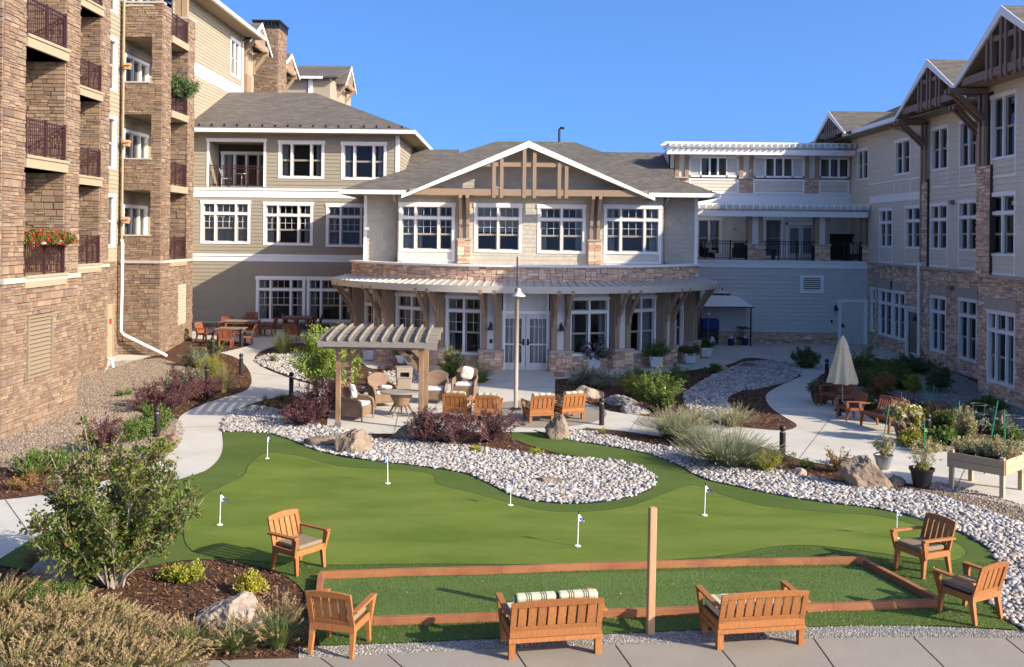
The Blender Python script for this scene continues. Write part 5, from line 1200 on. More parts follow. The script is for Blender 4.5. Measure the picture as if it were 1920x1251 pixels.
for k in range(8):
    v, f = ICO[1]; r = np.random.default_rng(k); vv = v * (1 + .16 * np.sin(v @ r.uniform(-3, 3, 3) + r.uniform(0, 6)))[:, None] * np.array([1, r.uniform(.7, .85), r.uniform(.5, .68)])
    me = bpy.data.meshes.new('pebble'); me.from_pydata(vv.tolist(), [], f.tolist()); me.shade_smooth(); me.materials.append(MT['pebble']); PEB.append(me)
def pebbles(parent, poly, sp, rmin, rmax, zl, seed, limit=0, big=22):
    r = np.random.default_rng(seed); X, Y = bbox_grid(poly, sp, .33, r); m = onscreen(X, Y); X, Y = X[m], Y[m]
    R_ = r.uniform(rmin, rmax, X.shape) * np.where(r.random(X.shape) < .12, 1.35, 1); Z = zg(X, Y) + zl + R_ * .28 + r.uniform(0, .015, X.shape)
    order = np.argsort(-(R_ / Y) * (np.abs(X / Y * FP) < 940)); base = WL[parent.name]
    for i in order[:limit]:
        o = link_mesh('pebble', PEB[r.integers(8)], parent, Vector((X[i], Y[i], Z[i])) - base)
        o.rotation_euler = (r.uniform(-.3, .3), r.uniform(-.3, .3), r.uniform(0, 6.3)); o.scale = (R_[i],) * 3
    idx = order[limit:]
    for sub, sel in ((1, idx[Y[idx] < big]), (0, idx[Y[idx] >= big])):
        if not len(sel): continue
        v, f = ICO[sub]; n = len(sel); a = r.uniform(0, 6.3, n); sc3 = np.stack([R_[sel] * r.uniform(.95, 1.15, n), R_[sel] * r.uniform(.68, .88, n), R_[sel] * r.uniform(.5, .68, n)], 1)
        W_ = v[None] * (1 + .12 * r.standard_normal((n, len(v), 1)) * (.5 if sub else 1)) * sc3[:, None]; ti = r.uniform(-.35, .35, n)
        W_[..., 2] += W_[..., 0] * ti[:, None]; c, s = np.cos(a)[:, None], np.sin(a)[:, None]
        P_ = np.stack([W_[..., 0] * c - W_[..., 1] * s + X[sel][:, None], W_[..., 0] * s + W_[..., 1] * c + Y[sel][:, None], W_[..., 2] + Z[sel][:, None]], -1)
        np_mesh('loose_pebbles', P_.reshape(-1, 3), (f[None] + (np.arange(n) * len(v))[:, None, None]).reshape(-1, 3), MT['pebble'], parent, True, kind='stuff')
def region_objs(n): return [o for o in bpy.data.objects if o.name.split('.')[0] == n]
for nm, sp, r0, r1, lim in (('pebble_channel', .078, .030, .062, 300), ('pebble_island', .076, .029, .060, 300), ('pebble_border', .09, .038, .068, 0), ('pebble_river', .10, .042, .075, 0), ('pebble_patch', .11, .045, .08, 0)):
    for o, pl in zip(region_objs(nm), REG[nm]): pebbles(o, pl, sp, r0, r1, .012, len(pl) + int(sp * 1000), lim)
def grit(name, parentless_poly, sp, s0, s1, mat, zl, seed, flat=.5, chips=False, avoid=()):
    r = np.random.default_rng(seed); X, Y = bbox_grid(parentless_poly, sp, .5, r); m = onscreen(X, Y)
    for a in avoid: m &= ~np_inside(a, X, Y)
    X, Y = X[m], Y[m]; n = len(X); S = r.uniform(s0, s1, n)
    if chips: v = np.array([(-1, -.28, 0), (1, -.2, .1), (.9, .3, .0), (-.8, .25, .12)]); f = np.array([(0, 1, 2, 3)])
    else: v = np.array([(1,0,0),(0,1,0),(-1,0,0),(0,-1,0),(.1,.1,.75)]); f = np.array([(0,1,4),(1,2,4),(2,3,4),(3,0,4)])
    W_ = v[None] * (1 + .25 * r.standard_normal((n, len(v), 1))) * S[:, None, None]
    tx, ty = r.uniform(-.6, .6, n) * (1 if chips else .3), r.uniform(-.6, .6, n) * (1 if chips else .3); W_[..., 2] += W_[..., 0] * tx[:, None] + W_[..., 1] * ty[:, None]
    a = r.uniform(0, 6.3, n); c, s = np.cos(a)[:, None], np.sin(a)[:, None]; Z = zg(X, Y) + zl + (S * .25 if chips else 0)
    P_ = np.stack([W_[..., 0] * c - W_[..., 1] * s + X[:, None], W_[..., 0] * s + W_[..., 1] * c + Y[:, None], W_[..., 2] + Z[:, None]], -1)
    o = np_mesh(name, P_.reshape(-1, 3), (f[None] + (np.arange(n) * len(v))[:, None, None]).reshape(-1, f.shape[1]), mat, kind='stuff'); return o
for i, pl in enumerate(REG['gravel_bed']):
    o = grit('gravel', pl, (.055, .05, .085)[i], .018, .04, MT['gravel'] if i < 2 else MT['ggravel'], .006, 5 + i)
    tag(o, ['tan pea gravel spread along the foot of the stone tower', 'tan gravel beside the wooden raised planter', 'grey gravel along the right wing wall'][i], 'gravel')
o = grit('gravel', REG['gravel_strip'][0], .028, .008, .018, MT['ggravel'], .006, 9); tag(o, 'thin strip of fine grey gravel between turf and front pavement', 'gravel')
T_ = REG['turf'][0]
fgm = poly_w([(-60,1040,1),(0,1055,1),(100,1078),(220,1070),(320,1055),(440,1052),(520,1070),(575,1110),(592,1180),(575,1225),(400,1240),(-60,1275,1)], 3)
o = grit('bark_chips', fgm, .05, .018, .042, MT['chip'], .004, 11, chips=True, avoid=[T_]); tag(o, 'shredded bark mulch around the large shrub in the front left bed', 'mulch')
for i, (px, lb) in enumerate((([(-40,880),(60,860),(160,850),(270,845),(300,870),(150,900),(60,930),(-40,945)], 'bark mulch in the bed at the left edge beside the path'),
    ([(1060,800),(1180,812),(1300,825),(1400,845),(1500,870),(1640,895),(1740,925),(1700,935),(1500,900),(1380,870),(1250,845),(1120,820)], 'bark mulch between the river pebbles and the garden path'),
    ([(340,740),(420,665),(470,700),(460,735),(380,765),(300,790)], 'bark mulch in the bed between gravel and winding path'),
    ([(470,770),(540,745),(620,770),(618,802),(540,800)], 'bark mulch under the purple shrubs left of the pergola'),
    ([(580,815),(860,812),(960,815),(1040,850),(950,845),(840,832),(700,825)], 'bark mulch bed between patio and pebbles'),
    ([(1042,712),(1160,710),(1300,695),(1370,685),(1290,735),(1290,775),(1180,785),(1050,752)], 'bark mulch bed right of the entrance walk'),
    ([(1365,745),(1430,735),(1440,770),(1490,800),(1400,800),(1370,785)], 'bark mulch tongue between river stones and garden path'))):
    o = grit('bark_chips', poly_w(px, 2), .075, .02, .05, MT['chip'], .004, 20 + i, chips=True, avoid=[T_, *REG['path'], *REG['garden_path'], *REG['patio'], *REG['pebble_island'], *REG['pebble_channel']]); tag(o, lb, 'mulch')
# fuzz of the fringe turf and the court: short blades
def blades(poly, sp, h, mat, seed, avoid=()):
    r = np.random.default_rng(seed); X, Y = bbox_grid(poly, sp, .5, r); m = onscreen(X, Y)
    for a in avoid: m &= ~np_inside(a, X, Y)
    X, Y = X[m], Y[m]; n = len(X); a = r.uniform(0, 6.3, n); hh = h * r.uniform(.6, 1.2, n); w_ = .007; lx, ly = r.normal(0, .4, n) * hh, r.normal(0, .4, n) * hh
    c, s = np.cos(a) * w_, np.sin(a) * w_; Z = np.full(n, .02)
    P_ = np.stack([np.stack([X - c, Y - s, Z], -1), np.stack([X + c, Y + s, Z], -1), np.stack([X + lx, Y + ly, Z + hh], -1)], 1)
    return np_mesh('turf_blades', P_.reshape(-1, 3), np.arange(3 * n).reshape(-1, 3), mat, kind='stuff')
MT['lf_pale'] = leafm('pale_sage_tip', [(.36,.36,.22),(.42,.41,.27),(.30,.31,.18)])
MT['blade'] = leafm('turf_blade', [(.07,.12,.03),(.095,.145,.045),(.055,.10,.026),(.12,.165,.06)], tr=.3)
tag(blades(REG['court_turf'][0], .035, .035, MT['blade'], 3), 'fuzzy artificial grass pile inside the wooden bocce frame', 'turf')
fr = poly_w([(330,1040),(600,1058),(1000,1058),(1200,1054),(1360,1044),(1500,1028),(1660,1044),(1800,1058),(1866,1060),(1845,1105),(1905,1182),(1700,1172),(1300,1181),(950,1196),(600,1210),(585,1140),(555,1095),(500,1068),(440,1053)], 2)
tag(blades(fr, .042, .026, MT['blade'], 4, [REG['court_turf'][0], REG['putting_green'][0]]), 'short turf pile of the darker fringe around the wooden frame', 'turf')

# ================================================================= PLANTS
def leaf_mesh(C_, D_, L_, Wd, r):
    """diamond leaves: centres, directions, lengths"""
    n = len(C_); D_ = D_ / (np.linalg.norm(D_, axis=1, keepdims=True) + 1e-9); S = np.cross(D_, r.standard_normal((n, 3))); S /= (np.linalg.norm(S, axis=1, keepdims=True) + 1e-9)
    L_ = L_[:, None]; Nn = np.cross(D_, S)
    V = np.stack([C_ - D_ * L_ * .5, C_ + S * L_ * Wd * .5 + Nn * L_ * .08, C_ + D_ * L_ * .5, C_ - S * L_ * Wd * .5 + Nn * L_ * .08], 1).reshape(-1, 3)
    return V, np.arange(4 * n).reshape(-1, 4)
def tubes_np(P0, P1, r0, r1):
    """straight 3-sided twigs"""
    d = P1 - P0; d /= (np.linalg.norm(d, axis=1, keepdims=True) + 1e-9); a = np.cross(d, np.array([.3, .2, .9])); a /= (np.linalg.norm(a, axis=1, keepdims=True) + 1e-9); b = np.cross(d, a); V = []
    for (P, r_) in ((P0, r0), (P1, r1)):
        for k in range(3):
            t = 2.094 * k; V.append(P + (a * math.cos(t) + b * math.sin(t)) * np.asarray(r_)[:, None])
    V = np.stack(V, 1); n = len(P0); f = np.array([(0,1,4,3),(1,2,5,4),(2,0,3,5)])
    return V.reshape(-1, 3), (f[None] + (np.arange(n) * 6)[:, None, None]).reshape(-1, 4)
def shrub(name, label, cat, loc, rx, h, leaf, lmat, n_st=14, n_tw=10, n_lf=9, ry=None, tw=.28, lw=.5, smat=None, low=.12, seed=1, group=None, flowers=None, up=.35, ball=0.0, stemr=.012, drop=0.0, lfj=.5, trunk=0.0):
    r = np.random.default_rng(seed); ry = ry or rx; t = thing(name, label, cat, tuple(loc), 0, group); n_lf = int(n_lf * 1.8) + 1; leaf *= 1.1
    az = r.uniform(0, 6.283, n_st) ; rad = np.sqrt(r.uniform(0.02, 1, n_st)); hh = h * (1 - .55 * rad ** 2) * r.uniform(.72, 1.08, n_st)
    T0 = np.stack([np.cos(az) * rad * rx * r.uniform(.8, 1.08, n_st), np.sin(az) * rad * ry, hh], 1)
    B0 = np.stack([r.normal(0, .05 * rx, n_st), r.normal(0, .05 * rx, n_st), np.full(n_st, trunk * .8)], 1)
    segs0, segs1, ra, rb = [], [], [], []; K = 6; pts = []
    ctl = B0 * .45 + T0 * .55; ctl[:, 2] = T0[:, 2] * (.35 + .1 * r.random(n_st)) + B0[:, 2] * .4; ctl[:, :2] = B0[:, :2] + (T0 - B0)[:, :2] * (.75 - up)
    for k in range(K + 1):
        s = k / K; pts.append(B0 * (1 - s) ** 2 + ctl * 2 * s * (1 - s) + T0 * s * s)
    pts = np.stack(pts, 1)
    for k in range(K): segs0.append(pts[:, k]); segs1.append(pts[:, k+1]); ra.append(np.full(n_st, stemr * (1 - .8 * k / K))); rb.append(np.full(n_st, stemr * (1 - .8 * (k + 1) / K)))
    if trunk: segs0.append(np.array([[0, 0, 0]])); segs1.append(np.array([[.03, 0, trunk]])); ra.append(np.array([stemr * 2.2])); rb.append(np.array([stemr * 1.6]))
    # twigs
    s = np.clip(low + (1 - low) * r.uniform(0, 1, (n_st, n_tw)) ** .75, 0, .999); ki = (s * K).astype(int); fr_ = s * K - ki; I = np.arange(n_st)[:, None]
    Q0 = pts[I, ki] * (1 - fr_[..., None]) + pts[I, ki + 1] * fr_[..., None]; ax = pts[I, ki + 1] - pts[I, ki]; ax /= np.linalg.norm(ax, axis=2, keepdims=True) + 1e-9
    dv = r.standard_normal((n_st, n_tw, 3)); dv /= np.linalg.norm(dv, axis=2, keepdims=True); dv = dv + ax * .7 + np.array([0, 0, up]); dv /= np.linalg.norm(dv, axis=2, keepdims=True)
    Q1 = Q0 + dv * (tw * r.uniform(.4, 1.1, (n_st, n_tw)))[..., None]; Q1[..., 2] = np.maximum(Q1[..., 2], .03)
    q0, q1 = Q0.reshape(-1, 3), Q1.reshape(-1, 3); m = len(q0); segs0.append(q0); segs1.append(q1); ra.append(np.full(m, stemr * .3)); rb.append(np.full(m, stemr * .12))
    V, Fq = tubes_np(np.vstack(segs0), np.vstack(segs1), np.concatenate(ra), np.concatenate(rb)); V += np.array(loc)
    np_mesh('stems', V, Fq, smat or MT['bark'], t)
    e = r.uniform(.1, 1.05, (m, n_lf)); C_ = (q0[:, None] * (1 - e[..., None]) + q1[:, None] * e[..., None]).reshape(-1, 3) + r.normal(0, leaf * lfj, (m * n_lf, 3))
    D_ = np.repeat(q1 - q0, n_lf, 0); D_ = D_ / (np.linalg.norm(D_, axis=1, keepdims=True) + 1e-9) + r.normal(0, .7, D_.shape) + np.array([0, 0, -drop]); C_[:, 2] = np.maximum(C_[:, 2], .015)
    V, Fq = leaf_mesh(C_, D_, leaf * r.uniform(.65, 1.25, len(C_)), lw, r); V += np.array(loc); np_mesh('foliage', V, Fq, lmat, t)
    if flowers:
        fm, nf, fs = flowers; sel = r.choice(len(q1), min(nf, len(q1)), replace=False) if nf <= len(q1) else r.integers(0, len(q1), nf); P_ = q1[sel] + r.normal(0, .02, (len(sel), 3)); k = 5
        P_ = np.repeat(P_, k, 0) + r.normal(0, fs * .25, (len(sel) * k, 3)); V, Fq = leaf_mesh(P_, r.standard_normal(P_.shape) * np.array([1, 1, .4]), fs * r.uniform(.6, 1.1, len(P_)), .8, r); V += np.array(loc); np_mesh('blossoms', V, Fq, fm, t)
    return t
def grass(name, label, cat, loc, rad, h, n, mat, seed=1, group=None, plumes=0, pm=None, w_=.012, spread=1.0, pl=.16, pr=.016, br=None, lean=(0, 0)):
    r = np.random.default_rng(seed); t = thing(name, label, cat, tuple(loc), 0, group); K = 4
    az = r.uniform(0, 6.283, n); out = np.sqrt(r.random(n)) * 1.15 * spread; H = h * (1.05 - .42 * out) * r.uniform(.6, 1.05, n); b0 = (br or rad * .22)
    bx, by = np.cos(az) * b0 * r.random(n), np.sin(az) * b0 * r.random(n); V = []; az2 = az + r.normal(0, .5, n); sx, sy = -np.sin(az2) * w_ / 2, np.cos(az2) * w_ / 2
    for k in range(K + 1):
        s = k / K; ox = bx + np.cos(az2) * out * rad * s ** 1.5 + lean[0] * s * s; oy = by + np.sin(az2) * out * rad * s ** 1.5 + lean[1] * s * s; oz = H * (s * 1.12 - .22 * out * s ** 2.5 - .06 * s * s); q = (1 - s * .85)
        V += [np.stack([ox - sx * q, oy - sy * q, oz], -1), np.stack([ox + sx * q, oy + sy * q, oz], -1)]
    V = np.stack(V, 1); f = np.array([(2*k, 2*k+1, 2*k+3, 2*k+2) for k in range(K)]); np_mesh('blades', V.reshape(-1, 3) + np.array(loc), (f[None] + (np.arange(n) * (2*K+2))[:, None, None]).reshape(-1, 4), mat, t)
    if plumes:
        sel = r.choice(n, plumes, replace=False); tip = (V[sel, -1] + V[sel, -2]) / 2; prev = (V[sel, -3] + V[sel, -4]) / 2; d = tip - prev; d /= np.linalg.norm(d, axis=1, keepdims=True); d = d + np.array([0, 0, .35]); d /= np.linalg.norm(d, axis=1, keepdims=True)
        k = 34; s = np.tile(np.linspace(0, 1, k), (plumes, 1)); C_ = tip[:, None] + d[:, None] * (s * pl)[..., None]; C_ += r.normal(0, 1, C_.shape) * (pr * .35 * np.sin(np.pi * (s * .9 + .06)))[..., None]
        D_ = d[:, None] + r.normal(0, .55, C_.shape); C_ = C_.reshape(-1, 3); L_ = pr * 2.0 * np.ones(len(C_))
        V2, F2 = leaf_mesh(C_, D_.reshape(-1, 3), L_, .35, r); np_mesh('seed_heads', V2 + np.array(loc), F2, pm or MT['plume'], t)
        V2, F2 = tubes_np(prev, tip + d * pl * .7, np.full(plumes, .0025), np.full(plumes, .0015)); np_mesh('stalks', V2 + np.array(loc), F2, MT['grasst'], t)
    return t
def PX(px, py): p = G(px, py); return p, FP / p.y
def shrubP(name, label, cat, px, py, wpx, hpx, leaf, lmat, **k):
    p, s = PX(px, py); dens = k.pop('dens', 1.0); rx = wpx / s / 2; h = hpx / s
    return shrub(name, label, cat, p, rx, h, leaf, MT[lmat], **k)
def grassP(name, label, cat, px, py, wpx, hpx, n, mat, **k):
    p, s = PX(px, py); return grass(name, label, cat, p, wpx / s / 2, hpx / s, n, MT[mat], **k)
# --- front left
shrubP('serviceberry', 'large multi-stemmed green shrub with pale bare stems in the front left bark bed', 'shrub', 212, 1100, 315, 318, .07, 'lf_serv', n_st=36, n_tw=30, n_lf=8, tw=.33, low=.2, up=.32, stemr=.024, smat=MT['barkp'], seed=3, lw=.52, drop=.3)
shrubP('gold_spirea', 'low lime green mound on bark just right of the large shrub', 'shrub', 345, 1088, 80, 26, .045, 'lf_ygreen', n_st=20, n_tw=12, n_lf=7, tw=.12, seed=4, up=.2)
shrubP('gold_spirea', 'bright yellow mound behind the pale rock near the front left', 'shrub', 468, 1112, 58, 32, .04, 'lf_yellow', n_st=20, n_tw=12, n_lf=8, tw=.1, seed=5, up=.25)
gg = 'tan fountain grasses massed in the front left corner'
for i, (px, py, wd, hh) in enumerate([(-15,1120,100,60),(10,1140,90,70),(60,1185,120,80),(5,1215,110,85),(125,1175,120,85),(95,1235,130,95),(185,1205,120,90),(170,1262,130,100),(250,1225,115,85),(40,1275,130,100),(235,1282,120,95),(300,1262,90,75),(110,1290,120,95)]):
    grassP('fountain_grass', 'tan feathery fountain grass in the dense mass filling the bottom left corner', 'grass clump', px, py, wd * 1.25, hh * .62, 420, 'grasst', plumes=80, seed=30 + i, group=gg, pl=.15, pr=.022, spread=.95, lean=(.1, 0))
for i, (px, py, wd, hh, lb) in enumerate([(352,1225,85,78,'green fountain grass with tan plumes, leftmost of three below the pale rock'), (440,1222,90,72,'green fountain grass with tan plumes directly in front of the pale rock'), (522,1215,105,108,'tallest green fountain grass with plumes, between the pale rock and the front left chair')]):
    grassP('fountain_grass', lb, 'grass clump', px, py, wd * 1.15, hh * .85, 420, 'grassm', plumes=60, seed=50 + i, pl=.12, pr=.017, spread=1.0)
grassP('grass_tuft', 'small bright green grass tuft on bark below the large shrub', 'grass clump', 236, 1150, 45, 32, 120, 'lf_green', seed=60)
shrubP('juniper', 'flat dark green spreading juniper beside the pale rock at far left', 'shrub', 100, 1128, 130, 26, .05, 'lf_green', n_st=22, n_tw=16, n_lf=10, tw=.2, seed=61, up=.05, lw=.25)
shrubP('bare_shrub', 'small leafless twiggy tan shrub at the turf edge on the far left', 'shrub', 62, 1062, 70, 48, .03, 'lf_orange', n_st=14, n_tw=10, n_lf=2, tw=.15, seed=62)
# --- fuller planting in the shaded right bed
for i, (lb, px, py, wd, hh, mt, fl) in enumerate([('leafy green shrub filling the bed behind the orange shrub', 1640, 735, 80, 42, 'lf_green', None), ('green shrub between the two small round shrubs', 1690, 730, 60, 36, 'lf_green', None), ('bushy marigold patch with orange blooms behind the bench', 1725, 800, 60, 30, 'lf_green', ('fl_yellow', 60, .06)), ('green tomato foliage beside the flower pot', 1780, 815, 60, 42, 'lf_green', ('fl_red', 12, .06)), ('leafy border plant at the right frame edge behind the planter', 1895, 845, 60, 44, 'lf_green', None), ('low flowering border along the path edge beside the squash', 1715, 838, 50, 24, 'lf_ygreen', ('fl_pink', 40, .05)), ('low green plants at the right wall by the cages', 1850, 775, 80, 26, 'lf_green', None)]):
    shrubP('bed_plant', lb, 'plant', px, py, wd, hh, .06, mt, n_st=26, n_tw=14, n_lf=9, tw=.25, seed=240 + i, flowers=(MT[fl[0]], fl[1], fl[2]) if fl else None)
# --- left beds
for i, (n, lb, px, py, wd, hh, lf, mt, kw) in enumerate([
    ('low_shrub', 'low green ground shrub at the left edge by the gravel', 70, 888, 150, 40, .05, 'lf_green', dict(n_st=26, n_tw=14, n_lf=9, tw=.2)),
    ('low_shrub', 'rusty low shrub on mulch at the left edge', 45, 915, 60, 22, .04, 'lf_orange', dict(n_st=14, n_tw=10, n_lf=8, tw=.12)),
    ('purple_shrub', 'mixed purple and green shrub behind the top of the large front shrub', 195, 850, 90, 70, .045, 'lf_purple', dict(n_st=24, n_tw=14, n_lf=8, tw=.2)),
    ('green_shrub', 'bushy green shrub left of the nearest left bollard', 240, 828, 120, 45, .05, 'lf_green', dict(n_st=24, n_tw=14, n_lf=9, tw=.2)),
    ('green_shrub', 'upright green shrub right behind the nearest left bollard', 290, 812, 75, 58, .05, 'lf_green', dict(n_st=18, n_tw=14, n_lf=8, tw=.18)),
    ('lime_grass_shrub', 'small yellow green tuft below the nearest left bollard', 300, 850, 45, 26, .04, 'lf_ygreen', dict(n_st=18, n_tw=10, n_lf=8, tw=.1)),
    ('barberry', 'dark purple barberry, leftmost of the row beside the gravel', 275, 770, 95, 52, .045, 'lf_purple', dict(n_st=26, n_tw=14, n_lf=9, tw=.2)),
    ('barberry', 'dark purple barberry with one tall spike, middle of the row beside the gravel', 330, 766, 105, 72, .045, 'lf_purple', dict(n_st=26, n_tw=16, n_lf=9, tw=.25)),
    ('barberry', 'dark purple barberry nearest the winding path', 388, 752, 80, 50, .045, 'lf_purple', dict(n_st=22, n_tw=14, n_lf=9, tw=.2)),
    ('sage_shrub', 'grey green spreading shrub above the purple row', 345, 722, 75, 34, .05, 'lf_grey', dict(n_st=22, n_tw=12, n_lf=9, tw=.22, up=.1)),
    ('low_shrub', 'small bare green patch in the left gravel', 232, 742, 40, 12, .04, 'lf_green', dict(n_st=10, n_tw=8, n_lf=6, tw=.1)),
    ('green_shrub', 'dull green bush beside the second left bollard', 370, 688, 70, 38, .05, 'lf_grey', dict(n_st=22, n_tw=12, n_lf=9, tw=.2)),
    ('lime_shrub', 'bright green feathery bush in the bed by the winding path', 395, 712, 60, 52, .05, 'lf_ygreen', dict(n_st=22, n_tw=14, n_lf=10, tw=.25, lw=.25)),
    ('juniper', 'small blue green juniper near the dining patio', 402, 664, 40, 26, .05, 'lf_green', dict(n_st=14, n_tw=10, n_lf=9, tw=.16)),
    ('tree_shrub', 'dark purple barberry under the lime tree', 592, 786, 120, 80, .045, 'lf_purple', dict(n_st=30, n_tw=16, n_lf=9, tw=.28)),
    ('barberry', 'purple barberry at the pebbles left of the pergola post', 565, 800, 95, 48, .045, 'lf_purple', dict(n_st=26, n_tw=14, n_lf=9, tw=.2)),
    ('barberry', 'purple barberry in front of the patio chairs, leftmost of three', 798, 830, 118, 62, .04, 'lf_purple', dict(n_st=28, n_tw=16, n_lf=9, tw=.22)),
    ('barberry', 'purple barberry in front of the patio chairs, middle of three', 855, 834, 125, 68, .04, 'lf_purple', dict(n_st=28, n_tw=16, n_lf=9, tw=.22)),
    ('barberry', 'purple barberry in front of the patio chairs, rightmost of three', 922, 830, 125, 68, .04, 'lf_purple', dict(n_st=28, n_tw=16, n_lf=9, tw=.22)),
    ('sedum', 'low yellow green sedum on bark beside the turf tongue', 1002, 852, 36, 9, .03, 'lf_ygreen', dict(n_st=16, n_tw=8, n_lf=7, tw=.07)),
    ('sedum', 'low yellow green sedum below the purple shrubs', 895, 846, 40, 9, .03, 'lf_ygreen', dict(n_st=16, n_tw=8, n_lf=7, tw=.07)),
    ('sage_shrub', 'round grey green shrub before the purple flower planter', 1095, 722, 70, 40, .05, 'lf_grey', dict(n_st=24, n_tw=14, n_lf=9, tw=.25, lw=.3)),
    ('sage_shrub', 'second grey green shrub leaning right beside the pale boulder', 1130, 728, 60, 34, .05, 'lf_grey', dict(n_st=22, n_tw=14, n_lf=9, tw=.25, lw=.3)),
    ('juniper', 'blue green juniper behind the big yellow green bush', 1190, 716, 75, 26, .05, 'lf_green', dict(n_st=22, n_tw=12, n_lf=9, tw=.2, lw=.3)),
    ('lime_shrub', 'yellow green leafy bush, left half of the big pair by the river stones', 1195, 744, 70, 44, .05, 'lf_ygreen', dict(n_st=22, n_tw=14, n_lf=9, tw=.25)),
    ('green_shrub', 'large feathery green bush beside the grey boulders', 1240, 772, 105, 80, .05, 'lf_green', dict(n_st=34, n_tw=18, n_lf=10, tw=.3, flowers=(MT['lf_ygreen'], 260, .06))),
    ('green_shrub', 'green bush behind the large feathery one', 1265, 728, 60, 42, .05, 'lf_green', dict(n_st=20, n_tw=14, n_lf=9, tw=.25)),
    ('juniper', 'tiny juniper growing at the flat rock near the river head', 1338, 699, 38, 16, .045, 'lf_green', dict(n_st=12, n_tw=10, n_lf=8, tw=.12)),
    ('yellow_perennial', 'yellow green leafy perennial patch left of the right bollard', 1430, 886, 75, 34, .05, 'lf_ygreen', dict(n_st=20, n_tw=8, n_lf=7, tw=.15, lw=.35)),
    ('yellow_perennial', 'thin yellow leafed sprouts at the foot of the right bollard', 1465, 878, 70, 48, .045, 'lf_serv', dict(n_st=12, n_tw=6, n_lf=6, tw=.15)),
    ('grass_tuft', 'little green tuft right of the right bollard', 1512, 878, 30, 18, .05, 'lf_green', dict(n_st=14, n_tw=6, n_lf=6, tw=.1, lw=.2)),
    ('reddish_perennial', 'sparse reddish perennial left of the big pointed boulder', 1570, 885, 60, 46, .045, 'lf_orange', dict(n_st=16, n_tw=8, n_lf=5, tw=.14)),
    ('round_shrub', 'dark blue green round shrub on the shaded pavement edge', 1510, 690, 62, 38, .05, 'lf_dark', dict(n_st=34, n_tw=16, n_lf=9, tw=.22, up=.2)),
    ('green_shrub', 'tall loose green shrub right behind the closed parasol', 1622, 712, 70, 52, .06, 'lf_green', dict(n_st=24, n_tw=14, n_lf=9, tw=.3)),
    ('green_shrub', 'wide green shrub in the right bed between parasol and stone wing', 1665, 722, 90, 46, .06, 'lf_green', dict(n_st=28, n_tw=14, n_lf=9, tw=.3)),
    ('juniper', 'dark spreading juniper along the right wing door', 1722, 700, 100, 36, .06, 'lf_dark', dict(n_st=30, n_tw=16, n_lf=9, tw=.3)),
    ('dark_shrub', 'dark shrub low behind the first garden chair', 1612, 738, 60, 36, .06, 'lf_dark', dict(n_st=24, n_tw=14, n_lf=9, tw=.25)),
    ('burning_bush', 'round shrub turning orange in the right bed', 1655, 752, 55, 55, .05, 'lf_orange', dict(n_st=24, n_tw=14, n_lf=9, tw=.22, trunk=.2)),
    ('burning_bush', 'small round yellow green shrub right of the orange one', 1713, 745, 38, 44, .05, 'lf_ygreen', dict(n_st=18, n_tw=12, n_lf=9, tw=.18, trunk=.25)),
    ('round_shrub', 'dark green round shrub in front of the right wing windows', 1762, 735, 55, 46, .055, 'lf_dark', dict(n_st=26, n_tw=14, n_lf=9, tw=.22, trunk=.2)),
    ('vegetable_plant', 'dark leafy vegetables behind the garden bench', 1700, 785, 75, 32, .09, 'lf_dark', dict(n_st=22, n_tw=8, n_lf=6, tw=.2, lw=.8)),
    ('dry_perennial', 'dried tan perennial behind the large flower pot', 1752, 802, 50, 42, .05, 'lf_orange', dict(n_st=22, n_tw=12, n_lf=6, tw=.2)),
    ('dry_perennial', 'tall withered tan plant near the raised planter', 1808, 830, 52, 66, .05, 'lf_straw', dict(n_st=24, n_tw=12, n_lf=8, tw=.22)),
    ('squash_plant', 'broad leafed green plant with yellow bloom beside the path', 1765, 838, 55, 34, .12, 'lf_green', dict(n_st=18, n_tw=6, n_lf=5, tw=.2, lw=.9, flowers=(MT['fl_yellow'], 8, .07))),
    ('dry_perennial', 'low straw coloured border plant along the path before the raised planter', 1740, 848, 90, 18, .05, 'lf_straw', dict(n_st=26, n_tw=8, n_lf=7, tw=.12)),
    ('vegetable_plant', 'grey green leafy plant in front of the reddish boulder', 1850, 810, 60, 34, .09, 'lf_grey', dict(n_st=18, n_tw=8, n_lf=6, tw=.2, lw=.8)),
    ('dry_perennial', 'straw coloured low plant behind the raised planter', 1835, 845, 70, 26, .05, 'lf_straw', dict(n_st=22, n_tw=8, n_lf=7, tw=.16)),
    ('green_shrub', 'small dull green shrub beside the teak bench back', 1632, 770, 40, 26, .05, 'lf_green', dict(n_st=16, n_tw=10, n_lf=8, tw=.15)),
    ]):
    shrubP(n if n != 'tree_shrub' else 'barberry', lb, 'tree' if n == 'x' else 'shrub', px, py, wd, hh, lf, mt, seed=70 + i, **kw)
shrubP('lime_tree', 'small lime green tree behind the left pergola post', 'tree', 612, 752, 150, 150, .075, 'lf_lime', n_st=34, n_tw=20, n_lf=9, tw=.42, low=.3, up=.4, stemr=.022, smat=MT['barkp'], seed=130, trunk=.5)
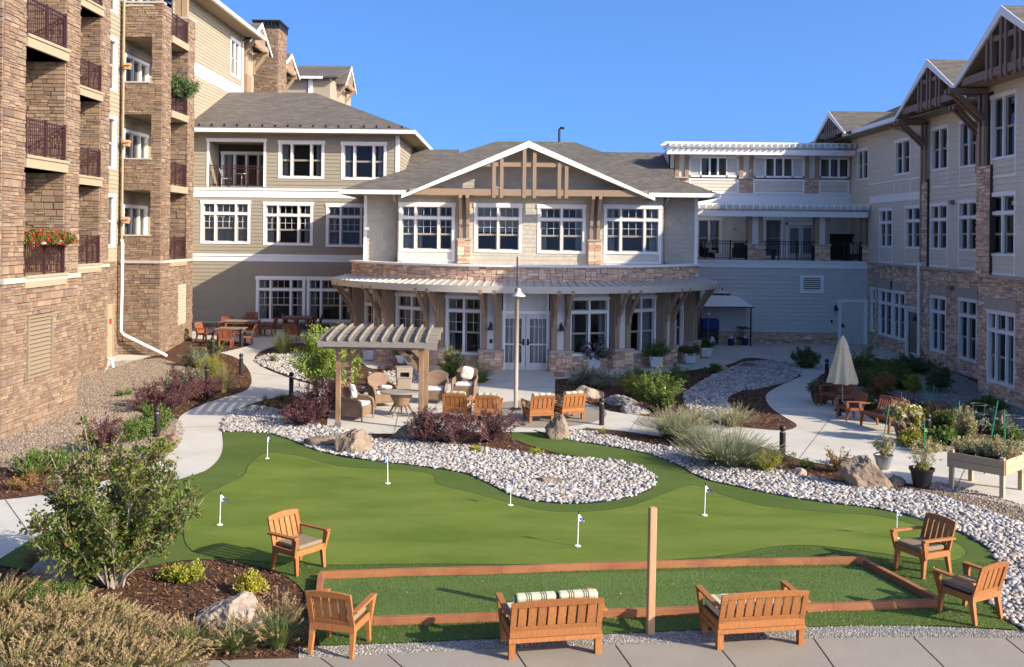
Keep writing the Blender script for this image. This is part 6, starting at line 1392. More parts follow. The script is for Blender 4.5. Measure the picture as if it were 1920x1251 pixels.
for i, (lb, px, py, wd, hh, n, mt, pl) in enumerate([
    ('silvery wispy sage beside the light path, left of the big pair', 1262, 822, 115, 72, 900, 'lf_grey', 0),
    ('big silvery green sage spilling over the pebbles', 1362, 874, 165, 92, 1400, 'lf_grey', 0),
    ('thin pale sage between the two bigger sages', 1312, 836, 90, 55, 600, 'lf_grey', 0),
    ('cream coloured dry grass at the end of the river stones, left', 1300, 796, 62, 42, 600, 'lf_straw', 0),
    ('cream coloured dry grass at the end of the river stones, right', 1375, 800, 72, 48, 700, 'lf_straw', 0),
    ('tan and green grass clump by the winding path', 418, 737, 60, 62, 500, 'grasst', 20),
    ('green feathery grass beside the dining patio', 530, 664, 75, 52, 700, 'grassm', 0),
    ('small green grass near the dining patio', 512, 680, 30, 22, 200, 'grassm', 0),
    ('dark feathery grass under the bay window by the wicker chairs', 895, 718, 120, 48, 900, 'grassm', 0),
    ('little yellow grass tuft right of the patio bollard', 1131, 818, 26, 20, 200, 'lf_ygreen', 0),
    ('tiny green grass tuft left of the patio bollard', 1100, 809, 20, 10, 120, 'lf_green', 0),
    ('small green grass by the path left of the pergola', 497, 757, 22, 22, 120, 'lf_green', 0),
    ('low green grass behind the third left bollard', 530, 750, 40, 16, 200, 'lf_green', 0),
    ('dry grass with seed heads at the left edge by the path', 60, 895, 80, 30, 300, 'grasst', 20)]):
    if mt in ('lf_grey', 'lf_straw'):
        grassP('sage' if mt == 'lf_grey' else 'dry_grass', lb, 'shrub', px, py, wd * .88, hh * .8, n * 2, mt, seed=140 + i, plumes=n // 4, pm=MT['lf_pale'], w_=.012, spread=1.0, pl=.2, pr=.012, br=wd * .0022); continue
    grassP('grass_clump', lb, 'grass clump', px, py, wd, hh, n, mt, seed=140 + i, plumes=pl, w_=.011, spread=1.15 if 'sage' in lb else .8, pl=.16)
shrubP('yellow_flower_shrub', 'tall yellow flowering plant under the bay window', 'plant', 852, 712, 58, 62, .05, 'lf_green', n_st=22, n_tw=14, n_lf=9, tw=.25, seed=160, flowers=(MT['fl_yellow'], 160, .05))
for i, (px, py) in enumerate([(692, 722), (700, 712), (712, 703), (728, 698), (744, 694), (758, 693), (690, 735), (735, 735), (750, 738)]):
    shrubP('barberry', 'small dark red barberry in the arc edging the grey pebble patch', 'shrub', px, py, 22, 14, .04, 'lf_purple', n_st=10, n_tw=8, n_lf=7, tw=.12, seed=170 + i, group='small barberries edging the pebble patch')
from mathutils import noise as mnoise
# ================================================================= BOULDERS
def boulder(name, label, px, py, wpx, hpx, mat, seed, flat=.9, px_=0.0, deep=.8):
    p, s = PX(px, py); v, f = ico(4 if wpx > 50 else 3); r = np.random.default_rng(seed); w_, h = wpx / s, hpx / s; d = np.ones(len(v))
    for _ in range(13):            # chiselled planes
        n = r.standard_normal(3); n /= np.linalg.norm(n); c = r.uniform(.55, .9); k = v @ n; d = np.minimum(d, np.where(k > 1e-3, c / np.maximum(k, 1e-3), 9))
    V = v * d[:, None]
    off = Vector(r.uniform(-50, 50, 3))
    V = V * np.array([1 + .11 * mnoise.ridged_multi_fractal(Vector(q) * 1.3 + off, 1, 2.2, 5, 1, 2) - .12 + .05 * mnoise.fractal(Vector(q) * 5 + off, .8, 2.2, 4) for q in v])[:, None]
    V = V * np.array([w_ / 1.7, w_ * deep / 1.7, h * .95]); V[:, 2] += h * .12 ; V[:, 0] += px_ * np.maximum(V[:, 2], 0)
    V[:, 2] = np.maximum(V[:, 2], -.05); a = r.uniform(-.4, .4); c, s_ = math.cos(a), math.sin(a)
    V = np.stack([V[:, 0] * c - V[:, 1] * s_ * 1, V[:, 0] * s_ + V[:, 1] * c, V[:, 2]], 1) + np.array(p) + np.array([0, w_ * deep * .35, 0])
    o = np_mesh(name, V, f, MT[mat]); return tag(o, label, 'boulder')
for i, (lb, px, py, wd, hh, mt, kw) in enumerate([
    ('large brown boulder standing at the corner of the patio pebbles', 663, 850, 66, 56, 'boulder', {}),
    ('long flat tan slab rock left of the large brown boulder', 605, 838, 78, 24, 'boulder', dict(deep=.6)),
    ('low brown rock in bark in front of the right pergola post', 764, 824, 58, 24, 'boulder', {}),
    ('rough brown boulder in front of the patio club chairs', 1045, 824, 46, 44, 'boulder', {}),
    ('pale squarish boulder in the bed right of the entrance walk', 1107, 748, 50, 24, 'boulder_p', {}),
    ('dark grey boulder under the large feathery bush', 1168, 760, 56, 20, 'boulder_g', {}),
    ('flat grey tan boulder nearest the patio bollard', 1192, 777, 52, 18, 'boulder_g', {}),
    ('big pointed tan boulder beside the dark plant pot', 1640, 916, 84, 62, 'boulder', dict(px_=-.35)),
    ('small tan rock leaning against the big pointed boulder', 1686, 912, 30, 20, 'boulder', {}),
    ('small pinkish rock in bark below the right bollard', 1500, 894, 28, 14, 'boulder_p', {}),
    ('pinkish rock half hidden under the biggest sage', 1408, 878, 28, 16, 'boulder_p', {}),
    ('pale flat boulder under the large front shrub at far left', 80, 1100, 112, 38, 'boulder_p', {}),
    ('pale cream boulder between the fountain grasses', 424, 1176, 118, 52, 'boulder_p', {}),
    ('flat reddish rock lying in the river stones', 1404, 690, 34, 9, 'boulder_r', {}),
    ('tan flat rock at the head of the river stones', 1352, 697, 34, 13, 'boulder_p', {}),
    ('reddish brown boulder beside the parasol', 1617, 748, 44, 22, 'boulder_r', {}),
    ('reddish brown boulder behind the raised planter', 1880, 815, 60, 46, 'boulder_r', {}),
    ('small grey boulder in the vegetable bed', 1744, 755, 26, 14, 'boulder_g', {}),
    ('reddish low boulder in the bed near the right wall', 1768, 768, 40, 18, 'boulder_r', {}),
    ('small flat tan stone in the middle of the pebble island', 1030, 908, 52, 12, 'boulder', {}),
    ('long flat stone on the near edge of the pebble island', 1062, 940, 40, 7, 'boulder_p', {}),
    ('small brown rock beside the left bollard', 318, 828, 34, 14, 'boulder_r', {})]):
    boulder('boulder', lb, px, py, wd, hh, mt, 200 + i, **kw)
# ================================================================= TEAK FURNITURE
def teak_chair(w_, dep, seat, top, n_sl, mat='wood', cushion='cushion', low=False, back_c=None, label='', cat='chair', name='garden_chair', group=None):
    t = thing(name, label, cat, (0, 0, 0), 0, group); m = MT[mat]; h = w_ / 2; y0, y1 = -dep / 2, dep / 2
    for sx in (-1, 1):
        for (y, yb) in ((y0 + .04, y0 + .0), (y1 - .05, y1 + .02)):
            b = MB(); x = sx * (h - .035); b.beam((x + sx * .01, yb, 0), (x, y, seat - .02), .05, .05, up=(0, 1, 0), wd2=.075, ht2=.075) if not low else b.beam((x, y, 0), (x, y, seat - .06), .085, .085, up=(0, 1, 0))
            b.build('leg', m, t, bevel=.004)
    b = MB(); b.box((-h, y0, seat - .09), (h, y0 + .035, seat)); b.box((-h, y1 - .035, seat - .09), (h, y1, seat)); b.box((-h, y0 + .035, seat - .09), (-h + .035, y1 - .035, seat)); b.box((h - .035, y0 + .035, seat - .09), (h, y1 - .035, seat)); b.box((-h + .035, y0 + .035, seat - .05), (h - .035, y1 - .035, seat - .02))
    b.build('seat_frame', m, t, bevel=.004)
    if low: b = MB(); b.box((-h - .012, y0 - .012, seat - .15), (h + .012, y1 + .012, seat - .095)); b.build('base_rail', m, t, bevel=.004)
    lean = .14 * (top - seat) / .45
    def bp(x, z, off=0):   # point on the leaning back
        k = (z - seat) / (top - seat); return (x, y1 - .03 + lean * k + off, z)
    z0 = seat + .0; rail_h = .09; tz = top - rail_h; 
    def bslat(x0, x1, za, zb, nm, th=.028, arch=0):
        b = MB(); n = 6 if arch else 1; vs = []; 
        for k in range(n + 1):
            x = x0 + (x1 - x0) * k / n; e = arch * (1 - (2 * k / n - 1) ** 2)
            for (z, o) in ((za, 0), (za, th), (zb + e, th), (zb + e, 0)): p = bp(x, z, o); vs.append(p)
        fs = [(0, 1, 2, 3), (n*4+3, n*4+2, n*4+1, n*4)] + [(4*k + j, 4*(k+1) + j, 4*(k+1) + (j+1) % 4, 4*k + (j+1) % 4) for k in range(n) for j in range(4)]
        b.add(vs, [tuple(reversed(f)) for f in fs]); return b.build(nm, m, t, bevel=.004)
    bslat(-h + .0, h - .0, tz, top - .025, 'top_rail', .034, .03)
    st_ = .075; bslat(-h, -h + st_, z0 - .02, tz - .002, 'back_stile', .034); bslat(h - st_, h, z0 - .02, tz - .002, 'back_stile', .034)
    bslat(-h + st_, h - st_, z0 - .02, z0 + .06, 'bottom_rail', .03)
    iw = w_ - 2 * st_; g = .022; sw = (iw - g * (n_sl + 1)) / n_sl
    for k in range(n_sl): x = -h + st_ + g + k * (sw + g); bslat(x, x + sw, z0 + .062, tz - .003, 'back_slat', .022)
    az = seat + (.21 if not low else .24)
    for sx in (-1, 1):
        x = sx * (h + .02); b = MB(); b.beam((x, y0 - .05, az), (x, y1 + .05, az - .015), .085, .03); b.build('armrest', m, t, bevel=.005)
        b = MB(); b.beam((x - sx * .02, y0 + .03, seat - .1), (x, y0 - .01, az - .015), .04, .05, up=(0, 1, 0), wd2=.06, ht2=.11); b.build('arm_support', m, t, bevel=.004)
    if cushion:
        n = max(1, round((w_ - .1) / .62)); cw = (w_ - .1) / n
        for k in range(n):
            x = -h + .05 + k * cw; b = MB(); th = .075 if not low else .14; b.box((x + .005, y0 + .0, seat + .002), (x + cw - .005, y1 - .07, seat + th)); b.build('seat_cushion', MT[cushion], t, bevel=.025, smooth_=False)
            if back_c:
                b = MB(); q = [(-.13, seat + th), (-.005, seat + th), (-.005 + lean, top + .05), (-.14 + lean * .8, top + .06)]
                b.prism([(y1 - .03 + a, z) for a, z in q], x + .006, x + cw - .006, Plane((0, 0, 0), (0, 1, 0), (0, 0, 1))); b.build('back_cushion', MT[back_c], t, bevel=.04)
    return t
def at_px(o, px, py, rz, s=1.0): p = G(px, py); return put(o, (p.x, p.y, p.z + (.03 if False else 0.024 if False else 0)), math.radians(rz), s)
ch = teak_chair(.62, .56, .40, .86, 4, label='orange teak armchair with tan seat pad alone on the green, left of the wooden frame', name='teak_armchair', group='teak armchairs round the green')
base_chair = ch
at_px(ch, 560, 1067, 53)
def chair_copy(px, py, rz, lb, s=1.0): p = G(px, py); return dup(base_chair, (p.x, p.y, .02), math.radians(rz), lb, s=s)
chair_copy(638, 1216, 166, 'orange teak armchair seen from behind at the near left corner of the frame')
chair_copy(1729, 1074, -66, 'orange teak armchair behind the right end of the wooden frame, facing left')
chair_copy(1817, 1156, -150, 'orange teak armchair seen from behind beside the pebbles at the lower right')
ls = teak_chair(1.2, .66, .36, .78, 8, low=True, cushion='stripe', back_c='stripe', label='low teak loveseat with striped cushions showing above its back, left of the wooden post', cat='loveseat', name='teak_loveseat', group='teak loveseats on the front pavement')
p = G(1031, 1216); put(ls, (p.x, p.y, .02), math.radians(191))
p = G(1409, 1199); l2 = dup(ls, (p.x, p.y, .02), math.radians(190), 'low teak loveseat with its back cushions sunk out of sight, right of the wooden post', s=1.0)
for c in list(KIDS[l2.name]):
    if c.name.startswith('back_cushion'): bpy.data.objects.remove(c); KIDS[l2.name].remove(c)
cc = teak_chair(.72, .68, .33, .78, 4, low=True, cushion='stripe', back_c='stripe', label='striped cushion teak club chair, left of the pair behind the rough boulder', cat='club chair', name='teak_club_chair', group='teak club chairs on the round patio')
def club(o, px, py, rz): p = G(px, py); return put(o, (p.x, p.y, .036), math.radians(rz))
club(cc, 1009, 790, 196)
for (px, py, rz, lb) in ((1065, 786, 203, 'striped cushion teak club chair, right of the pair behind the rough boulder'), (857, 786, 172, 'teak club chair behind the purple shrubs, left one'), (915, 790, 178, 'teak club chair with folded striped cushion behind the purple shrubs, right one')):
    p = G(px, py); dup(cc, (p.x, p.y, .036), math.radians(rz), lb)
gb = teak_chair(1.25, .55, .43, .88, 11, mat='teakred', cushion=None, label='reddish teak garden bench with slatted back beside the path on the right', cat='bench', name='garden_bench')
p = G(1655, 806); put(gb, (p.x, p.y, .02), math.radians(-72))
g2 = teak_chair(.75, .55, .43, .9, 5, mat='teakred', cushion=None, label='reddish teak armchair under the closed parasol', cat='chair', name='garden_armchair', group='reddish teak garden chairs by the parasol')
p = G(1567, 764); put(g2, (p.x, p.y, .02), math.radians(-58)); p = G(1594, 788); dup(g2, (p.x, p.y, .02), math.radians(-84), 'reddish teak armchair between the parasol and the garden bench', s=.92)
# dining patio in the shade on the left
def dtable(lb, px, py, w_, dp, rz=0):
    t = thing('dining_table', lb, 'table', (0, 0, 0), 0, 'brown dining tables on the shaded left patio'); h = .74; b = MB()
    b.box((-w_/2, -dp/2, h - .04), (w_/2, dp/2, h)); b.build('tabletop', MT['greywood'], t, bevel=.006)
    b = MB(); b.box((-w_/2 + .06, -dp/2 + .06, h - .13), (w_/2 - .06, dp/2 - .06, h - .042)); b.build('apron', MT['teakred'], t)
    for sx in (-1, 1):
        for sy in (-1, 1): b = MB(); x, y = sx * (w_/2 - .09), sy * (dp/2 - .09); b.box((x - .04, y - .04, 0), (x + .04, y + .04, h - .13)); b.build('leg', MT['teakred'], t)
    p = G(px, py); return put(t, p, math.radians(rz))
dtable('brown dining table nearest the winding path on the shaded left patio', 434, 644, 1.2, .9, 0); dtable('long brown dining table further back on the shaded left patio', 455, 630, 1.6, .9, 4)
dtable('dining table behind the feathery grass below the olive wing windows', 560, 622, 1.5, .9, 0)
dc = teak_chair(.56, .54, .42, .88, 4, mat='teakred', cushion=None, label='wooden dining armchair at the far left of the shaded patio, lit on its back', cat='chair', name='dining_chair', group='wooden dining chairs on the shaded left patio')
p = G(384, 640); put(dc, p, math.radians(70))
for (px, py, rz, lb) in ((461, 645, -80, 'wooden dining chair at the right end of the nearest dining table'), (424, 650, 185, 'wooden dining chair with its back to the camera at the nearest dining table'), (425, 628, 10, 'wooden dining chair behind the nearest dining table'), (470, 620, 5, 'wooden dining chair with tan back against the olive wall'), (503, 630, -95, 'wooden dining chair at the right end of the long dining table'), (548, 640, 180, 'wooden dining chair partly hidden by the feathery grass'), (545, 622, 90, 'wooden dining chair below the window of the olive wing'), (590, 622, -90, 'wooden dining chair seen between lime tree and olive wing')):
    dup(dc, G(px, py), math.radians(rz), lb)
# ================================================================= WOODEN BOCCE FRAME AND POST
fr_ = thing('bocce_frame', 'long low brown timber frame enclosing the bocce strip on the turf', 'frame', tuple(G(1150, 1120)))
def gz(px, py, z=0.02): p = G(px, py); p.z = z; return p
pts_b = [(600,1087),(760,1081),(940,1077),(1105,1070),(1225,1067),(1400,1062),(1520,1060),(1624,1058)]
for i in range(len(pts_b) - 1):
    b = MB(); b.beam(gz(*pts_b[i], .07), gz(*pts_b[i + 1], .07), .09, .11); b.build('rail', MT['rail'], fr_, bevel=.006)
pts_f = [(597,1173),(700,1174),(930,1166),(1120,1160),(1220,1157),(1380,1152),(1560,1147),(1762,1139)]
for i in range(len(pts_f) - 1):
    b = MB(); b.beam(gz(*pts_f[i], .07), gz(*pts_f[i + 1], .07), .09, .11); b.build('rail', MT['rail'], fr_, bevel=.006)
for (a, b_) in (((601, 1091), (592, 1177)), ((1622, 1064), (1690, 1100)), ((1690, 1100), (1757, 1136))):
    b = MB(); b.beam(gz(*a, .075), gz(*b_, .075), .09, .12); b.build('rail', MT['rail'], fr_, bevel=.006)
p = G(1219, 1189); b = MB(); b.box((p.x - .05, p.y - .05, -.05), (p.x + .05, p.y + .05, 1.72)); o = b.build('wooden_post', MT['timber'], None, bevel=.012); o.rotation_euler = (0, math.radians(.6), math.radians(12)); tag(o, 'tall square cedar post standing alone between the two loveseats', 'post')
for (nm, px, lb) in (('edging', isl, 'black edging strip around the pebble island'), ('edging', [q for q in east[::-1] if q[0] < 1900 and q in east[18:]], 'black edging strip between turf and the long pebble channel')):
    w_ = poly_w([q[:2] for q in px], 3) if nm == 'x' else [tuple(G(x, y).xy) for x, y in spline(px, 3, True)]
    if 'channel' in lb: w_ = w_[:-3]
    pt = [(x, y, .02) for x, y in w_] + ([(w_[0][0], w_[0][1], .02)] if 'island' in lb else []); b = MB(); b.tube(pt, .022, 5, cap=False); tag(b.build('edging_strip', MT['black']), lb, 'edging')
gp = [tuple(G(x, y).xy) for x, y in spline(green, 4, True)]; b = MB(); b.tube([(x, y, .024) for x, y in gp + gp[:1]], .004, 4, cap=False); tag(b.build('turf_seam', M('seam_green', (.02, .04, .012), .9)), kind='structure')
# ================================================================= GOLF FLAGS
def flag():
    t = thing('golf_flag', '', 'golf flag', (0, 0, 0), 0, 'golf flags on the putting green')
    b = MB(); b.tube([(0, 0, 0), (.012, 0, .56)], .008, 6); b.build('flag_pole', MT['white'], t); b = MB(); b.tube([(.012, 0, .56), (.014, 0, .62)], .009, 6); b.build('pole_tip', MT['black'], t)
    b = MB(); b.lathe([(.055, .0), (.055, .012)], (0, 0, 0), 14); b.build('cup_rim', MT['white'], t)
    b = MB(); n = 6; vs = []
    for i in range(n + 1):
        s = i / n; vs += [(.014 + s * .13, .02 * math.sin(s * 5), .575 - .14 * s), (.014 + s * .135, .02 * math.sin(s * 5) + .01, .44 - .03 * s)]
    b.add(vs, [(2*i, 2*i+1, 2*i+3, 2*i+2) for i in range(n)]); b.add([(x, y + .003, z) for x, y, z in vs], [(2*i, 2*i+2, 2*i+3, 2*i+1) for i in range(n)])
    b.build('pennant', MT['flag'], t, smooth_=True); return t
f0 = flag()
for i, (px, py, rz, lb) in enumerate([(412, 987, 10, 'checked golf flag furthest left on the green, beside the large shrub'), (501, 862, -20, 'checked golf flag at the far left tip of the green, near the pebbles'), (727, 909, 160, 'checked golf flag with its cloth hanging left, below the large brown boulder'), (957, 950, -60, 'checked golf flag against the near edge of the pebble island'), (1083, 1027, 20, 'checked golf flag closest to the wooden frame'), (1321, 969, 5, 'checked golf flag right of the pebble island, just left of the grass bulge'), (1681, 1012, 30, 'checked golf flag furthest right, beside the teak armchair')]):
    p = G(px, py); p.z = .026; s = [.98, .92, 1.05, .98, .98, 1.02, .92][i]
    if i == 0: put(f0, p, math.radians(rz), s); f0['label'] = lb
    else: dup(f0, p, math.radians(rz), lb, s=s)
# ================================================================= BOLLARDS AND LIGHT POLE
def bollard():
    t = thing('bollard_light', '', 'bollard', (0, 0, 0), 0, 'black bollard lights along the paths'); b = MB(); b.lathe([(.075, 0), (.075, .62)], n=20); b.build('shaft', MT['bollard'], t, smooth_=False)
    b = MB(); b.lathe([(.055, .62), (.055, .67)], n=16); b.build('lens', MT['steel'], t); b = MB(); b.lathe([(.08, .67), (.08, .73), (.07, .765), (.04, .79), (.005, .795)], n=20); b.build('cap', MT['bollard'], t, smooth_=True); return t
b0 = bollard()
for i, (px, py, lb) in enumerate([(294, 820, 'black bollard nearest the camera on the left, beside the path'), (452, 702, 'black bollard on the bark tip in the bend of the left path'), (546, 743, 'black bollard beside purple shrubs at the path junction'), (398, 667, 'black bollard in the bark bed near the stone tower corner'), (453, 648, 'black bollard in front of the dining chairs'), (388, 728, 'black bollard half hidden by the purple shrubs and grass'), (1128, 798, 'dark bollard at the right edge of the round patio'), (1467, 858, 'dark bollard between pebbles and garden path on the right'), (1740, 832, 'dark bollard among the vegetable plants'), (1550, 712, 'black bollard with round top behind the spiky red plant'), (1573, 781, 'short black bollard beside the parasol foot')]):
    p = G(px, py)
    if i == 0: put(b0, p); b0['label'] = lb
    else: dup(b0, p, random.random(), lb)
p = G(967, 770); t = thing('light_pole', 'tall beige light pole with bell lamp standing in front of the entrance doors', 'lamp post', tuple(p))
b = MB(); b.tube([(p.x, p.y, .03), (p.x, p.y, 3.75)], .066, 16); b.build('pole', MT['pole'], t, smooth_=True); b = MB(); b.lathe([(.17, .03), (.17, .07), (.1, .1)], p, 16); b.build('base_plate', MT['black'], t)
b = MB(); b.tube([(p.x, p.y, 3.75), (p.x, p.y, 4.72)], .022, 8); b.build('lightning_rod', MT['black'], t)
b = MB(); b.tube([(p.x, p.y, 3.7), (p.x, p.y - .08, 3.78), (p.x + .03, p.y - .2, 3.74), (p.x + .04, p.y - .24, 3.66)], .025, 8); b.build('lamp_arm', MT['pole'], t)
b = MB(); b.lathe([(.05, 3.76), (.07, 3.68), (.1, 3.63), (.2, 3.55), (.21, 3.52)], (p.x + .05, p.y - .24, 0), 20); b.build('lamp_shade', MT['panel'], t, smooth_=True)
MT['postwood'] = M('weathered_cedar', (.27, .165, .09), .8, .3, 4, bump=.3, grain=(8, 8, .8), stain=(.16, .10, .06), stscale=2)
# ================================================================= PERGOLA
P0, P1 = G(633.5, 803), G(788.5, 806); pg = thing('pergola', 'small wooden pergola with slatted arched top over the wicker seats', 'pergola', ((P0.x + P1.x) / 2, P0.y + 1, 0))
U = (P1 - P0); U.z = 0; wdt = U.length; U.normalize(); Bk = Vector((-U.y, U.x, 0)); Bk = (Bk + Vector((-.06, 0, 0))).normalized(); dpt = 2.0; pc = []
for (k, q) in enumerate((P0, P1)):
    for s in (0, 1):
        c = q + Bk * dpt * s; pc.append(c); b = MB(); b.box((c.x - .065, c.y - .065, .03), (c.x + .065, c.y + .065, 2.28)); b.build('post', MT['postwood'], pg, bevel=.008)
        b = MB(); b.box((c.x - .085, c.y - .085, .02), (c.x + .085, c.y + .085, .16)); b.build('post_foot', MT['steel'], pg)
        e = 1 if k == 0 else -1; b = MB(); b.beam(c + Vector((0, 0, 1.62)), c + U * e * .72 + Vector((0, 0, 2.3)), .09, .13); b.build('knee_brace', MT['postwood'], pg)
def PP(u, v, z): return P0 + U * u + Bk * v + Vector((0, 0, z))
zt = lambda v: 2.42 + .16 * math.sin(math.pi * min(1, max(0, (v + .45) / (dpt + .9))) * .62)
for v in (-.06, .06): b = MB(); b.beam(PP(-.45, v, 2.3), PP(wdt + .42, v, 2.3), .045, .2); b.build('main_beam', MT['greywood'], pg)
for v in (dpt - .06, dpt + .06): b = MB(); b.beam(PP(-.45, v, 2.38), PP(wdt + .42, v, 2.38), .045, .2); b.build('main_beam', MT['greywood'], pg)
n = 22
for k in range(n):
    v = -.42 + (dpt + .85) * k / (n - 1); b = MB(); h = .15 if k in (0, n - 1) else .03; z = zt(v) - (.05 if k in (0, n - 1) else 0); b.beam(PP(-.52, v, z), PP(wdt + .46, v, z), .05 if k in (0, n - 1) else .06, h); b.build('top_slat', MT['greywood'], pg)
for k in range(10):
    u = -.26 + (wdt + .42) * k / 9; b = MB(); m_ = 8
    for j in range(m_):
        v0, v1 = -.47 + (dpt + .95) * j / m_, -.47 + (dpt + .95) * (j + 1) / m_; b.beam(PP(u, v0, zt(v0) + .075), PP(u, v1, zt(v1) + .068), .03, .09)
    b.build('arched_rafter', MT['greywood'], pg)
# ================================================================= WICKER SET
def wicker():
    t = thing('wicker_armchair', '', 'armchair', (0, 0, 0), 0, 'wicker armchairs under and beside the pergola'); m = MT['wicker']
    b = MB(); b.prism([(-.33, -.32), (.33, -.32), (.30, .28), (-.30, .28)], .12, .40); b.build('seat_base', m, t, bevel=.02)
    b = MB(); n = 10; vs = []
    for i in range(n + 1):
        a = -1 + 2 * i / n; x = a * .33; y = .30 - .06 * a * a; top = .98 - .13 * a * a
        for (dx, dy, z) in ((0, 0, .36), (0, .05, .36), (x * .06, .17, top), (x * .06, .12, top)): vs.append((x + dx, y + dy, z))
    fs = [(0,1,2,3), (n*4+3, n*4+2, n*4+1, n*4)] + [(4*k + j, 4*k + (j+1) % 4, 4*(k+1) + (j+1) % 4, 4*(k+1) + j) for k in range(n) for j in range(4)]; b.add(vs, fs); b.build('backrest', m, t, smooth_=False)
    for s in (-1, 1):
        b = MB(); b.tube([(s * .33, .34, .68), (s * .37, .12, .62), (s * .38, -.18, .6), (s * .375, -.32, .54), (s * .36, -.37, .38), (s * .345, -.36, .12), (s * .34, -.37, 0)], [.035, .04, .045, .045, .035, .028, .02], 8); b.build('armrest', m, t, smooth_=True)
        b = MB(); b.add([(s*.345,-.34,.12),(s*.345,.3,.12),(s*.345,.33,.62),(s*.37,-.3,.56),(s*.32,-.34,.12),(s*.32,.3,.12),(s*.32,.33,.62),(s*.34,-.3,.56)], [(0,1,2,3),(7,6,5,4),(0,3,7,4),(1,5,6,2),(3,2,6,7),(0,4,5,1)]); b.build('side_panel', m, t)
        b = MB(); b.beam((s * .3, .3, .2), (s * .31, .4, 0), .04, .04); b.build('leg', m, t)
    b = MB(); b.box((-.29, -.31, .40), (.29, .25, .50)); b.build('seat_cushion', MT['whitecloth'], t, bevel=.035); return t
def pillow(lb, mat='pillow', s=.42):
    v, f = ico(2); V = np.sign(v) * np.abs(v) ** .55 * np.array([s / 2, .07, s / 2]); k = np.clip(1 - .35 * (np.abs(v[:, 0]) ** 6 + np.abs(v[:, 2]) ** 6), .3, 1); V[:, 1] *= k * (1 - .5 * np.maximum(np.abs(v[:, 0]), np.abs(v[:, 2])) ** 3)
    o = np_mesh('pillow', V, f, MT[mat], None, True); return tag(o, lb, 'pillow', 'pillows on the wicker armchairs')
w0 = wicker()
WS = [(668, 787, 70, 'wicker armchair closest to the left pergola post, seen from its side'), (716, 762, 28, 'wicker armchair in the middle behind the oval table'), (816, 756, -6, 'wicker armchair right of the right pergola posts'), (872, 747, -8, 'wicker armchair farthest right with an upright leaf pillow'), (641, 776, 60, 'wicker armchair with orange pillow half hidden behind the left pergola post')]
for i, (px, py, rz, lb) in enumerate(WS):
    p = G(px, py); p.z = .03; o = w0 if i == 0 else dup(w0, p, math.radians(rz), lb)
    if i == 0: put(w0, p, math.radians(rz)); w0['label'] = lb
    if i != 2:
        q = pillow(['white pillow with rusty leaf print slumped on the nearest wicker armchair', 'white pillow lying flat on the middle wicker armchair', '', 'white pillow with leaf print standing upright on the farthest right wicker armchair', 'orange pillow behind the left pergola post'][i], 'orange' if i == 4 else 'pillow')
        rr = math.radians(rz); off = Matrix.Rotation(rr, 3, 'Z') @ Vector((0, .06, .6)) if i in (0, 3, 4) else Matrix.Rotation(rr, 3, 'Z') @ Vector((.0, -.02, .56))
        q.location = p + off; q.rotation_euler = (math.radians(-18), .25, rr + .2) if i in (0, 3, 4) else (math.radians(80), .1, rr)
p = G(752, 781); t = thing('wicker_table', 'oval table with wicker base and brown top under the pergola', 'table', (0, 0, 0)); b = MB()
b.lathe([(.62, .665), (.64, .68), (.64, .70), (.6, .715)], n=32); o = b.build('tabletop', MT['greywood'], t); o.data.transform(Matrix.Diagonal((1, .72, 1, 1)))
b = MB(); b.lathe([(.36, .66), (.28, .5), (.22, .38), (.24, .28)], n=20); b.build('table_base', MT['wicker'], t, smooth_=True)
for k in range(5): a = k * 1.2566 + .4; b = MB(); b.tube([(.2 * math.cos(a), .2 * math.sin(a), .34), (.3 * math.cos(a), .3 * math.sin(a), .16), (.42 * math.cos(a), .42 * math.sin(a), 0)], [.04, .03, .018], 6); b.build('leg', MT['wicker'], t, smooth_=True)
put(t, (p.x, p.y, .03)); p = G(672, 758); tt = dup(t, (p.x, p.y, .03), 0, 'small round wicker side table behind the left pergola post', s=.62); t['group'] = 'wicker tables under the pergola'; tt['group'] = t['group']
p = G(757, 741); t = thing('trash_bin', 'beige square bin with dark slot behind the wicker chairs', 'bin', (0, 0, 0)); b = MB(); b.box((-.24, -.24, 0), (.24, .24, .55)); b.build('body', MT['binbeige'], t, bevel=.015); b = MB()
b.box((-.26, -.26, .56), (-.15, .26, .85)); b.box((.15, -.26, .56), (.26, .26, .85)); b.box((-.15, .2, .56), (.15, .26, .85)); b.box((-.15, -.26, .76), (.15, .2, .85)); b.box((-.15, -.26, .56), (.15, .2, .60)); b.box((-.27, -.27, .85), (.27, .27, .92)); b.build('hood', MT['binbeige'], t); b = MB(); b.box((-.15, -.1, .6), (.15, -.08, .76)); b.build('slot', MT['black'], t); put(t, (p.x, p.y, .03), math.radians(12))
# ================================================================= PARASOL
p = G(1579, 772); t = thing('closed_parasol', 'closed cream parasol on a pole beside the teak chairs', 'parasol', tuple(p)); b = MB(); b.tube([(p.x, p.y, 0), (p.x, p.y, 2.3)], .022, 8); b.build('pole', MT['rawwood'], t)
b = MB(); nn = 40; pr = [(.03, 2.3), (.09, 2.22), (.16, 2.02), (.24, 1.7), (.32, 1.35), (.385, 1.08), (.42, .9)]; wob = lambda a, i: 1 + (.03 + .035 * i) * math.cos(8 * a + .4) + .04 * math.sin(3 * a) * (i > 3)
b.lathe(pr, p, nn, wob, cap=False); b.build('canopy', MT['canvas'], t, smooth_=True); b = MB(); b.lathe([(.15, 2.03), (.19, 2.0), (.1, 2.22), (.035, 2.33), (.01, 2.38)], p, 16, wob, cap=False); b.build('top_cap', MT['canvas'], t)
b = MB(); b.lathe([(.24, 0), (.24, .05), (.05, .09), (.04, .3)], p, 16); b.build('base', MT['black'], t)
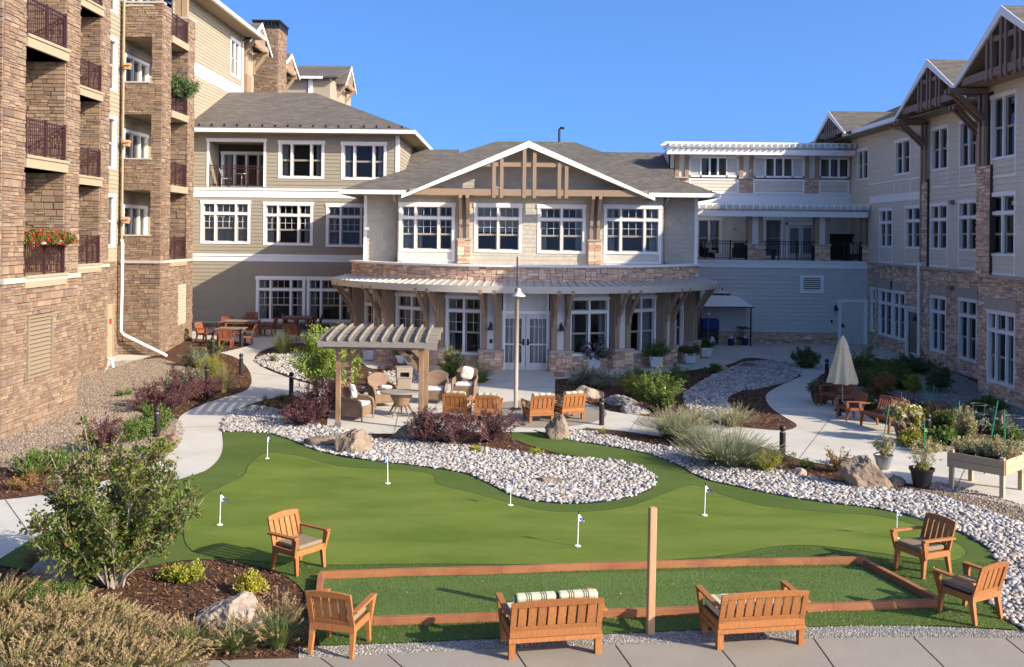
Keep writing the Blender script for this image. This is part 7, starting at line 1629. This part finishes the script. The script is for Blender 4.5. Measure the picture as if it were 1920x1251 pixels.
# ================================================================= PLANTERS AND POTS
def white_planter(px, py, s, lb, fl, seed, flw=None, rz=0, lf='lf_green', wp=60, hp=38):
    p = G(px, py); t = thing('lattice_planter', 'white square lattice planter holding ' + lb, 'planter', (0, 0, 0), 0, 'white lattice planters along the pavilion'); b = MB()
    a0, a1 = .19 * s, .25 * s; h = .42 * s; V = [(-a0,-a0,.03),(a0,-a0,.03),(a0,a0,.03),(-a0,a0,.03),(-a1,-a1,h),(a1,-a1,h),(a1,a1,h),(-a1,a1,h)]; b.add(V, [(0,3,2,1),(4,5,6,7),(0,1,5,4),(1,2,6,5),(2,3,7,6),(3,0,4,7)]); b.build('tub', MT['planterw'], t)
    b = MB(); [b.box(*q) for q in (((-a1-.02,-a1-.02,h-.03),(a1+.02,-a1+.02,h+.02)), ((-a1-.02,a1-.02,h-.03),(a1+.02,a1+.02,h+.02)), ((-a1-.02,-a1+.02,h-.03),(-a1+.02,a1-.02,h+.02)), ((a1-.02,-a1+.02,h-.03),(a1+.02,a1-.02,h+.02)))]; b.build('rim', MT['white'], t)
    b = MB()
    for side in range(4):
        Rm = Matrix.Rotation(side * math.pi / 2, 3, 'Z')
        for k in range(-3, 4):
            for sg in (-1, 1):
                x0 = k * a0 / 3.2; x1 = x0 + sg * a0 * .55
                if abs(x1) > a0: continue
                b.beam(Rm @ Vector((x0, -a0 - .012 - .012, .07)), Rm @ Vector((x1 * a1 / a0, -a1 - .004, h - .05)), .014, .012)
    b.build('lattice', MT['white'], t); put(t, (p.x, p.y, p.z + .02), math.radians(rz))
    q = Vector((p.x, p.y, p.z + h * .9)); s_ = FP / p.y; shrub('potted_flowers', lb + ', growing in a white lattice planter', 'plant', q, wp / s_ / 2, hp / s_, .055, MT[lf], n_st=20, n_tw=12, n_lf=8, tw=.2, seed=seed, flowers=flw, up=.1, drop=.4, group=None)
white_planter(1112, 692, 1.05, 'a mass of purple and white petunias', None, 401, (MT['fl_purple'], 420, .07), 8, wp=78, hp=36)
white_planter(1230, 690, 1.05, 'dense green foliage with small yellow blooms', None, 402, (MT['fl_yellow'], 50, .05), -6, 'lf_green', 72, 34)
white_planter(1292, 682, 1.0, 'small red flowers over dark leaves', None, 403, (MT['fl_red'], 60, .05), 10, 'lf_dark', 50, 20)
white_planter(1322, 671, 1.0, 'plain dark green foliage at the pavilion corner', None, 404, None, 5, 'lf_dark', 42, 22)
white_planter(758, 688, 1.05, 'orange red flowers left of the stone column', None, 405, (MT['fl_red'], 60, .06), -10, 'lf_green', 50, 40)
white_planter(694, 676, 1.0, 'red flowers in shade behind the lime tree', None, 406, (MT['fl_red'], 50, .06), -20, 'lf_green', 44, 30)
def pot(px, py, r0, r1, h, mat, lb, name='plant_pot', lift=0.02):
    p = G(px, py); b = MB(); b.lathe([(r0 * .9, 0), (r0, .02), (r1 * .96, h * .86), (r1 * 1.06, h * .87), (r1 * 1.08, h), (r1 * .98, h), (r1 * .9, h * .88), (0.01, h * .87)], (p.x, p.y, p.z + lift), 24); o = b.build(name, MT[mat], None, smooth_=False, bevel=0); tag(o, lb, 'plant pot'); return Vector((p.x, p.y, p.z + lift + h * .88)), p
def stake(px, py, pxt, pyt, lb, mat='stake'):
    p = G(px, py); x, z = XZ(pxt, pyt, p.y); b = MB(); b.tube([(p.x, p.y, p.z - .05), (x, p.y + .03, z)], .013, 6); tag(b.build('garden_stake', MT[mat], None), lb, 'stake', 'green garden stakes in the planting beds')
q, p = pot(1728, 915, .17, .25, .42, 'darkpot', 'large black plastic pot with a sparse plant beside the pointed boulder')
shrub('potted_plant', 'thin straw coloured plant growing in the large black pot', 'plant', q, .35, .5, .035, MT['lf_straw'], n_st=14, n_tw=8, n_lf=3, tw=.18, seed=411); shrub('potted_plant', 'low green clover filling the rim of the large black pot', 'plant', q, .2, .1, .04, MT['lf_ygreen'], n_st=14, n_tw=8, n_lf=6, tw=.08, seed=412)
q, p = pot(1656, 880, .14, .21, .32, 'steel', 'grey pot with dried plant peeking out behind the pointed boulder')
shrub('potted_plant', 'dried straw coloured plant in the grey pot behind the pointed boulder', 'plant', q, .25, .5, .045, MT['lf_straw'], n_st=16, n_tw=8, n_lf=6, tw=.15, seed=413)
q, p = pot(1697, 828, .2, .3, .42, 'brownpot', 'brown pot under the large pink and white flower mass')
shrub('potted_flowers', 'large round mass of cream and pink blooms spilling over the brown pot', 'plant', q, .5, .62, .06, MT['lf_ygreen'], n_st=26, n_tw=16, n_lf=8, tw=.2, seed=414, flowers=(MT['fl_white'], 520, .07), up=.1); grass('spiky_plant', 'fan of red striped spiky leaves above the pink flower mass', 'plant', q + Vector((-.1, 0, .3)), .4, .65, 60, M('red_blade', (.4, .1, .1), .6), seed=415, w_=.03)
q, p = pot(1540, 757, .18, .26, .4, 'brownpot', 'brown pot at the left arm of the first garden chair')
shrub('potted_flowers', 'mound of small pink flowers left of the first garden chair', 'plant', q - Vector((0, 0, .15)), .42, .5, .05, MT['lf_dark'], n_st=24, n_tw=14, n_lf=8, tw=.2, seed=416, flowers=(MT['fl_pink'], 200, .05)); grass('spiky_plant', 'dark red spiky plant above the pink flowers near the parasol', 'plant', q + Vector((.15, .3, .1)), .45, .6, 50, M('maroon_blade', (.12, .03, .04), .6), seed=417, w_=.03)
for i, (a, b_, c, d) in enumerate([(1648, 868, 1668, 762), (1734, 905, 1734, 795), (1845, 890, 1872, 752), (1886, 888, 1884, 770), (1799, 830, 1799, 752), (1760, 790, 1729, 718), (1753, 790, 1751, 720)]):
    stake(a, b_, c, d, ['leaning green stake in the grey pot behind the pointed boulder', 'upright green stake in the large black pot', 'long green stake leaning right over the raised planter', 'short upright green stake at the right end of the raised planter', 'green stake behind the withered tan plant', 'green stake leaning left in the vegetable bed', 'upright thin green stake in the vegetable bed'][i])
def cage(px, py, lb, s=1.0):
    p = G(px, py); b = MB()
    for k in range(4): a = k * 1.57 + .3; b.tube([(p.x + .1 * s * math.cos(a), p.y + .1 * s * math.sin(a), 0), (p.x + .22 * s * math.cos(a), p.y + .22 * s * math.sin(a), .85 * s)], .006, 4)
    for z, r_ in ((.3, .14), (.58, .18), (.84, .22)): b.tube([(p.x + r_ * s * math.cos(k * .524), p.y + r_ * s * math.sin(k * .524), z * s) for k in range(13)], .006, 4, cap=False)
    tag(b.build('tomato_cage', MT['wire'], None), lb, 'tomato cage')
cage(1902, 850, 'wire tomato cage at the right edge behind the raised planter', 1.1); cage(1835, 815, 'wire tomato cage behind the withered plant')
# raised wooden planter
A, B = G(1784, 916), G(1879, 934); t = thing('raised_planter', 'raised cedar planter box on legs at the right edge beside the path', 'planter box', tuple((A + B) / 2)); U = (B - A); U.z = 0; L_ = U.length; U.normalize(); PXl = Plane(A, U)
dp = 1.0
for (u, w_) in ((0, 0), (L_, 0), (0, -dp), (L_, -dp)): b = MB(); b.fbox(PXl, u - .045, u + .045, 0, .84, w_ - .045, w_ + .045); b.build('leg', MT['rawwood'], t, bevel=.004)
for k in range(2):
    z = .48 + k * .16
    for (w0_, w1_) in ((.046, .076), (-dp - .076, -dp - .046)): b = MB(); b.fbox(PXl, -.07, L_ + .07, z, z + .155, w0_, w1_); b.build('side_board', MT['rawwood'], t, bevel=.004)
    for (u0, u1) in ((-.076, -.046), (L_ + .046, L_ + .076)): b = MB(); b.fbox(PXl, u0, u1, z, z + .155, -dp, 0); b.build('end_board', MT['rawwood'], t, bevel=.004)
b = MB(); b.fbox(PXl, -.04, L_ + .04, .5, .74, -dp, 0); b.build('soil', MT['mulch'], t)
for k in range(4):
    q = PXl.at(L_ * (.12 + .26 * k), .74, -dp * .5); shrub('planter_plant', ['straggly straw plant at the left end of the raised planter', 'low green herb left of centre in the raised planter', 'dry tan plant right of centre in the raised planter', 'tall straw coloured plant at the right end of the raised planter'][k], 'plant', q, .38, (.22, .2, .32, .42)[k], .04, MT[('lf_straw', 'lf_grey', 'lf_straw', 'lf_straw')[k]], n_st=24, n_tw=10, n_lf=7, tw=.16, seed=420 + k)
b = MB(); p = G(1790, 848); b.box((p.x - .2, p.y, 0), (p.x + 1.1, p.y + .1, .14)); tag(b.build('timber_edging', MT['greywood'], None), 'short timber edging between the withered plant and the raised planter', 'edging')
b = MB(); p = G(1640, 757); b.box((p.x, p.y, 0), (p.x + 1.3, p.y + .1, .12)); b.box((p.x, p.y - .9, 0), (p.x + .08, p.y, .12)); tag(b.build('bed_border', MT['white'], None), 'white low border of the vegetable bed behind the bench', 'border')
# ================================================================= GAZEBO WITH GRILL (pavement right of the pavilion)
p = G(1360, 644); gz_ = thing('grill_gazebo', 'small gazebo with grey fabric roof and black legs against the grey wall', 'gazebo', (p.x, p.y, 0)); x0, x1, y0, y1 = p.x - 1.5, p.x + 1.0, p.y - 1.2, p.y + .4
for (x, y) in ((x0, y0), (x1, y0), (x0, y1), (x1, y1)): b = MB(); b.box((x - .03, y - .03, 0), (x + .03, y + .03, 1.95)); b.build('leg', MT['black'], gz_)
b = MB(); cx, cy = (x0 + x1) / 2, (y0 + y1) / 2; e = .12; A_ = [(x0 - e, y0 - e, 1.95), (x1 + e, y0 - e, 1.95), (x1 + e, y1 + e, 1.95), (x0 - e, y1 + e, 1.95)]; M_ = [(cx - .7, cy - .45, 2.42), (cx + .7, cy - .45, 2.42), (cx + .7, cy + .45, 2.42), (cx - .7, cy + .45, 2.42)]; T4 = [(cx - .3, cy - .2, 2.5), (cx + .3, cy - .2, 2.5), (cx + .3, cy + .2, 2.5), (cx - .3, cy + .2, 2.5)]
b.add(A_ + M_ + T4, [(i, (i+1) % 4, 4 + (i+1) % 4, 4 + i) for i in range(4)] + [(4 + i, 4 + (i+1) % 4, 8 + (i+1) % 4, 8 + i) for i in range(4)]); b.build('fabric_roof', M('grey_fabric', (.7, .66, .6), .8), gz_)
for (a_, c_) in zip(A_, A_[1:] + A_[:1]): b = MB(); b.beam((a_[0], a_[1], 1.93), (c_[0], c_[1], 1.93), .04, .05); b.build('roof_rail', MT['black'], gz_)
b = MB(); b.add([(cx - .45, cy - .35, 2.57), (cx + .45, cy - .35, 2.57), (cx + .45, cy + .35, 2.57), (cx - .45, cy + .35, 2.57), (cx, cy, 2.72)], [(0,1,4),(1,2,4),(2,3,4),(3,0,4)]); b.build('vent_roof', MT['panel'], gz_); b = MB(); b.box((cx - .34, cy - .24, 2.5), (cx + .34, cy + .24, 2.57)); b.build('vent_frame', MT['black'], gz_); b = MB(); b.lathe([(.02, 2.7), (.05, 2.76), (.01, 2.83)], (cx, cy, 0), 8); b.build('finial', MT['black'], gz_)
b = MB(); [b.box(*q) for q in (((x1 - .45, y0, .3), (x1, y1, .33)), ((x1 - .45, y0, .85), (x1, y1, .88)))]; b.build('side_shelf', MT['black'], gz_)
g_ = thing('barbecue_grill', 'barbecue under a dark blue cover beneath the gazebo', 'grill', (x0 + .7, y0 + .5, 0)); b = MB(); b.box((x0 + .1, y0 + .2, .75), (x0 + 1.0, y0 + .8, 1.3)); b.build('cover', MT['blue'], g_, bevel=.08); b = MB(); b.box((x0 + .15, y0 + .22, .05), (x0 + .95, y0 + .75, .75)); b.build('cart', MT['black'], g_)
def tank(x, y, mat, lb):
    t = thing('propane_tank', lb, 'gas tank', (x, y, .02), 0, 'propane tanks under the gazebo'); b = MB(); b.lathe([(.1, 0), (.15, .05), (.155, .25), (.12, .33), (.04, .37)], (x, y, .02), 16); b.build('cylinder', MT[mat], t, smooth_=True); b = MB(); b.lathe([(.08, .35), (.09, .44)], (x, y, .02), 12, cap=False); b.build('collar', MT['white'], t)
tank(x0 + .55, y0 - .2, 'planterw', 'white propane tank standing before the covered grill'); tank(x0 + 1.55, y0 + .1, 'blue', 'blue propane tank standing under the middle of the gazebo'); tank(x1 - .2, y0 + .3, 'blue', 'blue propane tank on the gazebo side shelf legs')
t = thing('patio_heater', 'slim brass topped patio torch standing at the pavilion corner', 'torch', (x0 + .3, y0 - .5, 0)); b = MB(); b.tube([(x0 + .3, y0 - .5, 0), (x0 + .3, y0 - .5, 1.5)], .018, 8); b.build('pole', MT['steel'], t); b = MB(); b.lathe([(.03, 1.5), (.08, 1.6), (.05, 1.66)], (x0 + .3, y0 - .5, 0), 12); b.build('torch_head', MT['canvas'], t)
# ================================================================= TERRACE FURNITURE AND BALCONY THINGS
def tchair(px, lb, mat, rz=0):
    x = xa(px, 475, DT + .9); t = thing('terrace_armchair', lb, 'armchair', (0, 0, 0), 0, 'dark armchairs on the upper terrace'); b = MB(); b.box((-.3, -.3, .1), (.3, .3, .32)); b.build('seat_base', MT['black'], t, bevel=.02); b = MB(); b.prism([(-.3, .22), (.3, .22), (.27, .34), (-.27, .34)], .3, .85); b.build('backrest', MT['railing'], t); b = MB(); b.box((-.26, -.28, .33), (.26, .2, .44)); b.build('seat_cushion', MT[mat], t, bevel=.03); b = MB(); b.box((-.25, .08, .44), (.25, .2, .86)); b.build('back_cushion', MT[mat], t, bevel=.03)
    for s in (-1, 1): b = MB(); b.box((s * .34 - .04, -.32, .1), (s * .34 + .04, .3, .58)); b.build('armrest', MT['black'], t, bevel=.02)
    put(t, (x, DT + .9, 4.25), math.radians(rz))
tchair(1329, 'terrace armchair with striped cushion at the left end of the upper terrace', 'stripe', 30); tchair(1387, 'brown terrace armchair beside the left stone pier', 'railing', -10); tchair(1603, 'terrace armchair with patterned tan cushion at the right end of the upper terrace', 'stripe', -15)
x = xa(1350, 475, DT + .8); b = MB(); b.box((x - .35, DT + .6, 4.5), (x + .35, DT + 1.1, 4.56)); b.box((x - .3, DT + .65, 4.25), (x + .3, DT + 1.05, 4.5)); tag(b.build('terrace_table', MT['planterw'], None, bevel=.01), 'low white table between the armchairs on the upper terrace', 'table')
x = xa(1578, 450, DU - .4); t = thing('terrace_cabinet', 'dark wooden sideboard against the back wall of the upper terrace', 'sideboard', (x, DU - .4, 4.25)); b = MB(); b.box((x - .75, DU - .6, 4.25), (x + .75, DU - .15, 5.2)); b.build('cabinet', MT['black'], t); b = MB(); b.box((x - .8, DU - .65, 5.5), (x + .8, DU - .15, 5.62)); b.box((x - .8, DU - .3, 5.2), (x + .8, DU - .15, 5.5)); b.build('shelf', MT['railing'], t)
x = xa(1437, 480, DT + .8); b = MB(); b.box((x - .45, DT + .6, 4.72), (x + .45, DT + 1.2, 4.77)); b.box((x - .4, DT + .65, 4.25), (x - .33, DT + 1.1, 4.72)); b.box((x + .33, DT + .65, 4.25), (x + .4, DT + 1.1, 4.72)); tag(b.build('terrace_side_table', MT['railing'], None), 'dark low table behind the terrace railing right of the left pier', 'table')
x = (bal[0] + bal[1]) / 2 - .65; t = thing('balcony_chair', 'white wire chair on the recessed balcony of the olive wing', 'chair', (x, 50.6, bal[2])); z = bal[2]; b = MB(); b.box((x - .22, 50.4, z + .4), (x + .22, 50.85, z + .46)); b.build('seat', MT['planterw'], t); b = MB(); b.tube([(x - .22, 50.5, z + .45), (x - .35, 50.5, z + .95), (x - .35, 50.8, z + .95), (x - .22, 50.8, z + .45)], .015, 6); b.build('back_frame', MT['planterw'], t)
for (dx, dy) in ((-.2, 50.42), (.2, 50.42), (-.2, 50.82), (.2, 50.82)): b = MB(); b.tube([(x + dx, dy, z), (x + dx, dy, z + .4)], .012, 6); b.build('leg', MT['planterw'], t)
x += .75; t = thing('balcony_table', 'small round white table on the recessed balcony of the olive wing', 'table', (x, 50.6, z)); b = MB(); b.lathe([(.28, z + .66), (.28, z + .69)], (x, 50.6, 0), 16); b.build('tabletop', MT['planterw'], t); b = MB(); b.tube([(x, 50.6, z), (x, 50.6, z + .66)], .02, 6); b.build('stem', MT['planterw'], t)
# flower boxes on the stone tower
fb = Vector((-13.0, 27.9, 5.05)); t = thing('flower_box', 'white balcony flower box on the lowest railing of the near stone tower', 'flower box', tuple(fb)); b = MB(); b.box((-13.06, 27.3, 5.0), (-12.9, 29.3, 5.1)); b.build('trough', MT['planterw'], t, bevel=.01)
for k, y in enumerate((27.45, 28.3, 29.2)): shrub('balcony_flowers', ['red geraniums trailing at the left end of the balcony flower box', 'red flowers in the middle of the balcony flower box', 'red flowers with green leaves at the right end of the balcony flower box'][k], 'plant', (-12.98, y, 5.0), .32, .34, .055, MT['lf_green'], n_st=16, n_tw=12, n_lf=7, tw=.16, seed=440 + k, flowers=(MT['fl_red'], 100, .08), drop=.8, up=-.1)
shrub('hanging_ivy', 'dense blue green ivy hanging over a third floor railing of the stone tower', 'plant', (-14.8, 44.9, 11.3), .8, .9, .09, MT['lf_dark'], n_st=34, n_tw=14, n_lf=8, tw=.3, seed=450, drop=1.2, up=-.2); 
for k, f in enumerate((7.4, 10.65, 4.15)):
    t = thing('birdhouse', ['wooden bird house by the second open balcony of the stone tower', 'wooden bird house by the third open balcony of the stone tower', 'small wooden bird feeder by the lowest open balcony of the stone tower'][k], 'bird house', (-16.35, 42.8, f + 1.6), 0, 'bird houses on the stone tower'); b = MB(); z = f + 1.55; b.box((-16.42, 42.68, z), (-16.2, 42.92, z + .16)); b.build('box', MT['timber'], t); b = MB(); b.prism([(42.62, z + .16), (42.98, z + .16), (42.8, z + .28)], -16.46, -16.16, Plane((0, 0, 0), (0, 1, 0))); b.build('roof', MT['timber'], t); b = MB(); b.box((-16.5, 42.78, z - .02), (-16.15, 42.84, z)); b.build('bracket', MT['black'], t)
# fallen leaves on the turf and along the frame
r = np.random.default_rng(77); n = 90; pxs = r.uniform(600, 1850, n); pys = r.uniform(1060, 1185, n); q = np.array([tuple(G(a, b_)) for a, b_ in zip(pxs, pys)]); q[:, 2] = .055
k = 160; s = r.uniform(0, 1, k); a = np.array(tuple(gz(700, 1180))); b_ = np.array(tuple(gz(1760, 1144))); q2 = a + (b_ - a) * s[:, None] + r.normal(0, .03, (k, 3)); q2[:, 2] = .045; q = np.vstack([q, q2]); D_ = r.standard_normal(q.shape) * np.array([1, 1, .2])
V, Fq = leaf_mesh(q, D_, r.uniform(.02, .045, len(q)), .6, r); o = np_mesh('fallen_leaves', V, Fq, leafm('dry_leaf', [(.4,.24,.1),(.5,.35,.18),(.3,.16,.07)]), kind='stuff'); tag(o, 'scattered dry leaves along the timber frame on the turf', 'leaves')
